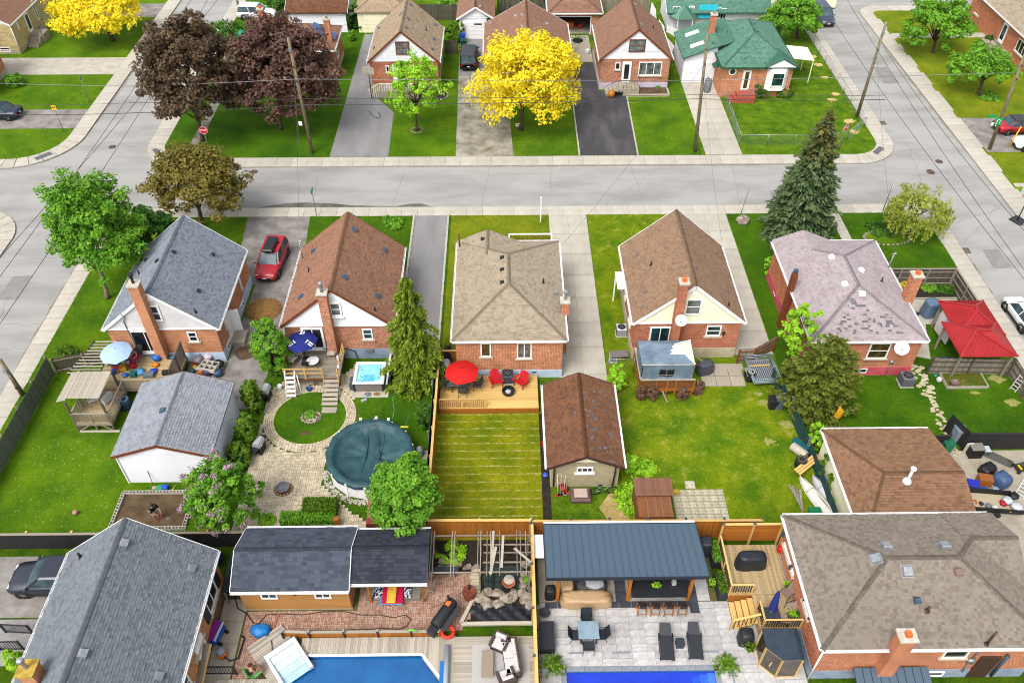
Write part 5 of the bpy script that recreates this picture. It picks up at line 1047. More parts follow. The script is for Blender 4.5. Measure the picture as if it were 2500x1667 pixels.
P0=q(3,1930,900);chain('galvanised chain link fence around the weedy corner lawn of green roof',[(P0.x,P0.y),(22.95,71.2),(30.9,71.0),(33.7,71.9),(36.2,74.5),(36.3,84),(36.4,96)]);chain('galvanised gate frame and fence beside the tarped gazebo',[(7.2,40.6),(9.0,40.6)],1.3)
# ============================================================ raised deck and sauna of the greige roofed house
T=thing('raised_deck','raised timber deck with railing beside the rusty brick house','deck',(13.8,23.5,0))
deck(T,12.1,15.42,22.9,26.0,.8,w_deck,'y',frame=w_new);deck(T,13.4,15.42,20.9,22.88,.8,w_deck,'y',frame=w_new)
rail(T,(12.1,26.0),(12.1,22.95),.8,w_new,bm=m_black);rail(T,(12.1,22.95),(13.3,22.95),.8,w_new,bm=m_black);rail(T,(13.42,22.0),(13.42,20.9),.8,w_new,bm=m_black);rail(T,(13.42,20.92),(15.4,20.92),.8,w_new,bm=m_black)
for i in range(4):piece('stair_tread',w_new,T,(13.2-i*.3,22.0,.66-i*.16),(.3,1.5,.05));piece('stair_riser',w_stain,T,(13.05-i*.3,22.0,.57-i*.16),(.02,1.5,.16))
plank('stair_rail',w_new,T,(13.3,21.25,1.7),(11.9,21.25,1.05),.12,.04)
for i in range(6):piece('baluster',m_black,T,(13.1-i*.2,21.25,1.15-i*.09),(.03,.03,.85))
piece('newel_post',w_new,T,(11.95,21.25,.6),(.1,.1,1.1));piece('skirt_panel',w_stain,T,(12.75,22.86,.4),(1.25,.03,.75));piece('skirt_panel',w_deck,T,(13.4,21.5,.4),(.03,1.1,.75))
T=thing('privacy_screen','stained horizontal board screen behind the covered grill','screen',(13.9,26.25,0))
for i in range(12):piece('screen_board',w_stain,T,(13.85,26.3,.85+i*.135),(3.4,.03,.128))
for x in(12.15,13.9,15.5):piece('post',w_new,T,(x,26.22,1.3),(.1,.1,2.55));piece('post_cap',m_slate,T,(x,26.22,2.6),(.15,.15,.05))
plank('top_rail',w_new,T,(12.1,26.25,2.5),(15.55,26.25,2.5),.14,.05)
SA=[(13.05,20.28),(14.85,20.28),(14.8,18.62),(13.72,18.6),(13.02,19.3)]
T=thing('sauna','corner cabin with smoked glass sides and glossy dark roof','sauna',(14,19.5,0));m_sglass=mat('smoked glass',(66,60,54),.5,(88,78,66),scale=2,rough=.05,spec=.7);m_shiny=mat('glossy dark roof',(58,72,90),.55,(44,56,72),scale=1.5,rough=.08,spec=.7)
MB(True).prism(SA,1.98,2.06).build('roof',m_shiny,T);cS=Vector((13.95,19.4,0));SI=[(p[0]*.94+cS.x*.06,p[1]*.94+cS.y*.06)for p in SA]
for a,c in zip(SI,SI[1:]+SI[:1]):MB(True).beam((*a,1.),(*c,1.),.04,1.9).build('glass_side',m_sglass,T);plank('roof_trim',w_new,T,(*a,1.98),(*c,1.98),.07,.1);plank('sill_beam',w_new,T,(*a,.12),(*c,.12),.08,.12)
for a in SI:piece('corner_post',w_new,T,(*a,1.0),(.1,.1,1.95))
piece('door_handle',w_new,T,(13.35,18.85,1.1),(.05,.3,.06),rz=R(-45))
# ============================================================ taupe bungalow: new pine deck
T=thing('new_deck','new pine deck with short railing behind the taupe bungalow','deck',(-1.1,38.3,0));deck(T,-4.45,2.2,36.9,39.95,.45,w_new,'x',frame=w_stain);rail(T,(-4.4,36.95),(-1.4,36.95),.45,w_new,h=.85,bm=w_stain)
deck(T,-4.45,-3.4,39.95,41.0,.45,w_new,'x');piece('skirt_board',w_stain,T,(-1.1,36.85,.2),(6.6,.03,.35))
# ============================================================ mottled brick house: grey deck, hot tub, cobbles, round pool
T=thing('grey_deck','grey plank deck with pine railings behind the mottled brick house','deck',(-13.4,40.8,0));deck(T,-15.1,-11.4,39.4,42.1,.9,w_grey,'x',frame=w_brown)
for z in(1.35,1.75):plank('rail',w_new,T,(-15.1,39.42,z),(-12.5,39.42,z),.05,.11);plank('rail',w_new,T,(-11.42,39.0,z+.05),(-11.42,41.9,z+.05),.05,.12)
for x,y in((-15.1,39.42),(-13.7,39.42),(-12.5,39.42),(-11.42,39.1),(-11.42,41.9)):piece('post',w_new,T,(x,y,1.3),(.09,.09,1.0))
plank('rail',w_brown,T,(-15.15,39.4,1.4),(-15.15,42,1.4),.05,.5)
for i in range(6):piece('stair_tread',w_pale,T,(-11.95,39.2-i*.29,.78-i*.14),(1.08,.27,.05))
piece('stringer',w_grey,T,(-12.45,38.5,.35),(.05,1.9,.2),rx=R(26));piece('stringer',w_grey,T,(-11.45,38.5,.35),(.05,1.9,.2),rx=R(26));piece('step_stone',m_conc_old,T,(-11.9,37.2,.04),(1.,.5,.08))
T=thing('pool_ladder','white A frame pool ladder leaning at the grey deck edge','ladder',(-14.6,39,0))
for s_ in(-.32,.32):MB(True).tube([(-14.65+s_,38.3,0),(-14.65+s_,39.1,1.5),(-14.65+s_,39.3,1.7),(-14.65+s_,39.5,1.5)],.035).build('side_rail',m_white,T)
for i in range(5):piece('tread',m_white,T,(-14.65,38.42+i*.15,.2+i*.28),(.62,.2,.05))
for s_ in(-.32,.32):MB(True).tube([(-14.1+s_*.3,38.7,0),(-14.3+s_*.3,39.2,1.4)],.03).build('back_leg',m_white,T)
T=thing('hot_tub','white hot tub with grey wood panel skirt and raised cover','hot tub',(-9.4,39.9,0));m_tubs=mat('grey wood panel',(150,142,136),.65,(120,112,108),scale=5,stretch=(1,1,8),rough=.7)
MB(True).bev(-10.35,-8.4,38.88,40.85,.03,.8,.05).build('cabinet',m_tubs,T);t0,t1,v0,v1=-10.45,-8.3,38.8,40.92
MB(True).bev(t0,t1,v0,v0+.24,.8,.95,.05).build('rim',m_fiber,T);MB(True).bev(t0,t1,v1-.24,v1,.8,.95,.05).build('rim',m_fiber,T);MB(True).bev(t0,t0+.26,v0+.22,v1-.22,.8,.95,.05).build('rim',m_fiber,T);MB(True).bev(t1-.26,t1,v0+.22,v1-.22,.8,.95,.05).build('rim',m_fiber,T)
MB(True).box(t0+.2,t1-.2,v0+.2,v1-.2,.8,.86).build('water',m_tub,T);MB(True).bev(-9.75,-9.0,39.05,39.7,.855,.866,.003).build('foot_well',mat('spa well',(70,172,204),.7,(110,196,218),scale=5,rough=.1),T)
for i in range(14):a=rnd.choice(((-10.05,40.3),(-8.75,40.2),(-9.6,40.5),(-10.,39.4),(-8.8,39.3)));MB(True).lathe([(.035,0),(.035,.008),(.01,.01)],8,(a[0]+rnd.uniform(-.18,.18),a[1]+rnd.uniform(-.18,.18),.868)).build('jet',m_slate,T)
for x in(-10.38,-8.42):MB(True).box(x-.06,x+.06,38.84,38.9,.05,.8).build('corner_trim',m_black,T)
MB(True).ext([(-8.2,38.85,.75),(-8.2,40.9,.75),(-8.0,40.9,1.75),(-8.0,38.85,1.75)],(.12,0,0)).build('cover',m_gsid,T);MB(True).ext([(-8.06,38.9,.75),(-8.06,40.85,.75),(-7.85,40.85,1.7),(-7.85,38.9,1.7)],(.1,0,0)).build('cover_half',m_black,T);MB(True).box(-10.75,-10.48,39.0,39.9,.1,.5).build('steps',m_slate,T)
T=thing('skimmer_net','small blue skimmer net lying on the hot tub rim','net',(-9.9,38.98,.95));MB().lathe([(.12,0),(.15,.01),(.12,.02)],10,caps=False).build('hoop',mat('bright blue plastic',(40,130,220),.75,rough=.4),T);MB().lathe([(.12,.008),(.01,.009)],10).build('net',m_tub,T)
MB(True).box(-10.5,-8.05,38.35,40.95,0,.05).build('tub_pad',m_conc,kind='structure')
CC=Vector((-13.1,36.6));
herring('cobble_yard',[(-16.3,27.4),(-16.3,38.9),(-15,40.5),(-11.3,40.5),(-10.45,41.9),(-9.4,41.9),(-10.45,39),(-10.1,37.4),(-10.2,35.5),(-11.5,34.2),(-11.6,31.2),(-9.6,29.2),(-8.1,28.2),(-8.1,27.4)],.04,m_cobble,.24,.12,hole=lambda x,y:math.hypot((x-CC.x)/2.4,(y-CC.y)/2.3)<1.3)
b=MB(True)
for rg in range(5):
    rr=1.02+rg*.058;n=int(2*math.pi*rr*2.35/.22)
    for i in range(n):
        a=2*math.pi*i/n;c=(CC.x+2.4*rr*math.cos(a),CC.y+2.3*rr*math.sin(a));b.at((*c,.0),a);b.box(-.058,.058,-.1,.1,-.02,.045+rnd.uniform(-.005,.005))
b.M=None;RB=sheet('cobble_ring',[(CC.x+2.4*1.31*math.cos(i*.1745),CC.y+2.3*1.31*math.sin(i*.1745))for i in range(36)],.006,m_joint);b.build('ring_cobbles',m_cobble,RB,kind='stuff')
sheet('lawn',[(CC.x+2.4*math.cos(i*.1745),CC.y+2.3*math.sin(i*.1745))for i in range(36)],.03,g_deep)
def ring_stones(name,label,c,rx,ry,n,r,m,cat='stone ring',z=.03):
    T=thing(name,label,cat,(*c,0))
    for i in range(n):
        a=2*math.pi*i/n;MB(True).ball((c[0]+rx*math.cos(a),c[1]+ry*math.sin(a),z+r*.3),r*rnd.uniform(.8,1.2),r*rnd.uniform(.8,1.2),r*.6,n=6,m=4,jit=.35).build('stone',m,T,smooth=False)
    return T
c=q(10,510,690);sheet('garden_bed',[(c.x+.6*math.cos(i*.35),c.y+.5*math.sin(i*.35))for i in range(18)],.036,m_dirt);ring_stones('stone_ring','ring of pale stones around small plant in the round lawn',(c.x,c.y),.62,.5,18,.1,m_rock);b=MB(True)
for i in range(160):a=rnd.uniform(0,6.28);r_=rnd.uniform(0,.5);b.ball((c.x+r_*math.cos(a),c.y-.1+r_*.8*math.sin(a),.06),rnd.uniform(.03,.06),n=5,m=3,jit=.3)
b.build('pebbles',m_white_st,kind='stuff',label='white pebbles filling the round lawn bed',cat='pebbles',smooth=False);c=q(10,455,830);sheet('bare_patch',[(c.x+.38*math.cos(i*.5),c.y+.2*math.sin(i*.5))for i in range(13)],.034,m_dirt)
PC=Vector((-8.53,32.62));PR=2.68;N14=14
T=thing('round_pool','above ground round pool under a sagging dark teal winter cover','pool',(PC.x,PC.y,0));pts=[(PC.x+PR*math.cos(2*math.pi*(i+.5)/N14),PC.y+PR*math.sin(2*math.pi*(i+.5)/N14))for i in range(N14)]
for i in range(N14):a,c=Vector((*pts[i],0)),Vector((*pts[(i+1)%N14],0));plank('wall_panel',m_gutter,T,a+Vector((0,0,.62)),c+Vector((0,0,.62)),.04,1.2);piece('upright',m_white,T,a*1.0+Vector((0,0,.62)),(.12,.12,1.24),math.atan2(a.y-PC.y,a.x-PC.x))
b=MB(True);NS=84;prof=[(1.03,1.0),(1.035,1.22),(1.02,1.3),(.9,1.31),(.86,1.24),(.8,1.06),(.7,1.0),(.5,.97),(.3,.96),(.12,.95)];V=[];F=[]
for k,(rr,z)in enumerate(prof):
    for j in range(NS):
        a=2*math.pi*j/NS;seg=((a/(2*math.pi)*N14)%1)-.0;ap_=math.cos(math.pi/N14)/math.cos((seg-.5+.5)%1*2*math.pi/N14-math.pi/N14)if k<5 else 1
        ap_=math.cos(math.pi/N14)/math.cos(((a+math.pi/N14-math.pi/N14)%(2*math.pi/N14))-math.pi/N14)if k<5 else 1
        wv=0
        if 4<=k<=8:wv=.05*math.sin(a*9+k)+.04*math.sin(a*23+2*k)*(1 if k<7 else .4)+rnd.uniform(-.02,.02)
        if k>=5:wv+=-.12*math.exp(-((math.cos(a-R(80))*rr)**2)*60)*(1 if math.sin(a)<.3 else 1)
        V.append((PC.x+PR*rr*ap_*math.cos(a),PC.y+PR*rr*ap_*math.sin(a),z+wv))
for k in range(len(prof)-1):F+=[(k*NS+j,k*NS+(j+1)%NS,(k+1)*NS+(j+1)%NS,(k+1)*NS+j)for j in range(NS)]
F.append(tuple(range((len(prof)-1)*NS,len(prof)*NS)));b.add(V,F);b.build('winter_cover',m_gcov,T,smooth=True)
for a0,a1,r0,r1,sd in((100,262,.78,.8,.05),(84,300,.7,.55,.06),(70,330,.72,.3,.04)):   # folds in the cloth
    pts_=[]
    for i in range(9):
        t=i/8;p0=Vector((r0*math.cos(R(a0)),r0*math.sin(R(a0))));p1=Vector((r1*math.cos(R(a1)),r1*math.sin(R(a1))));p=p0+(p1-p0)*t;pts_.append((PC.x+PR*p.x+.1*math.sin(t*5),PC.y+PR*p.y,.96))
    b=MB(True);b.tube(pts_,[.03]+[.06]*7+[.02],6);b.build('cover_fold',m_gcov,T)
for x,y in((-9.4,35.3),(-8.4,35.4),(-7.6,35.25)):MB(True).box(x-.08,x+.08,y-.1,y+.08,1.25,1.36).build('rim_clip',m_gutter,T)
T=thing('pool_pump','grey pool filter pump on a paving slab beside the round pool','pump',(-5.45,33.3,0));MB(True).box(-5.9,-5.0,32.9,33.7,0,.05).build('slab',m_conc_old,T);MB(True).lathe([(.22,0),(.26,.1),(.26,.5),(.2,.65),(.08,.7)],14,(-5.5,33.35,.05)).build('tank',m_grey,T,smooth=True)
MB(True).tube([(-5.5,33.35,.72),(-5.5,33.35,.82)],.1,10).build('lid',m_galv,T);b=MB(True)
for i in range(420):a=rnd.uniform(R(190),R(285));r_=rnd.uniform(2.75,3.15);b.ball((PC.x+r_*math.cos(a),PC.y+r_*math.sin(a),.03),rnd.uniform(.03,.07),n=5,m=3,jit=.3)
b.build('pebbles',m_white_st,kind='stuff',label='white pebbles around the foot of the round pool',cat='pebbles',smooth=False)
c=q(10,265,1330);T=thing('fire_bowl','round metal fire bowl on bare earth in the cobbles','fire bowl',c);MB().lathe([(.2,0),(.34,.12),(.42,.3),(.4,.3),(.3,.14),(.02,.08)],18,caps=False).build('bowl',m_grey,T);sheet('bare_patch',[(c.x+.62*math.cos(i*.35),c.y+.55*math.sin(i*.35))for i in range(18)],.056,mat('rust soil',(150,104,66),.6,rough=1,scale=5));ring_stones('stone_ring','ring of small bricks around the fire bowl',(c.x,c.y),.5,.46,14,.06,m_flag)
T=thing('storage_shed','low storage shed with tan and maroon panelled lid beside the round pool','shed',(-7.5,28.6,0));m_mar=mat('maroon panel',(150,64,60),.65,rough=.5,scale=3,orand=.06);m_tan=mat('tan panel',(178,140,104),.65,rough=.5,scale=3,orand=.06)
for i in range(9):piece('lid_panel',m_tan,T,(-8.05+i*.24,29.35,1.42),(.23,.9,.05),rx=R(-8));piece('front_panel',m_mar,T,(-8.05+i*.24,28.3,1.15),(.23,1.3,.05),rx=R(24))
MB(True).box(-8.2,-6.0,27.5,29.8,0,1.0).build('body',m_mar,T)
T=thing('straw_pile','mound of straw mulch on the old asphalt driveway','straw pile',q(6,90,1230));c=q(6,100,1240);m_straw=mat('straw',(208,168,104),.58,(164,122,66),attr=True,scale=6,rough=1);b=MB();b.ball((0,0,-.1),1.35,1.25,.5,n=24,m=10,jit=.12);b.build('mound',m_straw,T,smooth=True);b=MB()
for i in range(1500):
    a=rnd.uniform(0,6.28);r_=math.sqrt(rnd.random())*1.45;x,y=r_*math.cos(a),r_*.95*math.sin(a);z=max(.01,.5*math.sqrt(max(0,1-(r_/1.4)**2))-.1)+.03;d_=Vector((rnd.uniform(-1,1),rnd.uniform(-1,1),rnd.uniform(-.3,.4))).normalized()*rnd.uniform(.08,.2);b.beam((x,y,z),Vector((x,y,z))+d_,.012,.012)
b.build('stalks',m_straw,T,kind='stuff');c=q(9,2190,110);sheet('sand_patch',[(c.x+.75*math.cos(i*.4)*rnd.uniform(.9,1.1),c.y+.8*math.sin(i*.4))for i in range(16)],.012,m_dirt)
# ============================================================ slate roofed house: cluttered deck, lookout platform, garden bed
T=thing('cluttered_deck','aged timber deck behind the slate grey roofed house','deck',(-25.5,40.6,0));deck(T,-28.0,-22.5,38.6,41.7,.8,w_deck,'x',frame=w_grey);rail(T,(-26.0,38.55),(-24.0,38.55),.8,w_grey);rail(T,(-22.55,38.9),(-22.55,41.6),.8,w_dgrey,h=1.5,sp=.1)
T=thing('lookout_platform','weathered lookout platform with slatted roof and picket railings','platform',(-27,37,0));deck(T,-28.1,-25.75,35.6,38.55,.75,w_deck,'x',frame=w_grey)
rail(T,(-28.1,35.62),(-25.75,35.62),.75,w_grey);rail(T,(-25.75,35.62),(-25.75,38.5),.75,w_grey);rail(T,(-28.1,35.62),(-28.1,38.5),.75,w_grey)
for x,y in((-28.1,35.65),(-25.8,35.65),(-28.1,38.5),(-26.1,38.5)):piece('roof_post',w_dgrey,T,(x,y,1.35),(.11,.11,2.7))
for i in range(24):x=-28.25+i*.092;plank('roof_slat',w_pale,T,(x,36.1,2.62),(x,38.5,2.62),.085,.03)
for i in range(4):plank('side_slat',w_pale,T,(-28.35-i*.16,36.,2.55-i*.05),(-28.3-i*.16,38.6,2.55-i*.05),.15,.03)
for i in range(11):y=38.7+i*.3;plank('arbour_slat',w_pale,T,(-29.2+.08*i,y,2.3),(-27.1+.02*i,y,2.3),.07,.05)
plank('arbour_beam',w_dgrey,T,(-29.2,38.6,2.22),(-28.5,41.9,2.22),.06,.12);plank('arbour_beam',w_dgrey,T,(-27.2,38.6,2.22),(-27.0,41.9,2.22),.06,.12);piece('roof_post',w_dgrey,T,(-27.0,40.6,1.1),(.11,.11,2.2));plank('brace',w_grey,T,(-27.9,35.6,.1),(-27.1,35.6,.7),.05,.09);plank('brace',w_grey,T,(-25.9,35.6,.1),(-26.6,35.6,.7),.05,.09);plank('ground_sill',w_pale,T,(-28.0,35.5,.06),(-25.4,35.5,.06),.12,.1)
sheet('garden_bed',rect(-23.4,-19.2,28.0,30.5),.02,m_dirt);T=thing('block_edging','open concrete blocks edging the dug garden bed','edging',(-21.3,29.2,0));HB=MB()
for a0,a1,c0,c1 in((-.2,.2,-.1,-.07),(-.2,.2,.07,.1),(-.2,-.17,-.07,.07),(.17,.2,-.07,.07),(-.015,.015,-.07,.07)):HB.box(a0,a1,c0,c1,0,.19)
hbm=bpy.data.meshes.new('block');hbm.from_pydata(HB.v,[],HB.f);hbm.materials.append(m_conc)
def hblock(x,y,rz):
    o=bpy.data.objects.new('block',hbm);col.objects.link(o);o.parent=T;o.matrix_basis=WM[T.name].inverted()@ Matrix.Translation((x,y,0))@ Matrix.Rotation(rz,4,'Z')
for i in range(11):hblock(-23.35+i*.41,30.55,0);hblock(-23.3+i*.41,27.95,0)
for i in range(6):hblock(-23.5,28.25+i*.41,R(90));hblock(-19.15,28.25+i*.41,R(90))
# ============================================================ cream gable house: tarped gazebo, small wooden shed, slabs
T=thing('gazebo','gazebo wrapped in torn grey tarpaulin on a raised platform','gazebo',(10.9,39.6,0));deck(T,9.1,12.75,38.2,41.4,.9,w_brown,'x',frame=w_stain)
for p,e in(((9.1,38.2),(12.75,38.2)),((9.1,38.2),(9.1,41.3))):rail(T,p,e,.45,w_stain,h=1.25,bal=9,bm=w_brown,topm=w_pale,w=.16)
for x in(10.2,11.5):piece('post',w_stain,T,(x,38.14,1.0),(.1,.06,1.3))
GZ=[(9.05,38.4),(12.6,38.4),(12.66,40.7),(9.05,40.7)];apx=Vector((11.35,39.75,3.5));b=MB(True);b2=MB(True);E4=[Vector((*p,2.95))for p in GZ]
def tri_grid(b_,A,B,C,n=10,j=.03,keep=None):
    pts={}
    for i in range(n+1):
        for k in range(n+1-i):pts[(i,k)]=A+(B-A)*(i/n)+(C-A)*(k/n)+Vector((0,0,rnd.uniform(-j,j)if 0<i and 0<k and i+k<n else 0))
    for i in range(n):
        for k in range(n-i):
            for t_ in([(i,k),(i+1,k),(i,k+1)],[(i+1,k),(i+1,k+1),(i,k+1)]):
                if all(x in pts for x in t_):
                    c=sum((pts[x]for x in t_),Vector())/3
                    if keep is None or keep(c):b_.add([pts[x]for x in t_],[(0,1,2)])
tri_grid(b,E4[0],E4[1],apx,keep=lambda c:not(c.x>11.1 and c.z>3.22));tri_grid(b,E4[3],E4[0],apx);tri_grid(b,E4[2],E4[3],apx);b.sm=True;b.build('tarp_roof',m_tarp,T)
dz=Vector((0,0,-.05));tri_grid(b2,E4[1]+dz,E4[2]+dz,apx+dz,j=0.005);tri_grid(b2,E4[0]+dz,E4[1]+dz,apx+dz,j=0.);b2.build('canopy',m_cream,T)
for e in(E4[1],E4[2]):plank('canopy_rib',m_white,T,e+Vector((0,0,.02)),apx+Vector((0,0,.02)),.06,.04)
b=MB(True);nx,nz=24,6;V=[];F=[]
for k in range(nz+1):
    for i in range(nx+1):V.append((9.15+3.4*i/nx,38.33+.05*math.sin(i*.9)*(1-k/nz)-(.08 if k==0 else 0),1.65+1.3*k/nz))
for k in range(nz):
    for i in range(nx):
        if not(1<=k<=3 and 8<=i<15):F.append((k*(nx+1)+i,k*(nx+1)+i+1,(k+1)*(nx+1)+i+1,(k+1)*(nx+1)+i))
b.add(V,F);b.build('tarp_wall',m_tarp,T,smooth=True);MB(True).box(9.08,9.1,38.4,40.7,1.6,2.95).build('tarp_side',m_tarp,T);MB(True).box(10.25,11.32,38.5,38.52,1.85,2.55).build('window_dark_sheet',m_black,T);plank('window_bar',m_grey,T,(10.78,38.4,1.8),(10.78,38.4,2.55),.05,.05);plank('window_bar',m_grey,T,(10.2,38.38,1.95),(11.35,38.38,1.95),.04,.04)  # black sheet stands for the dark inside behind the tarp window
plank('stair_rail',w_grey,T,(12.8,40.9,1.7),(14.0,40.6,.8),.06,.1);plank('stair_rail',w_stain,T,(12.8,40.6,1.2),(13.9,40.3,.5),.05,.09);plank('prop',w_grey,T,(13.3,38.3,0),(13.05,38.6,1.2),.12,.04);plank('prop',w_grey,T,(11.0,37.7,0),(10.6,38.3,.7),.1,.05)
for i in range(3):
    for j in range(2):piece('slab',m_conc_old,pv,(14.2+i*1.0,39.6+j*1.0,.02),(.96,.96,.05))
for i in range(3):piece('slab',m_conc_old,pv,(15.0+i*.75,41.0,.02),(.72,.6,.05))
T=thing('wooden_shed','small flat shed of peeling stained boards beside paving slabs','shed',(8.7,29.2,0));MB(True).box(7.7,9.7,27.5,30.0,0,1.45).build('body',w_brown,T);w_peel=mat('peeling stained board',(84,74,84),.6,(176,116,60),.6,scale=3,stretch=(6,1,1),rough=.8,orand=.15)
for i in range(13):piece('roof_board',w_peel,T,(7.62+i*.175+.09,29.55,1.58),(.165,1.4,.04),rx=R(-5))
for i in range(9):piece('roof_board',mat('worn stained board',(160,104,60),.6,(112,74,56),scale=3,stretch=(6,1,1),rough=.8,orand=.12),T,(8.25+i*.17,28.15,1.5),(.162,1.4,.04))
T=sheet('slab_patio',rect(10.15,13.35,28.2,30.4),.008,m_joint);m_oslab=mat('mossy slab',(206,200,178),.6,(160,152,112),scale=2.6,rough=.95,orand=.12,bump=.1)
for i in range(7):
    for j in range(5):piece('slab',m_oslab,T,(10.4+i*.455,28.42+j*.45,.02),(.435,.43,.05))
piece('slab',m_oslab,T,(11.4,30.8,.02),(.6,.6,.05))
# ============================================================ pink bungalow: red metal gazebo, flagstone path, raised bed
T=thing('red_gazebo','garden gazebo with red ribbed metal hip roofs and pale posts','gazebo',(33,42.3,0));zE,zR=2.3,3.15
def metal_hip(x0,x1,y0,y1,r0,r1,nm):
    P=[([(x0,y0,zE),(x1,y0,zE)],r0,r0),([(x1,y0,zE),(x1,y1,zE)],r0,r1),([(x1,y1,zE),(x0,y1,zE)],r1,r1),([(x0,y1,zE),(x0,y0,zE)],r1,r0)]
    for(a,c),ra,rb in P:
        a,c=Vector(a),Vector(c);A,B=Vector(rb if rb is not ra else ra),Vector(ra);q4=[a,c,Vector(rb),Vector(ra)]if ra is not rb else[a,c,Vector(ra)]
        b=MB(True);b.ext(q4,(0,0,.03));f=b.build('roof_sheet',m_redm,T);L=(c-a).length;n=int(L/.16);u=(c-a)/L;mid=(Vector(ra)+Vector(rb))/2;sd=(mid-a);sd-=u*sd.dot(u);S=sd.length;sd.normalize();b=MB(True)
        lo,hi=sorted(((Vector(ra)-a).dot(u),(Vector(rb)-a).dot(u)))
        for i in range(1,n):
            t=L*i/n;top=S*(t/lo if t<lo else((L-t)/(L-hi)if t>hi else 1));p=a+u*t+Vector((0,0,.045));b.beam(p,p+sd*top,.035,.04)
        b.build('roof_ribs',m_redm,f,kind='stuff')
    for e,r_ in(((x0,y0),r0),((x1,y0),r0),((x0,y1),r1),((x1,y1),r1)):plank('hip_cap',m_redm,T,(*e,zE+.06),Vector(r_)+Vector((0,0,.06)),.16,.04)
    plank('ridge_cap',m_redm,T,Vector(r0)+Vector((0,0,.07)),Vector(r1)+Vector((0,0,.07)),.18,.05)
metal_hip(31.6,34.95,41.6,45.3,(33.3,43.2,zR),(33.35,43.7,zR),'a');metal_hip(30.95,34.9,39.5,43.0,(32.4,41.2,zR),(33.4,41.2,zR),'b')
for x,y in((31.2,39.8),(34.7,39.8),(31.2,42.7),(31.9,45.1),(34.7,45.1),(34.75,42.5)):piece('post',w_grey,T,(x,y,1.15),(.12,.12,2.3))
for x,y,h in((31.7,44.,1.1),(31.8,43.1,1.1)):piece('side_panel',m_gsid,T,(x,y,1.3),(.04,.8,1.8),rz=R(6))
drive([(28.9,48.3),(35,48.3),(35,45.3),(31.5,45.3),(30.5,41.6),(29.2,42)],m_conc,.02,'path');sheet('garden_bed',rect(29.2,35,48.2,49.7),.024,m_darkdirt);T=thing('bed_edging','pale edging board along the flower bed by dark fence','edging',(32,48.2,0));plank('edge_board',m_conc_old,T,(29.2,48.15,.08),(35.,48.15,.08),.12,.14)
FS=thing('flagstone_path','uneven flagstone path from pink bungalow to the garage','path',(29,38,0))
for i in range(74):
    t=i/74;y=41.0-t*8.2;w=.75 if t<.35 else .4;x=29.15+(.0 if t<.3 else(t-.3)*-.4)+rnd.uniform(-w,w)*.7;r_=rnd.uniform(.13,.24)if t<.4 else rnd.uniform(.1,.18);k=rnd.randint(5,7);a0=rnd.uniform(0,6);b=MB(True)
    b.prism([(x+r_*rnd.uniform(.75,1.25)*math.cos(a0+6.283*j/k),y+r_*rnd.uniform(.6,1)*math.sin(a0+6.283*j/k))for j in range(k)],-.02,.03+rnd.uniform(0,.01));b.build('flagstone',m_flag,FS)
T=thing('raised_bed','timber edged raised bed with weeds and a pot','raised bed',(31.4,38.3,0));c4=[q(12,1590,330),q(12,1935,300),q(12,2005,430),q(12,1640,430)];c4=[(c4[0].x,c4[1].y),(c4[1].x,c4[1].y),(c4[1].x,c4[2].y),(c4[0].x,c4[2].y)]
for a,c in zip(c4,c4[1:]+c4[:1]):plank('edge_board',w_pale,T,(*a,.11),(*c,.11),.08,.2)
MB(True).prism(c4,.0,.14).build('soil',grass('weedy bed',(84,110,30),(120,110,60),dry=.2),T)
c=q(8,1110,590);ring_stones('stone_ring','low stone ring around the weeping tree bed',(c.x,c.y),1.9,1.0,30,.13,m_rock);sheet('garden_bed',[(c.x+1.9*math.cos(i*.35),c.y+1.0*math.sin(i*.35))for i in range(18)],.02,g_weed)
c=q(2,1452,1165);ring_stones('stone_ring','small stone ring around the lime green tree trunk',(c.x,c.y),.55,.55,14,.12,m_rock);c=q(2,1620,850);ring_stones('stone_ring','curved stone edging by the tan roofed house corner',(c.x,c.y),1.3,1.2,18,.13,m_rock);sheet('garden_bed',[(c.x+1.2*math.cos(i*.35),c.y+1.1*math.sin(i*.35))for i in range(18)],.02,m_darkdirt)
T=thing('planting_bed','raised stone edged bed under the chocolate roofed front window','planting bed',(15.2,81.8,0));MB(True).box(13.3,17.5,81.2,82.7,0,.22).build('soil',m_dirt,T);plank('edge_stone',m_flag,T,(13.2,81.15,.12),(17.6,81.15,.12),.18,.24);plank('edge_stone',m_flag,T,(17.55,81.2,.12),(17.55,82.6,.12),.18,.24)
sheet('garden_bed',rect(2.2,2.72,28.3,36.8),.02,m_darkdirt);sheet('bare_patch',[(6.2,28.0),(7.4,28.2),(7.2,30.2),(6.4,30.3),(5.6,29.2)],.012,mat('sandy soil',(206,176,120),.6,(150,140,70),scale=2,rough=1))
T=thing('balcony_rail','white framed porch railing with thin dark bars behind the taupe bungalow','railing',(2.6,53,0));a=g(1243,572,.9);c=g(1346,573,.9)
for y0 in(a.y,):plank('rail',m_white,T,(a.x,y0,.9),(c.x,y0,.9),.1,.1);plank('rail',m_white,T,(c.x,y0,.9),(c.x,y0-1.2,.9),.1,.1);plank('rail',m_white,T,(a.x,y0,.9),(a.x,y0-2,.9),.1,.1)
for i in range(26):piece('bar',m_btrim,T,(a.x+(c.x-a.x)*(i+.5)/26,a.y,.45),(.035,.035,.85))
MB(True).box(a.x,c.x,a.y-2.2,a.y,0,.25).build('porch_floor',m_conc_old,T)
for k in range(7):c=rnd.choice([0]);
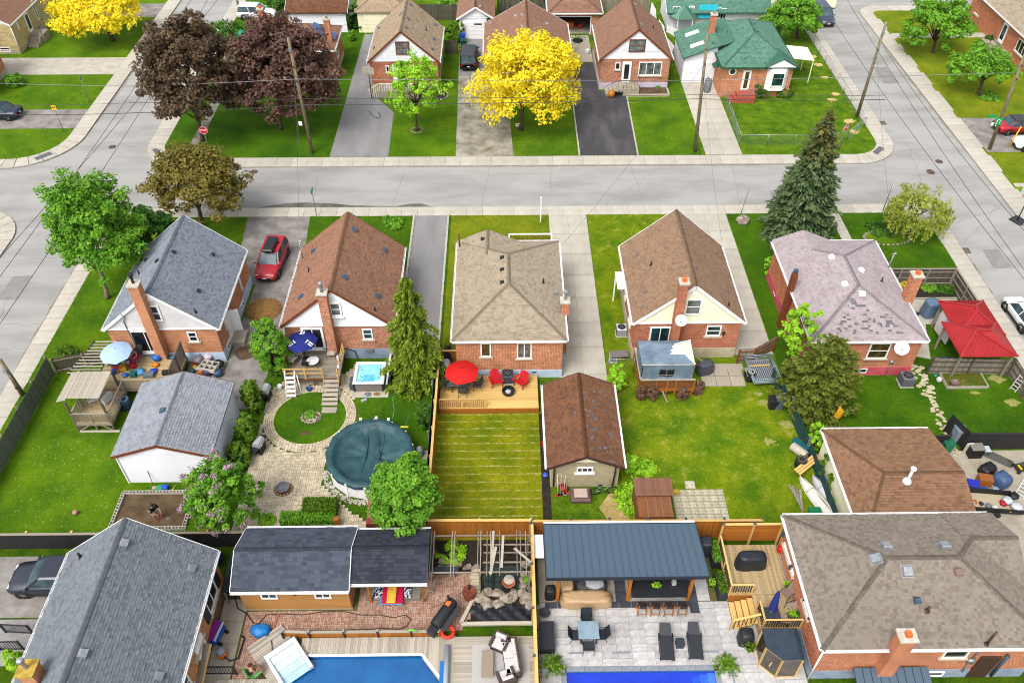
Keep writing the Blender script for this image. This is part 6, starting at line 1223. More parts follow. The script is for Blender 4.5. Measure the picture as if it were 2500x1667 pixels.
for x,y,r_ in((4,445,505),(4,505,580),(4,655,840),(4,565,690),(4,780,1080),(4,825,1175),(4,620,890)):
    c=q(x,y,r_);k=rnd.uniform(.4,.8);sheet('bare_patch',[(c.x+k*math.cos(i*.45)*rnd.uniform(.6,1.2),c.y+k*.8*math.sin(i*.45)*rnd.uniform(.6,1.2))for i in range(14)],.01,mat('dry straw patch',(226,200,140),.6,(190,170,90),scale=3,rough=1))
for k,x,y,r_ in((11,2290,560,.5),(12,230,760,.6),(12,60,900,.4),(11,2230,480,.3),(12,2230,560,.5),(12,2100,350,.6),(12,1900,470,.3)):
    c=q(k,x,y);sheet('bare_patch',[(c.x+r_*math.cos(i*.45)*rnd.uniform(.5,1.3),c.y+r_*.8*math.sin(i*.45)*rnd.uniform(.5,1.3))for i in range(14)],.008,mat('thin dusty grass',(176,168,104),.6,(128,140,60),scale=4,rough=1))
# ============================================================ trees and planting
m_bark=mat('bark',(112,92,76),.6,(80,66,56),scale=5,rough=.95,bump=.6,bs=20);m_bark2=mat('pale bark',(168,156,148),.6,(120,106,98),scale=5,rough=.9,bump=.5,bs=18)
l_red=leafm('leaf dark red',(78,60,48),(132,110,80),trans=.25);l_red2=leafm('leaf wine',(90,56,54),(136,104,86),trans=.25);l_yel=leafm('leaf golden',(222,200,14),(252,236,56),.84,.33);l_lime=leafm('leaf lime',(108,168,24),(174,218,50),.85);l_mid=leafm('leaf mid green',(66,122,22),(128,178,48),.88)
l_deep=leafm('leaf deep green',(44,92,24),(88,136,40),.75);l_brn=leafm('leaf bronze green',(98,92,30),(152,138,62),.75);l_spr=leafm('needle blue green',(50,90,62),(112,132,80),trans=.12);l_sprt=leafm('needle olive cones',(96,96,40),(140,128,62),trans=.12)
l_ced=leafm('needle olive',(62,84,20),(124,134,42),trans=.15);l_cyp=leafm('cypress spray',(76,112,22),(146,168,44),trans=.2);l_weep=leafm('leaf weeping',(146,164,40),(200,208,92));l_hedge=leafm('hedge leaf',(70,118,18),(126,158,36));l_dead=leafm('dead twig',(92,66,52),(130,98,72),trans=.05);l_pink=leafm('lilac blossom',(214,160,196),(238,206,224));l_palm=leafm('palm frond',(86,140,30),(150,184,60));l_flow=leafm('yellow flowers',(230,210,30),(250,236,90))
def quads(name,C,size,m,parent,N=None,asp=1.7,attr=None,up=None,kind=None,label=None,cat=None,group=None):
    """many small leaf faces at world points C"""
    n=len(C);A=nr.normal(size=(n,3))*.8
    if N is not None:A=A*.7+N
    A /= np.linalg.norm(A,axis=1,keepdims=True)+1e-9;B=nr.normal(size=(n,3))
    if up is not None:B=up+nr.normal(size=(n,3))*.25
    T_=B-A*np.sum(A*B,axis=1,keepdims=True);T_ /= np.linalg.norm(T_,axis=1,keepdims=True)+1e-9;S_2=np.cross(A,T_);s=(size*nr.uniform(.7,1.3,n))[:,None]
    bend=A*s*.12
    V=np.stack([C-T_*s*asp/2,C+S_2*s/2-bend,C+T_*s*asp/2,C-S_2*s/2-bend],1).reshape(-1,3)
    if parent is not None:V=V-np.array(WM[parent.name].translation)
    me=bpy.data.meshes.new(name);me.vertices.add(4*n);me.vertices.foreach_set('co',V.ravel());me.loops.add(4*n);me.loops.foreach_set('vertex_index',np.arange(4*n,dtype=np.int32));me.polygons.add(n);me.polygons.foreach_set('loop_start',np.arange(0,4*n,4,dtype=np.int32));me.polygons.foreach_set('loop_total',np.full(n,4,dtype=np.int32))
    me.update();me.validate();a=nr.uniform(0,1,n)if attr is None else attr;me.attributes.new('rnd','FLOAT','FACE').data.foreach_set('value',a.astype(np.float32));me.materials.append(m)
    return link(name,me,parent,label,cat,group,kind)
def clumps(c,rad,n,per,cr,inner=.5,flat=.75,low=-.6,lobes=5,drop=0.):
    """leaf points gathered in clumps through an uneven ellipsoid"""
    c=np.array(c,float);rad=np.array(rad,float);D=nr.normal(size=(n,3));D /= np.linalg.norm(D,axis=1,keepdims=True)
    D[:,2]=np.where(D[:,2]<low,-D[:,2],D[:,2]);L=nr.normal(size=(lobes,3));L /= np.linalg.norm(L,axis=1,keepdims=True)
    bump=1+.34*np.max(D @ L.T,axis=1)-.22+nr.uniform(-.13,.13,n);r=nr.uniform(inner,1,n)**.6*bump;K=c+D*r[:,None]*rad
    idx=np.repeat(np.arange(n),per);G_=nr.normal(size=(n*per,3));G_ /= np.linalg.norm(G_,axis=1,keepdims=True);q3=nr.uniform(.2,1,n*per)**.5
    off=G_*q3[:,None]*(cr*nr.uniform(.6,1.3,n))[idx][:,None];off[:,2]*=flat
    tone=np.clip(nr.uniform(0,1,n)[idx]*.5+nr.uniform(0,.5,n*per),0,1)
    P=K[idx]+off;P[:,2]=np.maximum(P[:,2],.05);return P,G_*.6+D[idx]*.4+np.array([0,0,.5]),tone,K
def tree(name,label,base,top,Lp,Rp,zc,m,leaf=.2,n=170,per=50,cat='tree',bark=m_bark,tr=.2,depth=1.,inner=.32,group=None,blossoms=None,cfrac=.155,dx=0.,xy=None,low=-.6):
    n=int(n*.98);b=q(*base)if xy is None else Vector((*xy,0));Y=b.y;zt=wy(*top,Y).z;xl,xr=wy(*Lp,Y).x,wy(*Rp,Y).x;rx=(xr-xl)/2;cx=(xl+xr)/2;cz=(zt+zc)/2;rz=(zt-zc)/2
    T=thing(name,label,cat,(b.x,b.y,0),0,group);C,N,tn,K=clumps((cx,Y,cz),(rx*.92,rx*.92*depth,rz*.92),n,per,max(.25,rx*cfrac),inner,low=low)
    B=MB(True);lean=Vector((cx-b.x,0,0));tt=b+lean*.4+Vector((0,0,zc+rz*.8));pts=[b,b+lean*.1+Vector((0,0,zc*.55)),b+lean*.25+Vector((0,0,zc+rz*.25)),tt]
    B.tube(pts,[tr*1.25,tr,tr*.75,tr*.3],9)
    for k in range(min(16,n//6)):
        e=Vector(K[rnd.randrange(n)]);s_=pts[1].lerp(pts[3],rnd.uniform(.3,.9));mid=s_.lerp(e,.5)+Vector((0,0,rz*.12));B.tube([s_,mid,s_.lerp(e,.92)],[tr*.4,tr*.24,tr*.08],6)
    B.build('trunk',bark,T);quads('crown',C,leaf,m,T,N,1.5,tn)
    if blossoms:
        bm,nb=blossoms;o=nr.choice(len(K),nb);P=np.repeat(K[o],26,0)+nr.normal(size=(nb*26,3))*.09+(K[o]-np.array([cx,Y,cz])).repeat(26,0)*.12;quads('blossom',P,.07,bm,T)
    return T
def shrub(name,label,k,box,m,leaf=.1,n=60,per=45,cat='shrub',zt=None,depth=1.,blossoms=None,flat=False,xy=None,h=None,group=None,inner=.45):
    """low planting that covers a reading box x0, y0, x1, y1 of window k"""
    x0,y0,x1,y1=box
    b=q(k,(x0+x1)/2,y1);w=abs(q(k,x1,y1).x-q(k,x0,y1).x)/2
    if h is None:
        # height from the upper edge, taking the plant as deep as it is wide
        hh=max(.2,wy(k,(x0+x1)/2,y0,b.y+w*depth*1.6).z)
    else:hh=h
    c=(b.x,b.y+w*depth*.9,hh*.5)if xy is None else(*xy,hh*.5);T=thing(name,label,cat,(c[0],c[1],0),0,group);C,N,tn,K=clumps(c,(w*.95,w*depth*.95,hh*.55),n,per,max(.12,w*.22),inner,low=-1.)
    B=MB(True)
    for i in range(5):e=Vector(K[rnd.randrange(n)]);B.tube([(c[0]+rnd.uniform(-.1,.1),c[1]+rnd.uniform(-.1,.1),0),Vector((c[0],c[1],0)).lerp(e,.85)],[.04,.012],5)
    B.build('stems',m_bark,T);quads('foliage',C,leaf,m,T,N,1.5,tn)
    if blossoms:bm,nb=blossoms;o=nr.choice(len(K),nb);quads('blossom',np.repeat(K[o],20,0)+nr.normal(size=(nb*20,3))*.08+np.array([0,0,w*.12]),.07,bm,T)
    return T
def conifer(name,label,base,h,rb,m,whorls=22,nb=15,leaf=.16,droop=.35,tip=None,zb=.3,tr=.2,per=46,asp=2.2,hang=0.,pw=.9,jit=.2):
    b=Vector(base);T=thing(name,label,'conifer',(b.x,b.y,0));B=MB(True);B.tube([b,b+Vector((0,0,h*.5)),b+Vector((0,0,h*.97))],[tr,tr*.6,.03],8);C=[];UP=[];TN=[]
    for w in range(whorls):
        t=(w+.5)/whorls;z=zb+(h-zb)*t**.9;r=rb*(1-t)**pw+.12;k=max(5,int(nb*(1-t*.6)))
        for i in range(k):
            a=2*math.pi*(i+rnd.random())/k;L=r*rnd.uniform(1-jit*1.6,1+jit*.5);d=np.array([math.cos(a),math.sin(a)])
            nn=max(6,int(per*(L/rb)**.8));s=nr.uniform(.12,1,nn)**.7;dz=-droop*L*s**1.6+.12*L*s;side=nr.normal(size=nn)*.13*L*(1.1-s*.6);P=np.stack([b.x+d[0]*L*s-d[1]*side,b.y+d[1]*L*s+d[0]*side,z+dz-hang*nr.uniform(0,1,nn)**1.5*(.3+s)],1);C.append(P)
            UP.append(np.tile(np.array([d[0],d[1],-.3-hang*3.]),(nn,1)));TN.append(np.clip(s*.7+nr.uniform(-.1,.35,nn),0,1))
            if i%3==0:B.tube([(b.x,b.y,z),(b.x+d[0]*L*.8,b.y+d[1]*L*.8,z-droop*L*.6)],[.035,.01],4)
    B.build('trunk',m_bark,T);C=np.concatenate(C);UP=np.concatenate(UP);TN=np.concatenate(TN);UP /= np.linalg.norm(UP,axis=1,keepdims=True)
    hi=(C[:,2]>h*.62)&(nr.uniform(0,1,len(C))<(C[:,2]/h-.5)*1.6)if tip else np.zeros(len(C),bool)
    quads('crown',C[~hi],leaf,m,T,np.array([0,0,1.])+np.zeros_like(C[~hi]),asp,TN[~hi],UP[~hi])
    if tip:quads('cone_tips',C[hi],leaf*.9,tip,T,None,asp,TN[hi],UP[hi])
    return T
# street trees, far side
tree('maple_tree','tall dark maroon maple by the stop sign corner',(1,1800,1250),(1,1540,90),(1,1260,700),(1,2150,700),.3,l_red,.22,300,85,depth=.95);tree('maple_tree','broad dark wine maple beside the leaning pole',(2,340,1245),(2,330,145),(2,-230,720),(2,775,720),.1,l_red2,.22,320,85,depth=.7,xy=(-22.4,74.6))
tree('golden_tree','full bright yellow tree on the lawn between driveways',(3,115,1155),(3,150,245),(2,1930,700),(3,690,700),1.0,l_yel,.19,300,75,depth=.9,tr=.22);tree('golden_tree','spreading yellow tree on the lawn of the stone house',(1,1010,362),(1,800,-60),(1,350,60),(1,1250,60),1.6,l_yel,.24,130,60,depth=.9,tr=.24)
tree('young_maple','lime green young maple in a stone ring before the tan roof',(2,1450,1165),(2,1450,445),(2,1150,800),(2,1730,800),.9,l_lime,.17,120,48,tr=.13,inner=.3)
tree('leafy_tree','green tree at the kerb above the parked blue car',(4,320,345),(4,300,-90),(4,20,130),(4,570,130),.5,l_mid,.24,130,70);tree('orchard_tree','rounded apple tree before the right hand bungalow porch',(4,1522,470),(4,1600,-20),(4,1235,220),(4,1890,220),.5,l_mid,.22,120,65,depth=.9);tree('orchard_tree','low wide apple tree with dark leaning trunk by the parked cars',(4,1930,850),(4,2000,400),(4,1650,600),(4,2290,600),.7,l_mid,.2,90,55,depth=.9)
# near side trees
tree('birch_tree','tall fresh green birch on the left lawn corner',(5,960,1122),(5,740,-20),(5,410,480),(5,1270,480),1.3,l_mid,.16,340,75,bark=m_bark2,tr=.17,depth=.9,inner=.25,cfrac=.15);tree('maple_tree','bronze green maple behind the slate grey roof',(5,1800,480),(5,1700,-195),(5,1290,100),(5,2230,100),.8,l_brn,.18,190,85,depth=.9)
tree('bush_tree','dense dark green bush tree against the slate grey roof',(5,1300,860),(5,1350,350),(5,1050,600),(5,1640,560),.3,l_deep,.17,120,70)
tree('round_tree','glossy green round crowned tree above the maroon shed',(14,1300,200),(10,1450,1130),(10,1010,1330),(10,1680,1330),.5,l_mid,.13,190,95,xy=(-6.0,27.9),inner=.5,cfrac=.2);tree('lilac_bush','lilac bush in pink bloom by the dug garden bed',(13,1950,330),(9,2050,1125),(9,1660,1400),(9,2300,1400),.2,l_mid,.12,170,80,xy=(-17.6,28.0),blossoms=(l_pink,120))
tree('round_shrub','dense clipped bright green round shrub beside the grey deck',(10,150,380),(6,150,1345),(10,-10,130),(10,315,130),.05,l_mid,.1,170,90,cat='shrub',xy=(-16.1,40.6),inner=.75,cfrac=.2,low=-1)
tree('weeping_tree','small weeping tree on the corner lawn',(8,1290,570),(8,1300,165),(8,1050,380),(8,1640,420),2.3,l_weep,.12,60,26,tr=.12,depth=.9);T=bpy.data.objects['weeping_tree'];b=Vector(T.location);C=[];UP=[]
for i in range(230):
    a=rnd.uniform(0,6.28);r_=2.5*math.sqrt(rnd.uniform(.3,1));z0=3.3-.25*r_;L=rnd.uniform(.5,1.9);n_=26;s=nr.uniform(0,1,n_);C.append(np.stack([b.x+.3+r_*1.05*math.cos(a)+.05*nr.normal(size=n_),b.y+r_*math.sin(a)+.05*nr.normal(size=n_),z0-L*s],1));UP.append(np.tile([0,0,-1.],(n_,1)))
quads('hanging_shoots',np.concatenate(C),.11,l_weep,T,None,2.,None,np.concatenate(UP))
tree('small_tree','bright green saplings behind the olive cedar',(12,150,100),(8,380,1185),(8,170,1400),(8,560,1400),.3,l_lime,.13,55,60,xy=(19.7,40.3));shrub('shrub','loose green shrub by the wall of the pink bungalow',8,(10,740,110,930),l_lime,.1,30,40)
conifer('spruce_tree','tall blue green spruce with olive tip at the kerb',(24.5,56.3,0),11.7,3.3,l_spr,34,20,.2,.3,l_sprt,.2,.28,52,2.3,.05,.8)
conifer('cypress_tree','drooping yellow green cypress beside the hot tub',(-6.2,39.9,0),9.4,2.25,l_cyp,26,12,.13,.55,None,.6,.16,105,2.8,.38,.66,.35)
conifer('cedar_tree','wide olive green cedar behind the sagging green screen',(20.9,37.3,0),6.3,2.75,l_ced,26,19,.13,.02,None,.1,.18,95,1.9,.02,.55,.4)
# hedges, shrubs and beds
H1x=[(9,(2150,350,2330,640),'clipped hedge bush beside the small asphalt lane'),(9,(2090,620,2300,960),'yellow green hedge bush beside the white garage wall'),(9,(2010,880,2240,1150),'overgrown hedge bush by the green fence panel')]
for k,bx,lb in H1x:shrub('hedge_bush',lb,k,bx,l_hedge,.1,80,60,'hedge')
shrub('hedge_bush','tall loose hedge bush behind the open grill',10,(-40,350,90,700),l_hedge,.1,80,60,'hedge');shrub('hedge_bush','loose hedge bush along the cobbled yard edge',10,(-60,620,70,1000),l_hedge,.1,70,60,'hedge')
def box_hedge(label,k,box,h,m):
    a=q(k,box[0],box[1],h);c=q(k,box[2],box[3],h);T=thing('box_hedge',label,'hedge',((a.x+c.x)/2,(a.y+c.y)/2,0));x0,x1,y0,y1=min(a.x,c.x),max(a.x,c.x),min(a.y,c.y),max(a.y,c.y);MB(True).box(x0+.1,x1-.1,y0+.1,y1-.1,0,h-.1).build('core',l_deep,T);n=5200;P=nr.uniform(0,1,(n,3));f=nr.integers(0,3,n);s=nr.integers(0,2,n);P[np.arange(n),f]=np.where(f==2,1,s);P=P*[x1-x0,y1-y0,h]+[x0,y0,0]+nr.normal(size=(n,3))*.035;quads('foliage',P,.07,m,T)
box_hedge('square clipped yellow green hedge on the cobbles',10,(450,1400,715,1510),.9,l_hedge);box_hedge('low clipped green hedge beside the square hedge',14,(250,40,700,120),.7,l_mid)
for nm,lb,k,bx,m,lf in(('shrub','sparse shrub on the cobbles behind the tan shed',14,(20,55,200,190),l_lime,.09),('shrub','leafy green bush by the concrete drive and block garage',11,(875,190,1055,500),l_lime,.12),('shrub','bright bush against the worn garage corner',11,(1025,1000,1160,1200),l_lime,.12),('shrub','spreading bright bush above the stained board shed',11,(1130,1070,1350,1230),l_lime,.12),('shrub','large bright bush beside the stained board shed',11,(940,1340,1370,1560),l_lime,.13),('shrub','leafy bush at the north corner of the brown garage',12,(370,700,590,1020),l_lime,.13),('shrub','tall leafy bush against the brown garage hip',12,(490,950,805,1370),l_hedge,.13),('shrub','small leafy bush by the upturned canoe',12,(620,1370,770,1540),l_lime,.12),
    ('shrub','round shrub beside the cream far garage',2,(780,20,990,300),l_deep,.18),('shrub','clipped cone shrub on the far side lawn',2,(835,260,910,375),l_mid,.14),('shrub','hedge bush behind the white parked car',2,(70,-60,420,140),l_deep,.18),('shrub','airy shrub beside the small white garage',2,(1705,160,1880,400),l_hedge,.15),('shrub','bright shrub at the top beside the dark fence',2,(1640,-40,1860,130),l_mid,.18),('shrub','dark leafy shrub behind the maroon maple',1,(1815,160,2160,390),l_deep,.18),('shrub','grassy plant by the orange brick corner',1,(30,640,190,800),l_mid,.2),('shrub','dark yew shrub by the bay window',4,(-70,700,95,890),l_deep,.13),('shrub','rounded yellow green shrub by the bay window',4,(105,745,310,890),l_hedge,.13),('shrub','oval leafy bed on the front lawn',6,(1130,395,1335,520),l_mid,.13),('shrub','rose bush along the windscreen fence',10,(1440,500,1600,820),l_deep,.1),('shrub','small yellow budding shrub by the grey fence',9,(440,30,670,220),l_hedge,.09),('shrub','yellow flowering clump by the dark fence',8,(1240,970,1320,1050),l_flow,.1),('shrub','green perennials in the fenced bed',8,(1440,985,1580,1080),l_mid,.13),('shrub','bluish perennials at the end of the fenced bed',8,(1590,985,1720,1095),l_deep,.13),('shrub','green clump beside the wrapped crate',8,(1560,1150,1680,1260),l_mid,.12),('shrub','grassy clump in the weeping tree bed',8,(970,490,1210,590),l_deep,.14),('shrub','low plant in the pebble ring',10,(450,640,545,700),l_mid,.1),('shrub','young shrubs under the chocolate roofed window',3,(1145,745,1270,800),l_deep,.13),('shrub','small shrub at the end of the window bed',3,(1310,745,1370,800),l_mid,.12),('shrub','leafy plants by the bungalow porch',4,(1980,310,2060,400),l_deep,.14),('shrub','low plants under the leaning apple tree',4,(1940,820,2150,900),l_mid,.12),('shrub','seedlings growing beside the stone pond',14,(1620,440,1900,520),l_lime,.1),('shrub','weeds by the pond rocks',15,(140,610,205,680),l_mid,.09),('shrub','green plant beside the side stairs',13,(70,1250,230,1500),l_lime,.12),('shrub','green vine over the white garage corner',9,(1890,1040,1940,1120),l_mid,.09)):
    shrub(nm,lb,k,bx,m,lf,40,42)
shrub('conifer_column','narrow dark cedar column by the stone house door',1,(255,-20,350,290),l_deep,.18,60,50,h=4.8,depth=.8)
for i,bx in enumerate(((1140,420,1240,545),(1240,430,1340,550),(1500,430,1600,550),(1640,380,1740,510))):shrub('dead_bush',('brown dead bush below the left platform corner','brown dead bush below the platform middle post','brown dead bush beside the green tuft','brown dead bush by the leaning grey prop')[i],11,bx,l_dead,.08,50,70,'bush',h=1.1)
def fronds(T,c,n,L,m,w=.09):
    C=[];UP=[]
    for i in range(n):
        a=rnd.uniform(0,6.28);e=rnd.uniform(.25,1.2);k=12;s=np.linspace(.05,1,k);C.append(np.stack([c[0]+L*s*math.cos(a)*math.cos(e),c[1]+L*s*math.sin(a)*math.cos(e),c[2]+L*s*math.sin(e)-.55*L*s**2],1));UP.append(np.tile([math.cos(a),math.sin(a),.3],(k,1)))
    quads('fronds',np.concatenate(C),w,m,T,None,2.6,None,np.concatenate(UP))
for lb,k,x,y in(('potted palm at the left corner of the cobalt pool',15,390,1440),('potted palm at the right corner of the cobalt pool',15,1935,1430)):
    c=q(k,x,y,.1);T=thing('potted_palm',lb,'plant',c);MB().lathe([(.17,0),(.24,.4),(.22,.4),(.2,.36),(.02,.35)],14,caps=False).build('pot',m_black,T,smooth=True);fronds(T,(c.x,c.y,c.z+.38),46,.75,l_palm)

for lb,x0,x1,y0,y1,n_ in(('white clover heads dotted over the left lawn',-31,-24,27.5,35,260),('white clover heads dotted over the back lawn',8,18,31,38,220),('fallen yellow petals under the yellow tree',0,7,69.6,80,260)):
    P=np.stack([nr.uniform(x0,x1,n_),nr.uniform(y0,y1,n_),np.full(n_,.07)],1);quads('petals',P,.05,l_flow if 'yellow' in lb else leafm('clover white',(226,230,190),(246,246,226)),None,np.array([0,0,2.])+np.zeros_like(P),1.,None,None,'stuff',lb,'petals')
# ============================================================ grass blades standing on the open lawns
GX0,GY0,GS_=-48.,18.,.1;gm_=np.zeros((1000,880),bool)
def fill(poly,val):
    xs=[p[0]for p in poly];ys=[p[1]for p in poly];i0,i1=max(0,int((min(xs)-GX0)/GS_)),min(1000,int((max(xs)-GX0)/GS_)+1);j0,j1=max(0,int((min(ys)-GY0)/GS_)),min(880,int((max(ys)-GY0)/GS_)+1)
    if i1<=i0 or j1<=j0:return
    X,Y=np.meshgrid(GX0+(np.arange(i0,i1)+.5)*GS_,GY0+(np.arange(j0,j1)+.5)*GS_,indexing='ij');c=np.zeros(X.shape,bool)
    for(xa,ya),(xb,yb)in zip(poly,poly[1:]+poly[:1]):
        if ya!=yb:c ^=((ya>Y)!=(yb>Y))&(X<(xb-xa)*(Y-ya)/(yb-ya)+xa)
    gm_[i0:i1,j0:j1][c]=val
LW=[s_ for s_ in SHEETS if s_[0]=='lawn' and s_[2]<.02]
def grass_blades():
    bpy.context.view_layer.update();blk=[p for n,p,z,m in SHEETS if n not in('lawn','ground','road','asphalt_patch')]
    for o in bpy.data.objects:
        if o.type=='MESH' and o.name.split('.')[0]not in('crown','lawn','ground','road','pavement','overhead_cable','lettering','hanging_shoots','cone_tips'):
            B=[o.matrix_world @ Vector(c)for c in o.bound_box];z=min(v.z for v in B)
            if z<.12:
                x0,x1,y0,y1=min(v.x for v in B),max(v.x for v in B),min(v.y for v in B),max(v.y for v in B)
                if x1-x0<16 and y1-y0<16 and not(o.get('kind')=='structure' and o.name.startswith(('lawn','driveway','cobble','path','brick_yard','yard')))and 'cobbles' not in o.name and 'bricks' not in o.name and o.name.split('.')[0]not in('board','rail','foliage','crack','gutter_grit','wet_patch'):blk.append(rect(x0,x1,y0,y1))
    lawns={}
    for n,p,z,m in LW:lawns.setdefault(m.name,[m,[]])[1].append(p)
    for nm,(m,polys)in lawns.items():
        gm_[:]=False
        for p in polys:fill(p,True)
        for p in blk:fill(p,False)
        ii,jj=np.nonzero(gm_);
        if not len(ii):continue
        near=GY0+jj*GS_;pr=np.where(near<62,1.,.35);k=int(len(ii)*.9);s_=nr.choice(len(ii),k,p=pr/pr.sum());x=GX0+(ii[s_]+nr.uniform(0,1,k))*GS_;y=GY0+(jj[s_]+nr.uniform(0,1,k))*GS_
        a=nr.uniform(0,6.283,k);L=nr.uniform(.05,.12,k)*np.where(y>62,1.3,1);e=nr.uniform(.35,1.1,k);w=nr.uniform(.012,.024,k);P=np.stack([x,y,np.zeros(k)],1);D=np.stack([np.cos(a)*np.cos(e),np.sin(a)*np.cos(e),np.sin(e)],1)*L[:,None];S2=np.stack([-np.sin(a),np.cos(a),np.zeros(k)],1)*w[:,None]
        V=np.stack([P-S2,P+S2,P+D],1).reshape(-1,3);me=bpy.data.meshes.new('grass');me.vertices.add(3*k);me.vertices.foreach_set('co',V.ravel());me.loops.add(3*k);me.loops.foreach_set('vertex_index',np.arange(3*k,dtype=np.int32));me.polygons.add(k);me.polygons.foreach_set('loop_start',np.arange(0,3*k,3,dtype=np.int32));me.polygons.foreach_set('loop_total',np.full(k,3,dtype=np.int32));me.update();me.materials.append(m);link('grass',me,None,'short mown grass blades on the '+nm,'grass',None,'stuff')
# ============================================================ vehicles
m_tyre=mat('tyre rubber',(44,44,46),.6,rough=.9,scale=6);m_rim=mat('alloy rim',(190,192,196),.6,rough=.3,metal=.7,scale=5);m_cglass=mat('car glass',(96,122,130),.5,(60,78,86),scale=1.5,rough=.4,spec=.3);m_lamp=mat('lamp glass',(226,230,234),.7,rough=.1,scale=4);m_tail=mat('tail lamp',(190,24,22),.6,rough=.2,scale=4);m_chrome=mat('chrome',(200,204,208),.7,rough=.15,metal=.9,scale=5)  # car glass: pale blue-green sky reflection put into the colour
def paint(name,c,k=.6):return mat('car paint '+name,c,k,rough=.4,scale=1,var=.05,coat=.35,spec=.4)
def car(name,label,loc,rz,L,W,Ht,pm,kind='suv',cat='car',plate=True,roofm=None,group=None):
    T=thing(name,label,cat,loc,rz,group);hl,hw=L/2,W/2;zb=.26;belt=Ht*.6 if kind!='sedan' else Ht*.63;hood=belt*.95 if kind!='van' else belt
    hoodx={'suv':.2,'sedan':.22,'hatch':.24,'van':.27}[kind];trunk={'suv':-.5,'sedan':-.34,'hatch':-.47,'van':-.5}[kind]
    st=[(-.5,belt*.55,belt*.8,.84),(-.49,.36,belt*.97,.9),(-.44,zb,belt if kind!='sedan' else belt*.98,.96),(-.3,zb,belt,1),(0,zb,belt,1),(hoodx,zb,belt,1),(hoodx+.08,zb,hood*.98,.99),(.36,zb,hood*.95,.98),(.43,zb,hood*.88,.93),(.47,zb+.03,hood*.78,.85),(.492,.34,hood*.66,.74),(.5,.42,hood*.56,.62)]
    b=MB();V=[];F=[];n=10
    for x,z0,z1,w in st:
        w*=hw;V+=[(x*L,-w*.9,z0),(x*L,-w,z0+(z1-z0)*.25),(x*L,-w,z0+(z1-z0)*.7),(x*L,-w*.95,z1-.04),(x*L,-w*.5,z1+.02),(x*L,w*.5,z1+.02),(x*L,w*.95,z1-.04),(x*L,w,z0+(z1-z0)*.7),(x*L,w,z0+(z1-z0)*.25),(x*L,w*.9,z0)]
    for i in range(len(st)-1):F+=[(i*n+j,i*n+(j+1)%n,(i+1)*n+(j+1)%n,(i+1)*n+j)for j in range(n)]
    F+=[tuple(range(n)),tuple(range((len(st)-1)*n+n-1,(len(st)-1)*n-1,-1))];b.add(V,F);b.build('body',pm,T,smooth=True)
    rx0,rx1=(trunk+.02)*L,(hoodx+.03)*L;tx0=(trunk+(.06 if kind in('suv','van')else .13))*L;tx1=(hoodx-(.14 if kind!='van' else .12))*L;w0,w1=hw*.93,hw*.77;zt=Ht-.05
    def ring(x0,x1,w,z,c=.08):return[(x0+c,-w,z),(x1-c,-w,z),(x1,-w*.8,z),(x1+.04,0,z),(x1,w*.8,z),(x1-c,w,z),(x0+c,w,z),(x0,w*.8,z),(x0,-w*.8,z)]
    A,B=ring(rx0,rx1,w0,belt-.03),ring(tx0,tx1,w1,zt);k=len(A);g_=MB();g_.add(A+B,[tuple(range(k,2*k))]+[(i,(i+1)%k,k+(i+1)%k,k+i)for i in range(k)]);g_.build('windows',m_cglass,T,smooth=False)
    B2,B3=ring(tx0-.02,tx1+.02,w1*1.03,zt-.01),ring(tx0+.1,tx1-.1,w1*.88,Ht);r_=MB();r_.add(B2+B3,[tuple(range(k,2*k))]+[(i,(i+1)%k,k+(i+1)%k,k+i)for i in range(k)]);r_.build('roof',roofm or pm,T,smooth=False)
    for s_ in(-1,1):
        for a,c in(((rx1-.08,s_*w0,belt),(tx1-.05,s_*w1,zt)),((rx0+.08,s_*w0,belt),(tx0+.05,s_*w1,zt)),(((rx0+rx1)/2,s_*(w0+.01),belt),((tx0+tx1)/2,s_*(w1+.01),zt))):MB().beam(a,c,.07,.06).build('pillar',pm,T)
        MB().at((rx1-.1,s_*(hw+.08),belt+.04)).ball((0,0,0),.08,.13,.08).build('mirror',pm,T)
        MB().box(-.3*L,.24*L,s_*hw*1.0-.015,s_*hw*1.0+.015,zb,zb+.12).build('sill_trim',m_black,T);MB().box(hl*.9,hl*.945,s_*hw*.62-.14,s_*hw*.62+.14,hood*.68,hood*.8).build('headlight',m_lamp,T);MB().box(-hl-.01,-hl+.08,s_*hw*.72-.13,s_*hw*.72+.13,belt*.68,belt*.9).build('tail_light',m_tail,T)
        for d in(-.04,.16):MB().box(d*L-.1,d*L+.08,s_*(hw+.005)-.015,s_*(hw+.005)+.015,belt*.8,belt*.83).build('door_handle',pm,T)
        for x in(-.3,.3):
            M_=Matrix.Translation((x*L,s_*(hw-.1),.34))@ Matrix.Rotation(R(90),4,'X');w=MB();w.M=M_;w.lathe([(.22,-.11),(.33,-.11),(.35,-.06),(.35,.06),(.33,.11),(.22,.11)],20,caps=False);o=w.build('wheel',m_tyre,T,smooth=True)
            w=MB();w.M=M_;w.lathe([(.23,-.09),(.23,.09)],16);w.build('rim',m_black,o)
            for j in range(5):w=MB();w.M=M_ @ Matrix.Rotation(j*1.2566,4,'Z');w.box(.02,.22,-.035,.035,-.1,.1);w.build('spoke',m_rim,o)
            w=MB();w.M=Matrix.Translation((x*L,s_*(hw-.04),.34))@ Matrix.Rotation(R(90),4,'X');w.lathe([(.36,-.045),(.43,-.045),(.43,.045),(.36,.045)],20,caps=False);w.build('wheel_arch',m_black,T,smooth=False)
    MB().box(hl-.03,hl+.005,-hw*.5,hw*.5,hood*.36,hood*.6).build('grille',m_black,T);MB().box(hl*.93,hl*.99,-hw*.7,hw*.7,.28,.4).build('bumper',m_black,T);MB().box(-hl-.03,-hl+.06,-hw*.75,hw*.75,.36,.5).build('bumper',m_black,T)
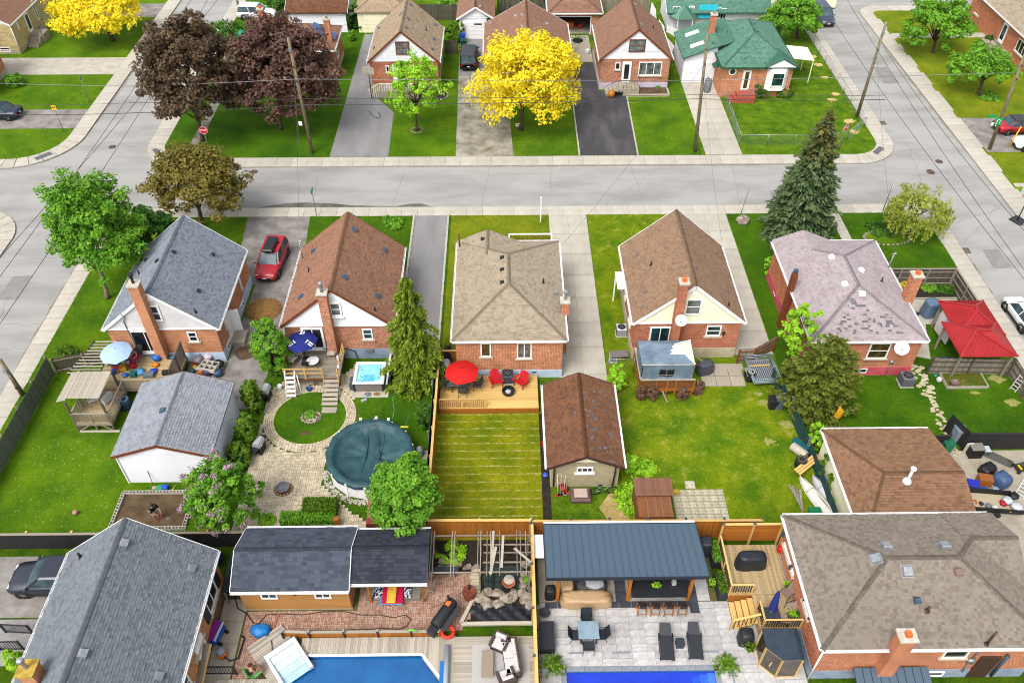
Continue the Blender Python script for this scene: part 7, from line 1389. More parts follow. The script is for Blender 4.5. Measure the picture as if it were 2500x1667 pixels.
    if plate:MB().box(hl+.005,hl+.02,-.16,.16,.48,.58).build('licence_plate',m_white,T);MB().box(-hl-.045,-hl-.03,-.16,.16,.58,.68).build('licence_plate',m_white,T)
    return T
p_wht=paint('white',(240,241,244),.7);p_red=paint('red',(196,24,38),.6);p_navy=paint('navy',(34,46,72),.55);p_blk=paint('black',(34,38,46),.5);p_slate=paint('slate',(60,72,92),.55)
c=q(6,175,830);T=car('suv','red suv with a black roof box on the old asphalt driveway',(c.x,c.y-.1,0),R(-94),4.5,1.85,1.66,p_red,'suv');MB().bev(-1.35,.55,-.42,.42,1.72,2.02,.1).build('roof_box',m_black,T,smooth=False);[MB().box(x-.04,x+.04,-.6,.6,1.66,1.73).build('roof_bar',m_black,T)for x in(-.9,.2)]
c=q(2,1915,600);car('minivan','black minivan parked before the small white garage',(c.x,c.y+1.3,0),R(90),5.0,1.95,1.75,p_blk,'van','van')
c=q(2,60,195);car('suv','white suv with sunroof parked behind the vegetable beds',(c.x-.6,c.y+1.2,0),R(-3),4.6,1.85,1.68,p_wht,'suv');c=q(4,595,240);car('suv','dark blue suv parked at the kerb under the leafy tree',(c.x-.2,c.y+2.2,-.13),R(-88),4.7,1.85,1.7,p_slate,'suv')
c=q(1,60,1080);car('sedan','navy sedan parked on the left side driveway',(c.x-1.1,c.y+.9,0),R(178),4.6,1.8,1.45,p_navy,'sedan');car('sedan','dark red sedan with black roof beside the street sign pole',(51.2,73.6,0),R(4),4.7,1.85,1.46,p_red,'sedan',roofm=p_blk);car('sedan','white car parked beside the red sedan',(51.6,70.3,0),R(174),4.5,1.83,1.46,p_wht,'sedan')
car('hatchback','white hatchback parked at the kerb beside the red gazebo',(39.05,45.8,-.13),R(92),4.1,1.75,1.5,p_wht,'hatch');c=q(13,320,690);car('suv','dark grey suv parked beside the charcoal roofed house',(-25.3,24.5,0),R(181),4.7,1.9,1.66,paint('dark blue grey',(42,50,66),.5),'suv')
# ============================================================ poles, wires and signs
m_pole=mat('weathered pole timber',(158,146,118),.6,(120,106,80),scale=3,stretch=(3,3,.5),rough=.95);m_wire=mat('cable',(70,72,78),.6,rough=.6);m_wirel=mat('bare wire',(150,152,156),.6,rough=.5)
def pole(label,base,top,r=.15):
    b=Vector(base);Y=b.y;t=wy(*top,Y);T=thing('utility_pole',label,'utility pole',b);MB(True).tube([b,t],[r*1.15,r*.8],12).build('shaft',m_pole,T);MB(True).tube([t,t+Vector((0,0,.08))],[r*.8,r*.3],12).build('pole_cap',m_galv,T)
    MB(True).box(t.x-.12,t.x+.12,t.y-.22,t.y-.1,t.z-1.1,t.z-.8).build('bracket',m_galv,T)
    for z in(2.6,3.9):p=b.lerp(t,1-z/t.z);MB(True).lathe([(.05,0),(.09,.05),(.05,.12)],8,(p.x,p.y-.2,p.z)).build('insulator',m_black,T)
    return T,b,t
PA=pole('leaning timber utility pole beside the wine maple',q(2,522,1365),(2,305,345));PB_=pole('timber utility pole with a grey transformer by the green roof',q(3,1665,1350),(3,1778,318));PC_=pole('timber utility pole on the weedy corner lawn',q(4,845,1045),(4,1105,205));PD=pole('timber utility pole carrying green street sign by the parked cars',q(4,2025,1330),(4,2400,330));PE=pole('timber utility pole half hidden behind the maroon maple',q(1,1400,760),(1,1240,395),.12);PF=pole('grey utility pole behind the left board fence',q(9,205,490),(9,0,175));PG=pole('utility pole at the top of the left street',q(1,2135,110),(1,2095,-60))
T,b,t=PB_;p=b.lerp(t,.6)+Vector((.5,-.1,0));MB(True).lathe([(.3,-.6),(.34,-.5),(.34,.5),(.3,.58),(.08,.62)],18,p).build('transformer',m_grey,T,smooth=True);MB(True).tube([p+Vector((0,0,.6)),p+Vector((-.2,0,.95))],.04,6).build('bushing',m_galv,T)
T,b,t=PA;piece('notice',m_white,T,b.lerp(t,.28)+Vector((-.55,0,0)),(.32,.03,.42))
def wire(label,pts,sag=.25,r=.018,m=m_wire,name='overhead_cable'):
    b=MB(True);P=[]
    for a,c in zip(pts,pts[1:]):
        a,c=Vector(a),Vector(c)
        for i in range(13):t_=i/12;P.append(a.lerp(c,t_)-Vector((0,0,sag*4*t_*(1-t_))))
    b.tube(P,r,5);b.build(name,m,label=label,cat='cable',group='overhead cables')
def onp(PP,k,x,y):return wy(k,x,y,PP[1].y)
for i,(lb,rows,r_,m)in enumerate((('pale upper street cable strung between the poles',((1,-40,742),(1,1180,768),(2,385,706),(3,1740,718),(4,2230,650)),.022,m_wirel),('dark middle street cable strung between the poles',((1,-40,938),(1,1230,915),(2,410,880),(3,1700,845),(4,1100,850)),.02,m_wire),('thick lower street cable with a loop between the poles',((1,-40,1018),(1,1240,1005),(2,425,935),(3,1705,882),(4,1100,888)),.03,m_wire))):
    wire(lb,[wy(*p,69.6)for p in rows],(.05,.1,.12)[i],r_,m)
lp=[wy(2,1020,985,69.5),wy(2,1060,1040,69.5),wy(2,1110,1055,69.5),wy(2,1130,1030,69.5),wy(2,1100,992,69.5)];wire('slack black cable loop hanging over the driveway',lp,0,.03)
for i,(lb,k0,k1,z0,z1)in enumerate((('service cable running down the left street',(1,1700,0),(5,0,930),8,7),('second cable running down the left street',(1,1850,0),(5,0,1350),7,6.6),('thin cable crossing the left intersection',(1,1980,-60),(5,0,760),8.4,7.6),('cable above the right street towards the corner pole',(4,640,190),(8,2334,950),7,6.6),('second cable above the right street',(4,760,0),(8,2334,870),8,7),('thin cable over the right pavement',(4,1080,415),(8,2334,520),7,6.5))):wire(lb,[q(*k0,z0),q(*k1,z1)],.4,.02)
t=PA[2];wire('guy wire from the leaning pole down to the verge',[t-Vector((0,0,2)),q(2,410,1400)],0,.012,m_wirel)
for lb,p,e in(('service drop from the leaning pole to the red brown roof',PA[2]-Vector((0,0,2.6)),Vector((-15.1,49.2,5.2))),('service drop from transformer pole to taupe bungalow',PB_[2]-Vector((0,0,2.8)),Vector((4.0,49,4.4))),('service drop from transformer pole to mid brown roof',PB_[2]-Vector((0,0,2.8)),Vector((16.4,50,4.2))),('service drop from corner pole to pink bungalow',PC_[2]-Vector((0,0,2.8)),Vector((28.5,47.6,4.8))),('service drop from leaning pole to tan roofed house',PA[2]-Vector((0,0,.8)),Vector((-13.6,82.6,4.4))),('service drop from transformer pole to chocolate roof',PB_[2]-Vector((0,0,.8)),Vector((11.2,82.6,4.6)))):wire(lb,[p,e],.5,.009)
def txt(s,size,p,rz,m,parent,rx=R(90),name='lettering'):
    cu=bpy.data.curves.new(name,'FONT');cu.body=s;cu.size=size;cu.align_x='CENTER';cu.align_y='CENTER';cu.extrude=.003;o=bpy.data.objects.new(name,cu);col.objects.link(o);dg=bpy.context.evaluated_depsgraph_get();me=bpy.data.meshes.new_from_object(o.evaluated_get(dg));bpy.data.objects.remove(o);me.materials.clear();me.materials.append(m)
    o=link(name,me,parent);Mx=Matrix.Translation(Vector(p))@ Matrix.Rotation(rz,4,'Z')@ Matrix.Rotation(rx,4,'X');o.matrix_basis=WM[parent.name].inverted()@ Mx if parent else Mx;return o
m_stop=mat('stop sign red',(206,26,34),.8,rough=.4,var=.03);m_ysign=mat('warning yellow',(248,190,20),.8,rough=.4,var=.03);m_gsign=mat('street sign green',(20,150,90),.8,rough=.4,var=.03)
def stop(label,base,rz,back=False):
    b=Vector(base);T=thing('stop_sign',label,'sign',b,rz);MB().tube([(0,0,0),(0,0,2.9)],.035,8).build('post',m_grey,T)
    f=MB();f.M=Matrix.Translation((0,-.05,2.55))@ Matrix.Rotation(R(90),4,'X')@ Matrix.Rotation(R(22.5),4,'Z');f.lathe([(.4,-.01),(.4,.01)],8);f.build('edge',m_white,T,smooth=False);f=MB();f.M=Matrix.Translation((0,-.063,2.55))@ Matrix.Rotation(R(90),4,'X')@ Matrix.Rotation(R(22.5),4,'Z');f.lathe([(.37,-.003),(.37,.003)],8);f.build('face',m_stop,T,smooth=False)
    W_=WM[T.name]@ Vector((0,-.07,2.55));txt('STOP',.26,W_,rz,m_white,T)
stop('red stop sign under the maroon maple facing the street',q(1,1872,1372),R(5));stop('red stop sign on the chain fenced corner',q(4,682,1348),R(38));stop('red stop sign behind the weeping tree',q(8,1075,350),R(68))
b=q(1,572,1178);T=thing('warning_sign','small yellow warning sign on a slim post by the left kerb','sign',b);MB().tube([(0,0,0),(0,0,2.9)],.03).build('post',m_grey,T);MB().box(-.22,.22,-.05,-.035,2.45,2.95).build('plate',m_ysign,T);MB().box(-.12,-.02,-.056,-.05,2.6,2.8).box(.03,.1,-.056,-.05,2.6,2.8).build('symbol',m_black,T)
b=q(1,800,915);T=thing('sign_post','bare grey sign post on the left verge','post',b);MB().tube([(0,0,0),(0,0,3)],.035).box(-.02,.02,-.2,.2,2.6,2.95).build('post',m_grey,T);b=q(6,558,390);T=thing('street_sign','green street blade sign on a post at the near pavement','sign',b);MB().tube([(0,0,0),(0,0,2.7)],.03).build('post',m_grey,T);MB().box(-.03,.03,-.35,.35,2.4,2.75).build('blade',m_gsign,T)
b=q(7,290,445);T=thing('marker_post','white marker post on the front lawn','post',b);MB().box(-.05,.05,-.04,.04,0,2.6).build('post',m_white,T);b=q(7,2075,365);T=thing('sign_post','thin rusty post leaning at the pavement edge','post',b);MB().tube([(0,0,0),(.25,0,2.5)],.03).build('post',m_grey,T)
b=q(3,95,1155);T=thing('lawn_sign','little white lawn sign under the yellow tree','sign',b);MB().box(-.02,.02,-.02,.02,0,.4).build('stake',m_grey,T);MB().box(-.3,.3,-.02,.02,.35,.65).build('board',m_white,T);MB().box(-.2,.2,-.026,-.02,.45,.55).build('print',m_stop,T)
T,b,t=PD;p=wy(4,2105,1080,b.y-.25);MB(True).box(p.x-.35,p.x+.35,b.y-.3,b.y-.27,p.z-.38,p.z+.38).build('route_sign',m_gsign,T);f=MB(True)
f.tube([(p.x-.2,b.y-.32,p.z-.22),(p.x-.1,b.y-.32,p.z-.2),(p.x-.16,b.y-.32,p.z+.05),(p.x,b.y-.32,p.z+.22),(p.x+.16,b.y-.32,p.z+.05),(p.x+.1,b.y-.32,p.z-.2),(p.x+.2,b.y-.32,p.z-.22)],.03,6);f.build('sign_symbol',m_white,T);p2=wy(4,2090,1040,b.y-.2);MB(True).box(p2.x-.8,p2.x-.02,b.y-.2,b.y-.17,p2.z-.05,p2.z+.18).build('street_blade',m_gsign,T);p3=wy(4,2055,1105,b.y-.2);MB(True).box(p3.x-.16,p3.x+.16,b.y-.24,b.y-.22,p3.z-.16,p3.z+.16).build('small_plate',m_white,T)
b=q(4,2200,1312);T=thing('bollard','yellow gas marker post by the white car','post',b);MB().tube([(0,0,0),(.25,0,2.2)],.06).build('post',m_ysign,T)
def hoop(label,b,zt,rz,bm,base=False,name='basketball_hoop'):
    T=thing(name,label,'basketball hoop',b,rz);MB().tube([(0,0,0),(0,0,zt-.4),(0,-.35,zt)],.05).build('post',m_black if base else m_btrim,T);f=MB();f.ext([(-.62,-.4,zt-.35),(.62,-.4,zt-.35),(.62,-.4,zt+.3),(.35,-.4,zt+.5),(-.35,-.4,zt+.5),(-.62,-.4,zt+.3)],(0,-.04,0));f.build('backboard',bm,T);f=MB();f.tube([(.22*math.cos(a*.4488),-.7+.22*math.sin(a*.4488),zt-.25)for a in range(15)],.016,6);f.build('rim',m_stop if base else m_grey,T)
    if base:MB().bev(-.55,.55,-.3,.7,0,.2,.06).build('base',m_black,T)
hoop('weathered white basketball hoop beside the tan roofed house',q(2,1050,878),3.2,R(0),m_capc);hoop('portable basketball hoop with clear board on the right street',q(8,2265,445,-.13),3.1,R(-60),mat('clear board',(196,216,220),.7,rough=.1),True)
# ============================================================ garden furniture and loose things
def mc(c,k=.62,rough=.5,**kw):return mat('plain %d %d %d'%c,c,k,rough=rough,scale=5,var=.12,**kw)
BLK,WHT,GRY,BLU,RED,TEAL=(40,42,46),(236,236,234),(140,142,144),(40,96,200),(206,30,38),(30,120,120)
def put(name,label,cat,k,x,y,z=0.,rz=0.,group=None):return thing(name,label,cat,q(k,x,y,z),rz,group)
def chair(label,k,x,y,z,rz,sm=(96,92,88),fm=BLK,name='patio_chair',w=.56,h=.95,group=None):
    T=put(name,label,'chair',k,x,y,z,rz,group);s_,f=mc(sm),mc(fm);a=w/2
    MB().ext([(-a,-.25,.42),(a,-.25,.42),(a,.22,.36),(-a,.22,.36)],(0,0,.03)).build('seat',s_,T);MB().ext([(-a,.22,.38),(a,.22,.38),(a*.92,.45,h),(-a*.92,.45,h)],(0,.025,0)).build('backrest',s_,T)
    for sx in(-1,1):
        MB().tube([(sx*a,-.28,0),(sx*a,-.26,.6),(sx*a,.3,.62)],.016,6).build('armrest',f,T);MB().tube([(sx*a,.34,0),(sx*a,.2,.4),(sx*a,.46,h)],.016,6).build('leg',f,T)
    return T
def adirondack(label,k,x,y,z,rz,c=RED):
    T=put('adirondack_chair',label,'chair',k,x,y,z,rz);m=mc(c)
    for i in range(5):b=MB();xx=-.26+i*.13;hh=1.0-abs(i-2)*.06;b.ext([(xx-.058,.2,.3),(xx+.058,.2,.3),(xx+.07,.52,hh),(xx-.07,.52,hh)],(0,.02,0));b.build('back_slat',m,T);MB().ext([(-.3,-.32+i*.11,.4-i*.02),(.3,-.32+i*.11,.4-i*.02),(.3,-.23+i*.11,.385-i*.02),(-.3,-.23+i*.11,.385-i*.02)],(0,0,.025)).build('seat_slat',m,T)
    for sx in(-1,1):MB().box(sx*.4-.07,sx*.4+.07,-.4,.35,.56,.59).build('armrest',m,T);MB().box(sx*.36-.02,sx*.36+.02,-.34,-.24,0,.56).build('leg',m,T);MB().beam((sx*.34,-.3,.34),(sx*.34,.62,.03),.03,.1).build('rear_leg',m,T)
def umbrella(label,k,x,y,zt,base_z,r,m,n=8,tilt=(0,0),pm=BLK,marks=None):
    p=q(k,x,y,zt);T=thing('patio_umbrella',label,'umbrella',(p.x,p.y,base_z));h=zt-base_z;MB().tube([(0,0,0),(0,0,h)],.025,8).build('pole',mc(pm),T);MB().lathe([(.25,0),(.25,.05),(.05,.1)],14).build('base',mc(BLK),T)
    for i in range(n):
        b=MB();a0,a1=2*math.pi*i/n+.3,2*math.pi*(i+1)/n+.3;P=lambda a,rr,z:(rr*math.cos(a),rr*math.sin(a),z+tilt[0]*rr*math.cos(a)+tilt[1]*rr*math.sin(a));b.add([(0,0,h),P(a0,r*.5,h-.15),P(a1,r*.5,h-.15),P(a0,r,h-.42),P((a0+a1)/2,r*.93,h-.38),P(a1,r,h-.42)],[(0,1,2),(1,3,4,2),(2,4,5)]);b.build('panel',m,T,smooth=False)
        MB().tube([(0,0,h-.02),P(a0,r,h-.44)],.01,4).build('rib',mc(pm),T)
    MB().ball((0,0,h+.02),.05).build('finial',mc(pm),T)
    if marks:
        for a in marks:
            b=MB();A=lambda rr,t:(rr*math.cos(a)-t*math.sin(a),rr*math.sin(a)+t*math.cos(a),h-.02-rr*.36*(1 if rr<r*.5 else 1.0)+.05)
            for t,r0,r1 in((-.09,.62,.95),(.09,.62,.95)):b.add([A(r0,t-.05),A(r0,t+.05),A(r1,t+.05),A(r1,t-.05)],[(0,1,2,3)]);c=A(.5,t);b.add([(c[0]+.08*math.cos(j*.785),c[1]+.08*math.sin(j*.785),c[2]+.012)for j in range(8)],[tuple(range(8))])
            b.build('printed_emblem',m_white,T)
    return T
def table(label,k,x,y,z,rz,w,d,h,top,leg=BLK,name='patio_table',round_=False,tm=None):
    T=put(name,label,'table',k,x,y,z,rz);tm=tm or mc(top)
    if round_:MB().lathe([(w/2,0),(w/2,.03),(.02,.032)],20,(0,0,h-.03)).build('tabletop',tm,T)
    else:MB().bev(-w/2,w/2,-d/2,d/2,h-.04,h,.012).build('tabletop',tm,T)
    for sx in(-1,1):
        for sy in(-1,1):MB().tube([(sx*w*.4,sy*d*.4,0),(sx*w*.36,sy*d*.36,h-.04)],.02,6).build('leg',mc(leg),T)
    return T
def grill(label,k,x,y,z=0.,rz=0.,lid=(190,194,196),w=1.):
    T=put('gas_grill',label,'grill',k,x,y,z,rz);b=MB();pr=[(-.26,.75),(-.27,.95),(-.18,1.12),(0,1.18),(.18,1.12),(.27,.95),(.26,.75)];b.ext([(-w*.36,p[0],p[1])for p in pr],(w*.72,0,0));b.build('lid',mc(lid,.6,.3),T);MB().box(-w*.36,w*.36,-.26,.26,.6,.75).build('firebox',mc(BLK),T);MB().box(-w*.3,w*.3,-.22,.22,.1,.55).build('cabinet',mc(BLK),T);MB().tube([(-w*.25,-.32,.9),(w*.25,-.32,.9)],.015).build('handle',m_chrome,T)
    for sx in(-1,1):MB().box(sx*w*.36,sx*w*.7,-.22,.22,.78,.82).build('side_shelf',mc(BLK),T);[MB().box(sx*w*.32-.02,sx*w*.32+.02,sy*.2-.02,sy*.2+.02,0,.6).build('leg',mc(BLK),T)for sy in(-1,1)]
def covered(name,label,k,x,y,z,w,d,h,c=BLK,rz=0.,cat='cover',taper=.82,jit=.05,base=.0):
    T=q(k,x,y,z);b=MB();n=28;V=[];F=[];lev=[(0,1.0),(.2,1.0),(.55,.97),(.85,.9),(.97,taper),(1,taper*.6)]
    for i,(t,s_)in enumerate(lev):
        for j in range(n):
            a=2*math.pi*j/n;e=1/max(abs(math.cos(a)),abs(math.sin(a)))**.75;f=s_+(math.sin(a*9+i)*.025+rnd.uniform(-.5,.5)*jit)*(1 if i<4 else .4);V.append((w/2*math.cos(a)*e*f,d/2*math.sin(a)*e*f,base+(h-base)*t+(rnd.uniform(-.03,.03)if i>3 else 0)))
    for i in range(len(lev)-1):F+=[(i*n+j,i*n+(j+1)%n,(i+1)*n+(j+1)%n,(i+1)*n+j)for j in range(n)]
    F.append(tuple(range((len(lev)-1)*n,len(lev)*n)));b.add(V,F);o=b.build(name,mc(c,.62,.45),None,label,cat,smooth=True);o.location=T;o.rotation_euler=(0,0,rz);return o
def ac(label,k,x,y,z=0.,c=(112,116,118),s=.75):
    T=put('air_conditioner',label,'air conditioner',k,x,y,z);a=s/2;MB().box(-a*1.15,a*1.15,-a*1.15,a*1.15,0,.05).build('pad',m_conc,T);MB().bev(-a,a,-a,a,.05,s,.03).build('cabinet',mc(c),T)
    for i in range(9):MB().box(-a-.012,a+.012,-a-.012,a+.012,.12+i*s*.088,.12+i*s*.088+.012).build('louvre',mc((84,88,92)),T)
    MB().lathe([(a*.82,0),(a*.82,.02),(a*.7,.02),(a*.7,.004),(.03,.004)],18,(0,0,s)).build('fan_ring',mc(BLK),T);
    for i in range(5):f=MB();f.at((0,0,s+.015),i*1.257);f.box(.03,a*.66,-.05,.05,0,.012);f.build('fan_blade',mc((90,94,98)),T)
def bin_(label,k,x,y,c,z=0.,w=.55,h=.95,name='wheelie_bin',rz=0.):
    T=put(name,label,'bin',k,x,y,z,rz);b=MB();b.add([(-w*.38,-w*.38,0),(w*.38,-w*.38,0),(w*.38,w*.38,0),(-w*.38,w*.38,0),(-w/2,-w/2,h),(w/2,-w/2,h),(w/2,w/2,h),(-w/2,w/2,h)],[(3,2,1,0),(4,5,6,7),(0,1,5,4),(1,2,6,5),(2,3,7,6),(3,0,4,7)]);b.build('body',mc(c),T);MB().bev(-w*.54,w*.54,-w*.56,w*.54,h,h+.07,.02).build('lid',mc(tuple(int(v*.85)for v in c)),T);MB().tube([(-w*.4,w*.56,h*.9),(w*.4,w*.56,h*.9)],.02,6).build('handle',mc(BLK),T)
def pot(label,k,x,y,z,r,h,c,plant=None,n=14,name='plant_pot'):
    T=put(name,label,'pot',k,x,y,z);MB().lathe([(r*.7,0),(r,h*.9),(r*1.05,h),(r*.9,h),(r*.85,h*.85),(.02,h*.8)],14,caps=False).build('pot',mc(c),T,smooth=True)
    if plant:o=T.location;P=nr.normal(size=(n*8,3))*[r*.7,r*.7,r*.45]+[o.x,o.y,o.z+h+r*.4];quads('plant',P,.09,plant,T,kind='stuff')
    return T
def drum(label,k,x,y,z,r,h,c,name='barrel',cat='barrel',rz=0.,lay=False,rim=None):
    T=put(name,label,cat,k,x,y,z,rz);b=MB()
    if lay:b.M=Matrix.Translation((0,0,r))@ Matrix.Rotation(R(90),4,'Y')@ Matrix.Translation((0,0,-h/2))
    b.lathe([(r*.92,0),(r,.05),(r,h*.33),(r*1.03,h*.35),(r,h*.37),(r,h*.66),(r*1.03,h*.68),(r,h*.7),(r,h-.04),(r*.94,h),(r*.86,h-.05),(.03,h-.06)],18);b.build('drum',mc(c),T,smooth=True)
    if rim:MB().lathe([(r*.55,h-.02),(r*.8,h-.015),(r*.8,h+.02),(r*.55,h+.02)],16,caps=False).build('ring',mc(rim),T)
    return T
def box(name,label,k,x,y,z,w,d,h,c,rz=0.,cat=None,top=None,k_=.62,lid=True):
    T=put(name,label,cat or name.replace('_',' '),k,x,y,z,rz);MB().bev(-w/2,w/2,-d/2,d/2,0,h,min(w,d,h)*.08).build('body',mc(c,k_),T)
    if lid:MB().bev(-w*.52,w*.52,-d*.52,d*.52,h*.96,h*1.04+.01,.01).build('lid',mc(top or tuple(int(v*.9)for v in c),k_),T)
    return T
def ladder(label,p,e,w=.42,c=(206,208,210),n=8):
    p,e=Vector(p),Vector(e);T=thing('ladder',label,'ladder',p);s_=(e-p).cross(Vector((0,0,1)));s_=s_.normalized()*w/2 if s_.length>.05 else Vector((w/2,0,0))
    for k in(-1,1):plank('side_rail',mc(c),T,p+s_*k,e+s_*k,.035,.07)
    for i in range(n):c_=p.lerp(e,(i+.5)/n);plank('rung',mc(c),T,c_-s_,c_+s_,.05,.025)
def bag(name,label,k,x,y,z,r,c,cat='bag',sz=.7,jit=.25,sx=1.,c2=None):
    o=q(k,x,y,z);b=MB();b.ball((0,0,r*sz),r*sx,r,r*sz,n=12,m=7,jit=jit);b.tube([(0,0,r*sz*1.8),(.05,0,r*sz*2.2)],[.08*r/.3,.02],6);t=b.build(name,mat('cloth %d %d %d'%c,c,.62,c2,rough=.5,scale=6,var=.3),None,label,cat,smooth=True);t.location=o;return t
def hose(name,label,k,pts,z,r,c,cat='hose'):b=MB(True);b.tube([q(k,*p,z)for p in pts],r,6);return b.build(name,mc(c),None,label,cat)
# --- new pine deck
umbrella('bright red patio umbrella on the new pine deck',10,1848,250,2.6,.45,1.18,mc((222,20,20),.6,.8),6);c=q(10,1850,250,2.75);table('dark glass table under the red umbrella',10,1840,430,.45,0,1.5,.95,.72,(90,100,100))
for lb,x,y,a in(('grey sling chair at the west end of red umbrella table',1745,440,80),('grey sling chair at the east end of red umbrella table',1985,430,-80),('grey sling chair below the red umbrella table',1860,485,180)):chair(lb,10,x,y,.45,R(a))
adirondack('red adirondack chair beside the air conditioner on the deck',10,2155,395,.45,R(15));adirondack('red adirondack chair at the open end of the deck',11,115,400,.45,R(-35));ac('dark air conditioner against the pale blue wall on the deck',10,2258,360,.45,(72,76,82));T=put('fire_pit','round black fire pit with pale ash on the deck','fire pit',10,2265,470,.45);MB().lathe([(.25,0),(.42,.1),(.44,.3),(.36,.3),(.33,.12),(.02,.1)],20,caps=False).build('bowl',mc(BLK),T);MB().ball((0,0,.12),.2,.2,.1,jit=.5).build('ash',mc((200,200,200)),T)
grill('large black grill against the cedar fence on the deck',10,1730,200,.45,R(90),BLK,1.3);grill('stainless grill with open shelf on the deck corner',10,1720,300,.45,R(90),(190,194,198),.9)
# --- grey deck
umbrella('navy blue umbrella with white emblems on the grey deck',10,415,-25,3.0,.9,1.12,mc((26,40,130),.62,.8),6,marks=(3.7,5.75,1.6));T=table('round table under white cloth on the grey deck',10,535,235,.9,0,.85,.85,.6,WHT,round_=True)
chair('beige chaise chair standing by the chimney',10,695,150,.9,R(0),(206,196,176),BLK,'lounge_chair',.6,1.15);chair('cream lounge chair at the shrub corner of the deck',10,350,205,.9,R(65),(216,208,192),GRY);chair('white framed chair under the navy umbrella',10,400,150,.9,R(10),(190,190,186),WHT);chair('black and white chair facing the railing',10,470,240,.9,R(190),(60,60,64),WHT)
for i,(x,y)in enumerate(((755,185),(762,265))):bag('towel',('white towel over the upper pine rail','white towel over the lower pine rail')[i],10,x,y,1.45,.22,(232,228,236),'towel',1.2,.4,.5)
grill('open silver grill beside the propane tank',10,125,520,0,R(80));grill('silver lidded grill at the cobble edge',10,65,990,0,R(75));drum('white propane tank beside the pool ladder',10,235,440,0,.17,.42,WHT,'propane_tank','tank');pot('blue and terracotta pot under the grey deck',10,495,450,0,.2,.28,(40,80,150));T=put('slippers','pair of blue slippers in front of the hot tub','shoes',10,1020,490,.05);[MB().bev(x-.05,x+.05,-.14,.14,0,.07,.02).build('slipper',mc((60,170,220)),T)for x in(-.08,.08)]
for i,x in enumerate((1015,1095)):T=put('door_mat',('brown mat under the blue slippers','brown round mat beside the slippers')[i],'mat',10,x,480,.052);MB().lathe([(.22,0),(.22,.012),(.02,.013)],14,sx=1.1,sy=.8).build('mat',mc((150,120,70)),T)
box('water_bottle','pale plastic caddy lying on the hot tub lawn',10,980,540,.01,.4,.15,.1,(200,206,226),R(25),'caddy');hose('garden_hose','pale green hose across the hot tub lawn',10,((1290,350),(1265,450),(1235,530),(1250,620),(1235,700)),.03,.02,(120,190,150));T=put('pool_brush','pool brush with yellow head on the round pool rim','brush',10,1340,775,1.35);MB().tube([(0,0,.02),(.35,.9,.5)],.015).build('handle',mc(TEAL),T);MB().box(-.25,.25,-.05,.05,0,.05).build('head',mc((220,210,40)),T)
box('leaflet_stand','rusty orange sign board on the cobbles by the hedge',14,745,165,.05,.35,.3,.7,(190,110,40),R(20),'board')
# --- cluttered deck
umbrella('faded pale blue umbrella over the cluttered deck table',9,1015,75,2.85,.8,1.08,mc((176,204,236),.66,.8),8,(.0,.08),(200,200,200));table('grey deck table crowded with dishes',9,1075,230,.8,R(20),1.3,1.0,.7,(80,84,88));chair('dark sling chair holding the seated person',9,1235,165,.8,R(-20),(70,72,76))
DZ=((1020,250,RED,.12),(1075,245,(230,90,40),.12),(1100,200,WHT,.14),(1060,215,(60,90,180),.1),(1120,170,WHT,.12),(1085,180,(150,120,180),.1),(1140,205,(200,190,180),.12))
for i,(x,y,c,r)in enumerate(DZ):pot(('red bowl','orange bowl','white dish','blue mug','white jug','lilac cup','beige basket')[i]+' among the dishes on the deck table',9,x,y,1.5,r,.12,c,name='dish')
for nm,lb,x,y,r,c in(('toy','pale blue toy car on the cluttered deck',1248,295,.3,(90,170,230)),('toy','blue and yellow toy tower on the deck',1370,285,.26,(40,80,210)),('toy','yellow toy ring on the deck boards',1372,262,.14,(250,210,30)),('toy_ball','rainbow striped ball on the deck boards',1395,232,.2,(250,150,30)),('toy','orange toy figure beside striped ball',1360,225,.15,(244,160,20)),('toy','blue scooter toy at the deck rail',1120,320,.2,(30,100,220)),('bag','blue white patterned bag on the deck',1405,175,.34,(50,120,210)),('bag','pale blue backpack against the brick wall',1468,140,.32,(110,160,220)),('frisbee','flat red disc on the deck boards',1605,160,.12,(220,60,30))):bag(nm,lb,9,x,y,.8,r,c,nm.replace('_',' '),.5 if nm=='toy' else(.12 if nm=='frisbee' else .75),.5 if nm=='toy' else .15)
T=put('play_mat','black framed blue picture mat on the deck','mat',9,1550,155,.805);MB().bev(-.4,.4,-.2,.2,0,.015,.004).build('border',mc(BLK),T);MB().box(-.34,.34,-.15,.15,.016,.018).build('picture',mc((60,150,180)),T);box('cooler','grey flat cooler beside the garage roof edge',9,1330,325,.8,.7,.4,.3,(120,130,140),.1);box('suitcase','black case leaning by the garage ridge',9,1490,300,.8,.6,.3,.25,BLK,.2)
T=put('cube_shelf','white open cube shelf lying in the clutter pile','shelf',9,1870,250,.35,R(-15))
for i in range(4):MB().box(-.6+i*.4-.02,-.6+i*.4+.02,-.4,.4,0,.35).build('upright',mc((232,226,210)),T)
for i in range(3):MB().box(-.62,.62,-.4+i*.4-.02,-.4+i*.4+.02,0,.34).build('board',mc((232,226,210)),T)
MB().box(-.6,.6,-.4,.4,0,.02).build('back_panel',mc((90,80,70)),T)
for nm,lb,x,y,z,r,c in(('bag','grey laundry bag in the clutter pile',1775,195,.3,.36,(150,146,150)),('bag','white sheet heap in the clutter pile',1860,165,.3,.32,(226,214,220)),('bag','black rubbish bag at the driveway end',1955,240,.1,.4,(44,46,52)),('bag','pink cloth in the clutter pile',1905,285,.1,.25,(220,150,160)),('bag','purple tub under the cube shelf',1850,300,.05,.36,(70,60,96)),('bag','blue tarp bundle at the pile end',1945,310,.02,.35,(60,90,120)),('bag','white basin beside the shelf',1770,265,.1,.2,(220,222,224))):bag(nm,lb,9,x,y,z,r,c,'bag')
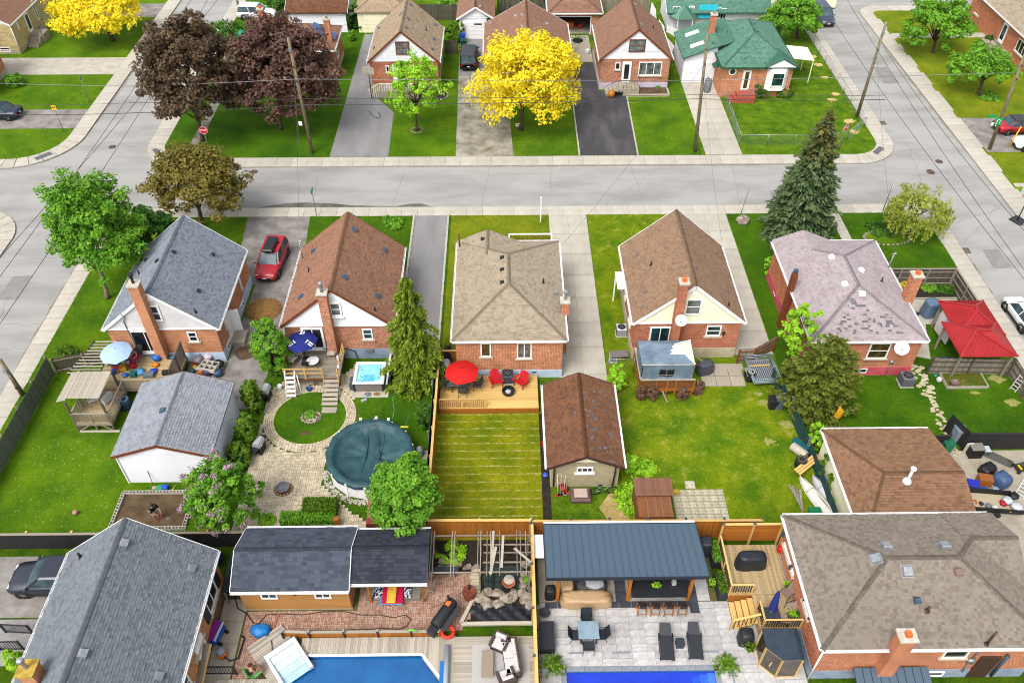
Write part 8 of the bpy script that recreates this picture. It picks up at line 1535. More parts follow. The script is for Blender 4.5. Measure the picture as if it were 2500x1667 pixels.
box('tote','navy storage tote against the brick wall',9,1845,140,.3,.8,.5,.45,(50,66,92),.1);box('drawer','brown wooden drawer in the clutter pile',9,1745,140,.3,.6,.5,.3,(150,110,90),-.3);T=put('stroller','blue folding hand cart by the brick corner','cart',9,1925,130,0);MB().tube([(-.25,0,.1),(-.2,.2,1.1),(0,.25,1.3),(.2,.2,1.1),(.25,0,.1)],.035).tube([(-.2,-.3,.1),(.2,.2,.9)],.025).tube([(.2,-.3,.1),(-.2,.2,.9)],.025).build('frame',mc((60,96,160)),T);MB().bev(-.25,.25,-.3,.1,.3,.45,.04).build('seat',mc((50,60,80)),T)
drum('blue barrel with open ring below the platform',9,1135,600,0,.36,.85,(52,74,100),rim=(110,150,190));chair('white plastic chair on the lookout platform',9,850,560,.78,R(20),WHT,WHT);box('white_tub','white sled board leaning on platform rail',9,965,540,.8,.25,.8,.5,WHT,R(-20),'board');bag('ball','faded pink ball on the left lawn',13,677,62,0,.16,(226,160,160),'ball',1,0)
T=put('toy_truck','green and blue toy truck behind the white garage','toy',9,1455,1330,0);MB().bev(-.35,.0,-.15,.15,.08,.3,.04).build('bed',mc((40,160,110)),T);MB().bev(.0,.35,-.15,.15,.08,.38,.05).build('cab',mc((30,90,210)),T);[MB().at((x,y,.08),0,R(90)).lathe([(.08,-.03),(.08,.03)],10).build('wheel',mc(BLK),T)for x in(-.2,.2)for y in(-.16,.16)]
T=put('shovel','long handled shovel leaning on the white garage','shovel',9,1375,1310,0);MB().tube([(0,0,.1),(-.25,.5,1.5)],.02).build('handle',mc((60,40,34)),T);MB().bev(-.12,.12,-.15,.1,.0,.04,.01).build('blade',mc((190,170,170)),T);T=put('toy_bat','yellow and blue toy bat by the block edging','toy',9,1545,1325,0);MB().tube([(-.12,-.3,.04),(.12,.3,.06)],[.05,.025]).build('bat',mc((220,210,110)),T)
fence('panel','green panel leaning between the hedge bushes',[(-16.75,31.4),(-16.45,33.2)],1.0,mc((30,90,70)),bw=1.,rails=False,posts=5,cat='panel')
for i in range(22):
    cn,c=(('white',WHT),('grey',GRY),('blue',BLU),('red',RED),('teal',TEAL),('black',BLK),('brown',(130,96,66)),('lilac',(176,150,196)),('yellow',(232,200,60)),('orange',(226,120,40)),('green',(70,140,80)))[i%11];x,y=(rnd.uniform(1700,1990),rnd.uniform(130,310))if i<12 else(rnd.uniform(990,1200),rnd.uniform(180,330))
    (box('carton',cn+(' carton in the heap behind the dark picket screen' if i<12 else ' box among toys on the cluttered deck'),9,x,y,.05 if i<12 else .82,rnd.uniform(.2,.5),rnd.uniform(.2,.4),rnd.uniform(.15,.4),c,rnd.uniform(-1,1),'box')if i%2 else bag('bundle',cn+(' cloth bundle in the heap behind the dark picket screen' if i<12 else ' soft toy on the cluttered deck'),9,x,y,.05 if i<12 else .82,rnd.uniform(.12,.25),c,'bundle',.7,.5))
# --- cream gable yard
drum('black barrel on the lawn beside the trailer',11,2150,355,0,.31,.85,BLK,rim=(190,190,170));ac('white and black air conditioner on the side lawn',7,1005,1440,0,(220,222,226),.72);covered('grill_cover','grill under a dark crumpled cover by the platform stairs',11,1745,285,0,1.2,.8,1.0,(84,86,96),.3,'grill',jit=.12)
T=put('utility_trailer','galvanised open utility trailer on the back lawn','trailer',12,40,420,0,R(4));M1=mc((150,176,184),.62,.35)
MB().box(-1.,.75,-.1,2.2,.5,.54).build('floor',m_galv,T)
for i in range(12):MB().box(-.9+i*.14,-.84+i*.14,.1,2.0,.545,.56).build('floor_slat',mc((80,90,94)),T)
for z in(.65,.8,.95):[MB().tube(p,.025,6).build('side_bar',M1,T)for p in([(-1.05,-.1,z),(-1.05,2.25,z)],[(.8,-.1,z),(.8,2.25,z)],[(-1.05,-.1,z),(.8,-.1,z)],[(-1.05,2.25,z),(.8,2.25,z)])]
for x in(-1.15,.9):MB().at((x,1.,.3),0,0,R(90)).lathe([(.12,-.1),(.3,-.1),(.3,.1),(.12,.1)],16,caps=False).build('tyre',m_tyre,T);MB().bev(x-.14,x+.14,.6,1.4,.58,.64,.02).build('mudguard',m_galv,T)
MB().beam((-.12,2.2,.5),(-.12,3.3,.45),.1,.1).build('drawbar',M1,T);MB().box(-.9,.6,1.5,1.6,.56,.62).build('loose_plank',w_new,T)
bin_('grey cart with dark lid tipped beside the trailer',12,140,600,(104,116,128),0,.6,1.);bin_('black cart tipped beside the grey cart',12,85,600,BLK,0,.6,.85);drum('white drum lying in the junk row',12,320,1010,0,.3,1.1,(200,190,170),rz=R(-50),lay=True);drum('black open drum in the junk row',12,335,1120,0,.35,.7,BLK,rim=(110,100,80));box('tool_chest','teal machine lying in the junk row',12,335,960,.1,.4,1.1,.4,(24,110,120),R(35),'machine');bag('fuel_can','red can tucked in the junk row',12,400,985,.1,.18,RED,'can');bag('fuel_can','small red can behind the teal machine',12,330,905,.1,.14,(214,50,40),'can')
T=put('lumber','loose planks stacked across the junk row','lumber',12,400,1110,.5,R(38));[MB().box(-1.,1.1,-.25+i*.17,-.1+i*.17,i*.03,.05+i*.03).build('plank',w_new,T)for i in range(3)]
T=put('lumber','old grey offcuts by the canoe bow','lumber',12,350,1440,.05,R(80));[MB().at((i*.1,i*.12,.03*i),i*.12).box(-1.,.9,-.06,.06,0,.05).build('plank',w_grey,T)for i in range(4)]
def canoe(label,k,x,y,L,W,h,c,rz):
    T=put('canoe',label,'canoe',k,x,y,.05,rz);V=[];F=[];n=14;m=7
    for i in range(n+1):
        t=-1+2*i/n;w=W/2*(1-t*t)**.7+.01;hh=h*(.75+.25*(1-t*t))
        for j in range(m):a=math.pi*j/(m-1);V.append((t*L/2,-w*math.cos(a),hh*math.sin(a)**.8))
    for i in range(n):F+=[(i*m+j,i*m+j+1,(i+1)*m+j+1,(i+1)*m+j)for j in range(m-1)]
    b=MB();b.add(V,F);b.build('hull',mc(c),T,smooth=True);MB().tube([(-L/2*.97,0,h*.75),(0,0,h*1.0),(L/2*.97,0,h*.75)],.025,5).build('keel',mc(BLK),T)
    for t in(-.5,0,.5):MB().tube([(t*L/2,-W*.42,h*.35),(t*L/2,-W*.3,h*.8),(t*L/2,0,h*1.0),(t*L/2,W*.3,h*.8),(t*L/2,W*.42,h*.35)],.012,5).build('strap',mc(BLK),T)
canoe('white upturned canoe with dark keel line',12,540,1480,4.6,.85,.42,(236,232,222),R(-68));canoe('grey white upturned canoe against the garage',12,620,1440,4.0,.8,.42,(206,208,210),R(-70));box('crate','green lidded crate by the canoe',12,465,1540,0,.7,.45,.3,(30,140,90))
T=put('flag','yellow cloth flag on a thin pole by the garage','flag',12,610,800,0);MB().tube([(0,0,0),(0,0,2.4)],.02).build('pole',mc(GRY),T);b=MB();b.add([(0,0,2.4),(.35,-.1,1.9),(.4,.05,1.2),(.15,-.1,1.2),(-.15,.05,1.3),(-.12,-.05,1.9)],[(0,1,5),(1,2,3,5),(5,3,4)]);b.build('cloth',mc((232,172,20),.62,.9),T)
T=put('sand_table','brown square play table behind the block garage','play table',11,645,1400,0);MB().bev(-.62,.62,-.5,.5,.0,.4,.1).build('base',mc((116,92,88)),T);MB().bev(-.42,.42,-.33,.33,.4,.55,.06).build('lid',mc((206,184,172)),T)
T=put('bicycle','dark bicycle leaning on the block garage wall','bicycle',11,850,1370,0,R(4));fr=mc((150,180,150))
for x in(-.52,.52):w=MB();w.at((x,0,.34),0,R(90));w.lathe([(.3,-.02),(.34,-.02),(.34,.02),(.3,.02)],24,caps=False);o=w.build('wheel',m_tyre,T);[MB().tube([(x,0,.34),(x+.3*math.cos(j*.63),0,.34+.3*math.sin(j*.63))],.004,3).build('spoke',m_grey,o)for j in range(10)]
for a,c in(((-.52,0,.34),(-.1,0,.32)),((-.1,0,.32),(.38,0,.78)),((-.1,0,.32),(-.25,0,.82)),((-.25,0,.8),(.38,0,.82)),((-.52,0,.34),(-.25,0,.78)),((.38,0,.85),(.52,0,.34))):MB().tube([a,c],.022,6).build('frame_tube',fr,T)
MB().bev(-.38,-.14,-.07,.07,.86,.92,.02).build('saddle',mc(BLK),T);MB().tube([(.36,-.3,.98),(.4,0,.92),(.36,.3,.98)],.016).tube([(.4,0,.92),(.38,0,.82)],.016).build('handlebar',mc(BLK),T)
for i,(x,c,w)in enumerate(((430,WHT,.0),(455,(200,190,170),.1),(485,WHT,.15),(515,(190,180,160),-.1))):
    T=put('garden_tool',('white handled rake leaning on the block wall','wooden handled hoe leaning on the block wall','white handled spade leaning on the block wall','pale handled broom leaning on the block wall')[i],'tool',11,x+10,1380-i*6,0);MB().tube([(0,0,.05),(w,.75,1.6)],.018).build('handle',mc(c),T);MB().bev(-.18,.18,-.12,.08,0,.04,.01).build('head',mc(((180,50,50),(90,60,50),(150,150,150),(200,60,60))[i]),T)
bag('planter','red plastic tub behind the rakes',11,490,1330,0,.3,(190,40,40),'tub');bag('toy','blue toy on the dark soil strip',11,335,1210,0,.18,(60,110,220),'toy',.6,.5);box('dustpan','red dustpan on the dark soil strip',11,320,925,.1,.25,.3,.1,(220,40,30),.2,'dustpan');ladder('aluminium ladder lying by the gate frame',g(1496,862,.3),g(1498,888,.1),.5);table('grey plastic bench beside the gate frame',11,985,160,0,.1,1.3,.7,.45,(130,122,122),name='bench');b=MB(True);c=q(7,2088,450);b.ball((c.x,c.y,.25),.6,.5,.4,n=10,m=6,jit=.3);b.build('boulder',m_rock,None,'pale boulder on the front lawn by the spruce','boulder',smooth=False);box('tool_case','yellow and black case on the paving slabs',11,1490,1360,.05,.35,.25,.2,(232,200,20),.2,'case')
# --- pink bungalow yard
ac('grey air conditioner at the red painted base',12,1270,385,0,(122,124,128),.82);covered('wrapped_crate','tall crate wrapped in blue grey sheeting',8,1470,1270,.02,1.0,.95,1.35,(104,130,158),.2,'crate',.95,.04);pot('brown pot in the weedy raised bed',12,1705,400,.14,.28,.32,(140,112,104));bag('jug','white jug beside the raised bed corner',12,1568,370,0,.2,(228,228,226),'jug',1.1,.1);bag('toy','turquoise cup by the bed corner',12,1545,322,0,.1,(50,180,190),'cup');T=put('panel','navy board fixed on the grey picket fence','board',12,1590,215,.7,R(-2));MB().box(-.6,.6,-.08,-.04,0,.75).build('board',mc((56,66,88)),T);ladder('white step ladder leaning on the grey fence',q(12,2230,450),q(12,2330,320,1.2),.4,WHT,5);bag('hose_coil','coiled hose on the concrete by the chimney',8,1380,1265,.02,.2,(60,60,60),'hose',.3,.2)
# --- concrete yard
bin_('grey bin beside the open black gate',12,1720,890,(150,166,182),0,.65,1.1);bin_('green bin at the brown garage corner',12,1625,985,(40,130,90),0,.62,.85);box('cabinet','grey topped black cabinet on the concrete yard',12,1875,1025,0,.8,.6,.85,(30,30,32),.02,top=(140,136,130));box('door_panel','cream panel leaning on the black fence',12,1815,1000,0,.45,.1,.9,(226,220,196),.1,'panel',lid=False);table('small tiled table by the black fence',12,1970,1010,0,0,.55,.5,.5,(206,220,226),TEAL);T=put('door_mat','grey rubber mat on the concrete yard','mat',12,2105,1055,.01,R(-38));MB().bev(-.85,.85,-.35,.35,0,.025,.005).build('mat',mc((110,108,102),.5),T)
T=put('lawn_mower','black and yellow push mower on the concrete yard','mower',12,2300,1150,0,R(10));MB().bev(-.4,.4,-.28,.28,.1,.32,.06).build('deck',mc(BLK),T);MB().bev(-.15,.2,-.16,.16,.32,.55,.05).build('engine',mc((70,70,70)),T);MB().box(-.3,-.18,-.26,.1,.33,.4).build('trim',mc((236,196,20)),T);MB().tube([(-.35,-.22,.3),(-1.2,-.2,1.0),(-1.2,.2,1.0),(-.35,.22,.3)],.018).build('handle',mc(BLK),T);[MB().at((x,y,.13),0,R(90)).lathe([(.13,-.04),(.13,.04)],12).build('wheel',m_tyre,T)for x in(-.35,.35)for y in(-.3,.3)]
covered('covered_cart','black plastic heaped over a barrow on concrete',12,1995,1170,0,1.1,.75,.55,(34,36,38),.5,'cover',.7,.15);covered('covered_cart','blue plastic pulled over a tall barrow',12,2115,1275,0,.95,.95,.85,(70,96,136),.4,'cover',.5,.12);box('wooden_box','orange brown wooden cabinet on the concrete yard',12,1965,1275,0,.8,.55,.6,(176,104,48),R(-12),'cabinet');T=box('recycling_box','deep blue recycling box of scraps by the brown garage',12,1855,1320,0,.7,.6,.6,(36,50,180),R(-15),'box',lid=False);bag('toy','bright blue jacket on the black trough end',12,1965,1350,.1,.3,(30,100,230),'jacket',.4,.3,1.5);bag('helmet','silver visor helmet on the green cloth',12,2070,1345,.2,.22,(170,180,186),'helmet',.8,.1);bag('cloth','green cloth by the visor helmet',12,2035,1355,.1,.2,(130,190,100),'cloth',.5)
T=put('work_trailer','black sided open trailer filled with tools','trailer',12,2040,1480,0,R(-4));MB().box(-1.7,1.4,-.55,.65,.35,.4).build('floor',mc((196,182,150)),T);MB().beam((-1.75,.75,.55),(1.1,.6,.55),.08,.5).build('side_panel',mc((36,36,38)),T);MB().beam((-1.6,-.6,.5),(1.5,-.7,.5),.08,.35).build('side_panel',mc((36,36,38)),T);[MB().at((x,y,.2),0,R(90)).lathe([(.2,-.06),(.2,.06)],14).build('wheel',m_tyre,T)for x in(0,)for y in(-.8,.9)]
for i,(nm,lb,x,y,r,c)in enumerate((('bucket','white bucket lid in the work trailer',1860,1460,.2,(220,222,224)),('bag','brown leather bag in the work trailer',1890,1445,.15,(190,110,40)),('cable_reel','black cable coil in the work trailer',1950,1460,.14,(50,50,54)),('tool','grey saw in the work trailer',2010,1480,.18,(130,134,140)),('paper_box','white carton in the work trailer',2070,1505,.2,(230,232,236)),('tool','blue drill beside the white carton',2145,1520,.12,(40,90,210)),('storage_tub','clear lidded tub on the red crate',2180,1440,.3,(206,226,226)),('crate','red crate at the trailer end',2145,1460,.22,(190,20,50)),('bag','tangle of white plastic at the trailer end',2255,1500,.34,(226,232,236)),('bag','black sack standing behind the trailer',2235,1400,.3,(30,32,36)),('tool','yellow level beside the plastic tangle',2205,1525,.1,(240,190,40)))):bag(nm,lb,12,x,y,.4 if i<10 else .45,r,c,nm.replace('_',' '),.55,.35)
ladder('white ladder leaning at the edge of concrete yard',q(12,2290,1390),q(12,2380,1250,.9),.5,WHT,5)
# --- cobalt pool patio
def lounger(label,k,x,y,rz):
    T=put('sun_lounger',label,'lounger',k,x,y,.1,rz);m=mc((52,56,62));MB().ext([(-.33,-.98,.3),(.33,-.98,.3),(.33,.35,.3),(-.33,.35,.3)],(0,0,.04)).build('seat',m,T);MB().ext([(-.33,.36,.3),(.33,.36,.3),(.28,.95,.55),(-.28,.95,.55)],(0,-.01,.04)).build('backrest',m,T)
    for s_ in(-1,1):MB().tube([(s_*.36,-1.,.26),(s_*.36,.3,.28),(s_*.37,.4,.48),(s_*.37,-.05,.5)],.025,6).build('side_rail',mc(BLK),T);[MB().box(s_*.33-.03,s_*.33+.03,yy-.03,yy+.03,0,.3).build('leg',mc(BLK),T)for yy in(-.85,.3)]
lounger('black sun lounger left of the small cube table',15,1400,1225,R(-3));lounger('black sun lounger right of the small cube table',15,1652,1215,R(-3));box('cube_table','small charcoal cube table between the loungers',15,1525,1230,.1,.4,.4,.42,(62,68,80),cat='table')
table('square glass patio table among black plastic chairs',15,710,1150,.1,0,1.1,1.0,.72,(130,156,170),tm=mat('table glass',(150,176,190),.6,rough=.08,spec=.6,scale=2))
for lb,x,y,a in(('black plastic chair on the pavilion side of glass table',695,1040,0),('black plastic chair at the fence side of glass table',605,1170,88),('black plastic chair at the lounger side of glass table',820,1165,-88),('black plastic chair at the pool side of glass table',712,1270,180)):chair(lb,15,x,y,.1,R(a),(44,50,58),(40,44,50),'plastic_chair',.58,.9)
GS='bar stools at the pavilion counter'
for i in range(4):
    T=put('bar_stool',('bar stool beside the left timber post','second bar stool along the black counter','third bar stool along the black counter','bar stool beside the right timber post')[i],'stool',15,1183+i*118,935,.1,0,GS);ww=w_stain;MB().bev(-.22,.22,-.2,.2,.68,.75,.02).build('seat',mc((50,40,38)),T);MB().ext([(-.22,-.22,.8),(.22,-.22,.8),(.22,-.26,1.05),(-.22,-.26,1.05)],(0,.03,0)).build('backrest',mc((50,40,38)),T)
    for sx in(-1,1):MB().beam((sx*.23,-.24,0),(sx*.22,-.24,1.1),.04,.04).build('leg',ww,T);MB().beam((sx*.23,.2,0),(sx*.22,.18,.7),.04,.04).build('leg',ww,T);MB().beam((sx*.23,-.24,.25),(sx*.23,.2,.25),.03,.03).build('stretcher',ww,T)
    MB().beam((-.22,-.24,.2),(.22,-.24,.2),.03,.03).build('footrest',ww,T)
box('deck_box','black wicker storage box along the new fence',15,345,1190,.1,.75,1.5,.62,(50,54,62),0,'storage box');c=mat('tan cover cloth',(206,172,130),.62,(180,146,106),scale=2,rough=.8,bump=.6,bs=5);o=covered('furniture_cover','tan cloth draped over a corner sofa below the pavilion',15,695,850,.1,2.9,.85,.72,(206,172,130),.0,'cover',.9,.06);o=covered('furniture_cover','tan cloth over the sofa end by the timber post',15,520,720,.1,.75,1.2,.74,(200,166,124),0,'cover',.9,.06)
covered('sofa','dark sofa with pale pillows under the pavilion',15,740,720,.1,1.8,.8,.5,(92,90,92),0,'sofa',.95,.03);bag('pillow','pale grey pillows heaped on the dark sofa',15,770,690,.5,.4,(200,200,206),'pillow',.4,.3,1.4);covered('grill_cover','black covered kettle grill at the pavilion corner',15,375,790,.1,.6,.6,.85,BLK,0,'grill',.7);covered('grill_cover','black covered cabinet grill behind the pavilion',15,1740,400,.1,.75,.75,1.2,(54,58,64),0,'grill',.85);covered('grill_cover','black covered round grill by the deck stairs',15,2105,1190,.1,.8,.75,.95,(44,46,50),0,'grill',.6)
for i,(x,y,n)in enumerate(((1850,520,40),(1905,800,60))):
    T=put('planter',('black trough planter of herbs behind the deck rail','black trough planter of leafy herbs beside the deck stairs')[i],'planter',15,x,y,.1,R(0));MB().bev(-.28,.28,-.2,1.15,0,.6,.03).build('trough',mc((50,54,58)),T);o=T.location;quads('herbs',nr.uniform(-1,1,(420,3))*[.24,.62,.16]+[o.x,o.y+.48,o.z+.72],.1,(l_mid,l_hedge)[i],T)
pot('small dark pot with shoots by the planter',15,1815,700,.1,.17,.3,BLK,l_lime);pot('dark pot with thin stems by the covered grill',15,2150,1265,.1,.22,.3,BLK,l_hedge);pot('leafy bowl on the bar counter',15,1325,705,1.12,.12,.12,(60,90,40),l_lime);box('lantern','pale lantern on the bar counter',15,1475,685,1.12,.22,.2,.3,(200,206,190));T=put('fire_pan','round black pan on a stand by the fence','pan',15,325,970,.1);MB().lathe([(.25,.3),(.3,.38),(.26,.38),(.02,.32)],16).tube([(0,0,0),(0,0,.3)],.03).build('pan',mc((60,62,66)),T)
piece('panel',m_white,thing('panel','white board resting over the side passage roof','board',(1.75,25.6,0)),(1.78,25.6,1.5),(.55,1.5,.04));covered('grill_cover','large black covered grill on the raised deck',15,2150,520,.8,1.7,.75,1.05,(42,46,54),.02,'grill',.85)
chair('beige armchair by the deck wall window',16,215,800,.8,R(-60),(150,130,116));chair('beige armchair in the middle of deck wall',16,260,930,.8,R(-75),(176,152,138));chair('beige armchair facing the deck rail',16,165,1030,.8,R(175),(168,146,132));table('dark glass table at the deck rail',16,60,1010,.8,0,.9,.8,.7,(56,66,78));pot('green plant pot by the deck doorway',16,220,715,.8,.16,.28,BLK,l_lime);pot('green plant pot on the deck side table',16,265,985,.8,.16,.4,BLK,l_lime);pot('white pot on the deck side table',16,305,1000,.8,.13,.4,WHT,l_deep);bag('ornament','red ornament on the deck by the patio door',16,145,400,.8,.2,(226,40,30),'ornament',1.3,.1,.7)
T=put('closed_umbrella','closed navy umbrella leaning in the deck table','umbrella',16,50,1010,.8);MB().tube([(0,0,.3),(.25,.5,2.2)],.022).build('pole',mc(WHT),T);b=MB();b.tube([(.1,.15,1.0),(.14,.25,1.4),(.22,.42,1.9),(.25,.5,2.2)],[.22,.2,.13,.03],8);b.build('canopy',mc((28,44,120),.62,.8),T,smooth=False)
# --- octagonal pool yard
sheet('rug',rect(-1.85,1.15,16.5,20.5),.195,mat('pale woven rug',(206,202,196),.6,(176,172,168),scale=20,rough=.95),'structure')
def wicker(label,k,x,y,rz,w=.8,name='wicker_armchair'):
    T=put(name,label,'sofa' if w>1 else 'armchair',k,x,y,.2,rz);m=mc((84,70,64));MB().bev(-w/2,w/2,-.4,.4,0,.28,.03).build('base',m,T);MB().bev(-w/2,w/2,.3,.42,.28,.75,.03).build('back',m,T);[MB().bev(s_*w/2-.07,s_*w/2+.07,-.4,.35,.28,.55,.03).build('arm',m,T)for s_ in(-1,1)]
    n=max(1,int(w/.65));[MB().bev(-w/2+.08+(w-.16)*i/n,-w/2+.08+(w-.16)*(i+1)/n-.01,-.38,.28,.28,.42,.04).build('cushion',mc((222,218,216)),T)for i in range(n)];[MB().bev(-w/2+.1+(w-.2)*i/n,-w/2+.1+(w-.2)*(i+1)/n-.02,.12,.3,.42,.8,.05).build('pillow',mc((222,218,216)),T)for i in range(n)]
wicker('brown wicker armchair with pale cushions on the plank deck',14,2190,1230,R(-25));wicker('brown wicker sofa with pale cushions along the new fence',15,30,1370,R(-82),1.9,'wicker_sofa');wicker('brown wicker armchair at the rug edge by the sofa',14,2250,1540,R(-160));T=table('slatted grey wood coffee table on the rug',14,2080,1420,.2,0,.6,1.4,.38,(160,146,124),(120,106,90),'coffee_table')
T=put('smoker_grill','long black barrel smoker on the brick paving','smoker',14,1700,1010,.05,R(58));b=MB();b.M=Matrix.Translation((0,0,.8))@ Matrix.Rotation(R(90),4,'Y');b.lathe([(.05,-.85),(.3,-.84),(.32,-.8),(.32,.8),(.3,.84),(.05,.85)],18);b.build('barrel',mc((44,46,50)),T,smooth=True);MB().bev(-1.3,-.85,-.25,.25,.4,.8,.03).build('firebox',mc((44,46,50)),T);MB().box(-.8,.8,-.6,-.33,.68,.72).build('shelf',mc((60,62,66)),T);MB().tube([(.6,.1,1.1),(.6,.1,1.6)],.06).build('chimney',mc(BLK),T);[MB().beam((x,y,0),(x,y*.7,.6),.04,.04).build('leg',mc(BLK),T)for x in(-.7,.7)for y in(-.3,.3)];MB().box(.3,.6,-.1,.15,1.12,1.16).build('tray',mc((230,120,60)),T)
T=put('life_ring','red swim ring on the low deck fence','swim ring',14,1725,1110,.45);MB().tube([(.32*math.cos(a*.3491),.32*math.sin(a*.3491),0)for a in range(19)],.1,10).build('ring',mc((232,56,30)),T);hose('pool_noodle','green noodle hung over the low deck fence',14,((1365,1105),(1400,1090),(1450,1105)),.95,.05,(120,210,60),'noodle');hose('pool_hose','long black hose snaking over the brick paving',14,((40,1040),(110,960),(250,950),(430,960),(620,930),(800,930),(950,960),(1120,960),(1240,985),(1350,960),(1395,1000),(1360,1060),(1300,1085),(1130,1080),(700,1100),(420,1100)),.09,.022,BLK);hose('electric_cable','thin cable across the brick paving to smoker',14,((1555,905),(1650,870),(1780,800),(1880,745)),.07,.012,(90,60,50),'cable');hose('drain_hose','black hose from the walkway round the shed corner',13,((2020,715),(2090,790),(2115,900),(2200,950),(2260,1040)),.08,.03,BLK);hose('pool_hose','black hose dipping into the pool steps',14,((155,1185),(165,1300),(255,1380)),.25,.02,BLK)
T=put('solar_reel','grey rolled solar cover on a reel beside the pool','pool cover',14,1715,1420,.35);MB().tube([(0,1.1,.1),(0,-2.2,.1)],.14,12).build('roll',mc((170,180,190)),T);MB().bev(-.35,-.1,-1.6,.3,-.1,.0,.02).build('loose_cover',mc((40,120,200)),T)
T=put('rusty_planter','rusty round planter beside the stone wall','planter',14,1920,800,.05);MB().lathe([(.3,0),(.38,.4),(.36,.7),(.3,.7),(.02,.62)],16).build('pot',mc((130,64,44)),T);MB().tube([(0,.1,.6),(0,.15,1.0)],.06).build('pump',mc(BLK),T);pot('terracotta bowl of white pebbles on the pond edge',14,2270,690,.3,.36,.3,(190,110,80),None);MB(True).lathe([(.3,0),(.02,.05)],14,q(14,2270,645,.6)).build('pebbles',m_white_st,None,'white pebbles in the terracotta bowl','pebbles',kind='stuff');table('dark low bench in front of the pond bed',14,1705,600,.05,0,1.5,.5,.42,(62,66,76),name='bench')
for i,(nm,lb,x,y,r,c)in enumerate((('toy_slide','blue plastic water slide toy on the brick paving',60,1110,.42,(40,140,220)),('toy','green ball on the blue slide toy',25,1110,.16,(40,200,90)),('toy','yellow toy by the blue slide',35,1150,.14,(240,180,40)),('toy','orange toy cup by the blue slide',130,1090,.1,(240,110,60)),('toy','lime green ball by the deck corner',150,1125,.09,(130,220,60)),('toy','dark toy rider beside the slide',115,1140,.16,(50,46,60)),('toy','red ball by the deck corner',172,1150,.07,(224,40,40)),('toy','blue ball by the deck corner',150,1095,.08,(40,110,210)))):bag(nm,lb,14,x,y,.05,r,c,'toy',.55,.4 if i in(0,5)else .05,1.3 if i==0 else 1)
T=put('wet_vacuum','orange and grey wet vacuum on the side walkway','vacuum',13,1985,1320,.06);MB().lathe([(.2,.05),(.27,.1),(.27,.4),(.24,.42)],16).build('tub',mc((240,120,40)),T,smooth=True);MB().lathe([(.26,.42),(.24,.55),(.12,.66),(.02,.67)],16).build('motor',mc((140,148,154)),T,smooth=True);MB().tube([(.1,-.15,.3),(.45,-.35,.1),(.85,-.2,.05),(.9,.4,.05),(.95,.9,.05),(.75,1.05,.05)],.045,8).build('hose',mc(BLK),T);[MB().ball((.22*math.cos(a),.22*math.sin(a),.05),.05).build('caster',mc(BLK),T)for a in(.8,2.4,3.9,5.5)]
T=put('beach_cart','folding cart with purple striped mat by the brick wall','cart',13,1940,1160,.06,R(-15));MB().bev(-.32,.3,-.55,.5,.3,.5,.03).build('basket',mc((30,80,190)),T);MB().ext([(-.3,-.5,.55),(.25,-.5,.6),(.3,.5,.85),(-.2,.5,.8)],(0,0,.06)).build('mat',mc((150,40,150)),T);MB().ext([(.18,-.5,.62),(.3,-.5,.63),(.34,.5,.88),(.24,.5,.87)],(0,0,.06)).build('stripe',mc((190,220,240)),T);[MB().at((x,y,.15),0,R(90)).lathe([(.15,-.04),(.15,.04)],12).build('wheel',m_tyre,T)for x in(-.35,.35)for y in(-.35,.35)]
def iron_rail(label,p,e,z=.16,h=.85):
    T=thing('iron_railing',label,'railing',p);p,e=Vector(p),Vector(e);plank('top_rail',m_black,T,p+Vector((0,0,z+h)),e+Vector((0,0,z+h)),.06,.05);plank('bottom_rail',m_black,T,p+Vector((0,0,z+.1)),e+Vector((0,0,z+.1)),.04,.04);n=max(2,int((e-p).length/.14))
    for i in range(n+1):c=p.lerp(e,i/n);piece('baluster',m_black,T,c+Vector((0,0,z+h/2)),(.025,.025,h))
    for c in(p,e):piece('post',m_black,T,c+Vector((0,0,z+h/2+.03)),(.08,.08,h+.1))
iron_rail('black iron railing beside the pool yard planks',q(13,1790,1500),q(13,2115,1500));a=q(13,300,1130);iron_rail('black iron railing on the paved path by the charcoal roof',(a.x,a.y,0),(a.x-1.5,a.y+.1,0),0,.9);a=q(13,215,1270);iron_rail('black iron stair railing below the paved path',(a.x,a.y,0),(a.x-1.2,a.y,0),0,.9);sheet('path',[(-23.2,22.3),(-30,22.3),(-30,19.7),(-23.2,19.7)],.012,mat('grey block path',(168,166,162),.58,(150,146,142),scale=3,rough=.9));T=put('lumber','long grey and yellow planks leaning against the brick wall','lumber',13,1860,1520,.2,R(84));[MB().beam((-1.6,i*.13,.1),(1.2,i*.13,1.3),.11,.04).build('plank',(w_new,w_grey,w_grey,w_stain)[i],T)for i in range(4)];bag('tarp_bundle','royal blue tarp bundle by the shed corner',13,1950,480,.02,.4,(40,50,180),'tarp',1.2,.3,.7)
# --- far row odds and ends
bin_('blue lidded bin beside the black minivan',2,1860,390,(30,90,200),0,.7,1.1);bin_('green bin in front of the blue lidded bin',2,1870,440,(30,90,70),0,.7,1.1);bag('yard_bag','brown paper yard bag by the bins',2,1862,470,0,.35,(190,150,90),'bag',1.1,.2);pot('dark planter tub at the porch steps',3,965,855,0,.35,.6,BLK);pot('second dark planter tub beside the porch',3,1000,855,0,.3,.55,(52,50,52));bag('yard_bag','orange bag at the foot of porch steps',3,918,870,0,.35,(226,140,40),'bag',1.2,.3);drum('white bucket on the rear concrete drive',3,707,480,0,.25,.5,WHT,'bucket','bucket');pot('dark wreath of plants beside the open garage',3,620,370,0,.6,.15,(40,44,36),l_deep)
T=put('garden_gazebo','small green hexagonal gazebo with white lattice','gazebo',3,1540,290,0);P6=[(1.9*math.cos(i*1.0472),1.9*math.sin(i*1.0472))for i in range(6)]
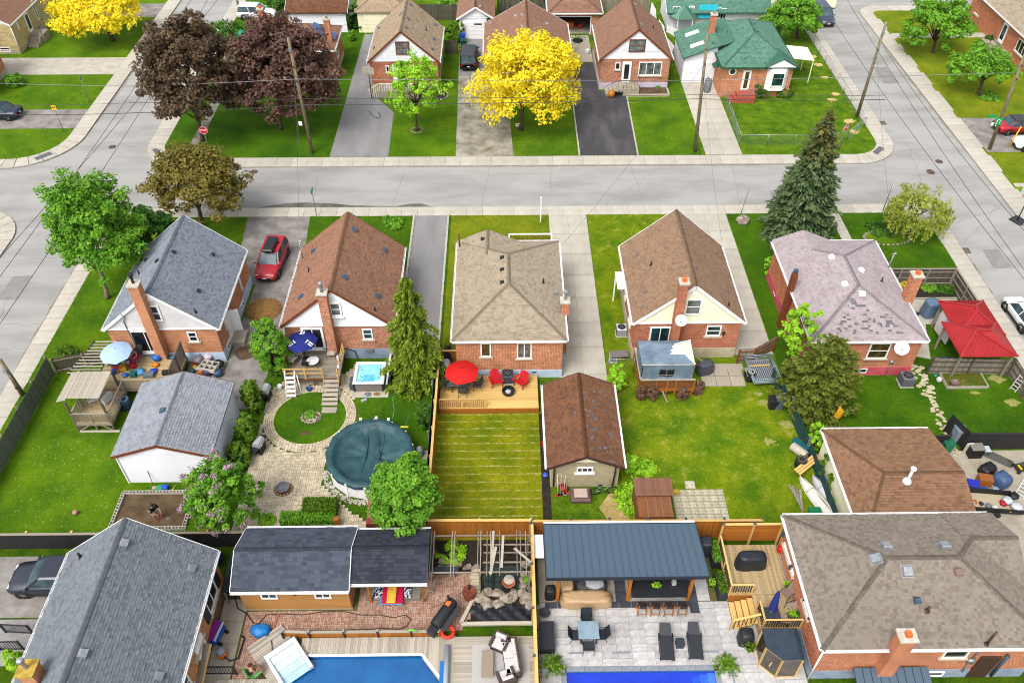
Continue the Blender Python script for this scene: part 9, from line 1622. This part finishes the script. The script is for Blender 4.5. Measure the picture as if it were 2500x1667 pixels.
for i in range(6):a,c=P6[i],P6[(i+1)%6];b=MB();b.add([(*a,2.2),(*c,2.2),(0,0,3.2)],[(0,1,2)]);b.build('roof_panel',s_green,T);MB().box(a[0]*.9-.05,a[0]*.9+.05,a[1]*.9-.05,a[1]*.9+.05,0,2.2).build('post',m_white,T);MB().beam((a[0]*.9,a[1]*.9,.5),(c[0]*.9,c[1]*.9,.5),.03,.9).build('lattice',m_white,T)
for i,(x,y,w,d)in enumerate(((2080,480,1.2,4),(2180,520,1.2,4.2),(2270,400,2,2))):
    T=put('vegetable_bed',('timber edged vegetable bed by the brown fence','second vegetable bed behind the maroon maple','square vegetable bed with red pots')[i],'raised bed',1,x,y,0);MB().box(-w/2,w/2,-d/2,d/2,0,.2).build('soil',m_dirt,T);[MB().beam(p,e,.08,.3).build('edge_board',w_pale,T)for p,e in(((-w/2,-d/2,.14),(w/2,-d/2,.14)),((-w/2,d/2,.14),(w/2,d/2,.14)),((-w/2,-d/2,.14),(-w/2,d/2,.14)),((w/2,-d/2,.14),(w/2,d/2,.14)))]
bag('compost_bin','green compost bin by the vegetable beds',1,2160,350,0,.55,(30,150,110),'compost bin',1.,.1);bag('garden_cart','red garden cart among the vegetable beds',1,2150,560,0,.6,(180,50,40),'cart',.5,.3)
# ============================================================ people
def person(label,p,rz,joints,radii,edges,parts):
    """one continuous skinned body; clothes are tight child meshes"""
    T=thing('person',label,'person',p,rz)
    def skin(name,vs_,es,rs,m,lv=2):
        me=bpy.data.meshes.new(name);me.from_pydata(vs_,es,[]);o=link(name,me,T);mo=o.modifiers.new('skin','SKIN');o.modifiers.new('sub','SUBSURF').levels=lv;o.modifiers['sub'].render_levels=lv;mo.use_smooth_shade=True
        for i,r in enumerate(rs):me.skin_vertices[0].data[i].radius=r if hasattr(r,'__len__')else(r,r)
        me.skin_vertices[0].data[0].use_root=True;me.materials.append(m);return o
    names=list(joints);ix={n:i for i,n in enumerate(names)};skin('body',[joints[n]for n in names],[(ix[a],ix[b])for a,b in edges],[radii[n]for n in names],mat('skin',(206,150,122),.62,rough=.6,scale=8,var=.1))
    for nm,chain_,grow,m in parts:
        ns=[];[ns.append(n)for e in chain_ for n in e if n not in ns];jx={n:i for i,n in enumerate(ns)};skin(nm,[joints[n]for n in ns],[(jx[a],jx[b])for a,b in chain_],[tuple(v*grow for v in(radii[n]if hasattr(radii[n],'__len__')else(radii[n],)*2))for n in ns],m)
    h=Vector(joints['head']);d=Vector((0,-1,0));f=MB();f.ball(h+Vector((0,-.1,.0)),.02,.03,.025);f.build('nose',MATS['skin'],T);[MB().ball(h+Vector((s_*.038,-.09,.03)),.012).build('eye',mc(BLK),T)for s_ in(-1,1)];[MB().ball(h+Vector((s_*.1,0,.0)),.02,.025,.035).build('ear',MATS['skin'],T)for s_ in(-1,1)];MB().ball(h+Vector((0,-.092,-.055)),.03,.012,.008).build('mouth',mc((170,80,80)),T)
    for s_,n in((-1,'handL'),(1,'handR')):
        c=Vector(joints[n])
        for i in range(5):o=Vector(((-.03+i*.016)if i else-s_*.045,-.03+(.03 if not i else 0),-.02));MB().tube([c+o*.6,c+o+Vector((0,-.025,-.02)),c+o+Vector((0,-.03,-.05+.008*abs(i-2)))],[.011,.01,.008],6).build('finger',MATS['skin'],T)
    return T
J={'pelvis':(0,.05,.95),'waist':(0,0,1.1),'chest':(0,-.08,1.32),'neck':(0,-.12,1.46),'head':(0,-.17,1.58),'crown':(0,-.16,1.68),'shL':(-.19,-.08,1.38),'elL':(-.25,-.2,1.1),'handL':(-.1,-.42,.98),'shR':(.19,-.08,1.38),'elR':(.26,-.18,1.1),'handR':(.12,-.45,.9),'hipL':(-.1,.05,.9),'knL':(-.12,-.02,.5),'anL':(-.12,.05,.1),'toeL':(-.13,-.13,.04),'hipR':(.1,.05,.9),'knR':(.13,-.08,.5),'anR':(.14,-.02,.1),'toeR':(.15,-.2,.04)}
RD={'pelvis':(.15,.11),'waist':(.14,.1),'chest':(.16,.11),'neck':.055,'head':(.085,.1),'crown':(.07,.08),'shL':.065,'elL':.045,'handL':.04,'shR':.065,'elR':.045,'handR':.04,'hipL':.095,'knL':.06,'anL':.042,'toeL':.035,'hipR':.095,'knR':.06,'anR':.042,'toeR':.035}
ED=[('pelvis','waist'),('waist','chest'),('chest','neck'),('neck','head'),('head','crown'),('chest','shL'),('shL','elL'),('elL','handL'),('chest','shR'),('shR','elR'),('elR','handR'),('pelvis','hipL'),('hipL','knL'),('knL','anL'),('anL','toeL'),('pelvis','hipR'),('hipR','knR'),('knR','anR'),('anR','toeR')]
shirt=[('pelvis','waist'),('waist','chest'),('chest','shL'),('chest','shR')];legs=[('pelvis','hipL'),('hipL','knL'),('pelvis','hipR'),('hipR','knR')];shin_=[('knL','anL'),('knR','anR')];feet=[('anL','toeL')];feet2=[('anR','toeR')]
c=q(13,1410,115);T=person('person in black shirt, cap and pale shorts digging the garden bed',(c.x,c.y,0),R(60),J,RD,ED,[('shirt',shirt+[('shL','elL'),('shR','elR')],1.38,mc(BLK,.5,.9)),('shorts',legs,1.4,mc((206,196,182),.6,.9)),('shoe',feet,1.3,mc((200,40,50))),('shoe',feet2,1.3,mc((200,40,50)))]);MB().lathe([(.125,0),(.12,.06),(.07,.12),(.01,.13)],14,(0,-.16,1.62)).box(-.08,.08,-.38,-.24,1.63,1.645).build('cap',mc(BLK,.5,.9),T)
T=put('spade','spade held by the person in the garden bed','spade',13,1480,95,0,R(60));MB().tube([(0,0,0),(-.1,.5,.95)],.016).build('handle',w_brown,T);MB().bev(-.1,.1,-.22,.0,0,.03,.01).build('blade',mc((130,120,110)),T)
J2=dict(J);dz=.42
for k in('pelvis','waist','chest','neck','head','crown','shL','shR','elL','elR','handL','handR','hipL','hipR'):J2[k]=(J[k][0],J[k][1]+.12,J[k][2]-dz)
J2.update(knL=(-.13,-.38,.5),anL=(-.13,-.42,.1),toeL=(-.14,-.6,.05),knR=(.13,-.38,.5),anR=(.14,-.45,.1),toeR=(.15,-.63,.05),handL=(-.08,-.32,.68),handR=(.1,-.34,.66),elL=(-.25,-.06,.72),elR=(.26,-.06,.72))
c=q(9,1225,195,.8);T=person('person in black top and magenta trousers seated at the deck table',(c.x,c.y,.8),R(-25),J2,RD,ED,[('top',shirt,1.38,mc(BLK,.5,.9)),('trousers',legs+shin_,1.35,mc((206,20,110),.62,.9))]);MB().ball((0,-.02,1.21),.11,.12,.11,jit=.08).build('hair',mc((150,96,60),.6,.9),T)
c=q(13,2270,1500,.2);T=person('person in dark swimsuit seated in a green chair by the pool',(c.x,c.y,.2),R(130),J2,RD,ED,[('swimsuit',[('pelvis','waist'),('waist','chest')],1.38,mc((44,48,66),.6,.8))]);MB().ball((0,.0,1.21),.115,.125,.12,jit=.08).build('hair',mc((90,50,36),.6,.9),T);chair('light green folding chair holding the bather',13,2285,1495,.2,R(130),(120,206,110),(110,190,110))
grass_blades()
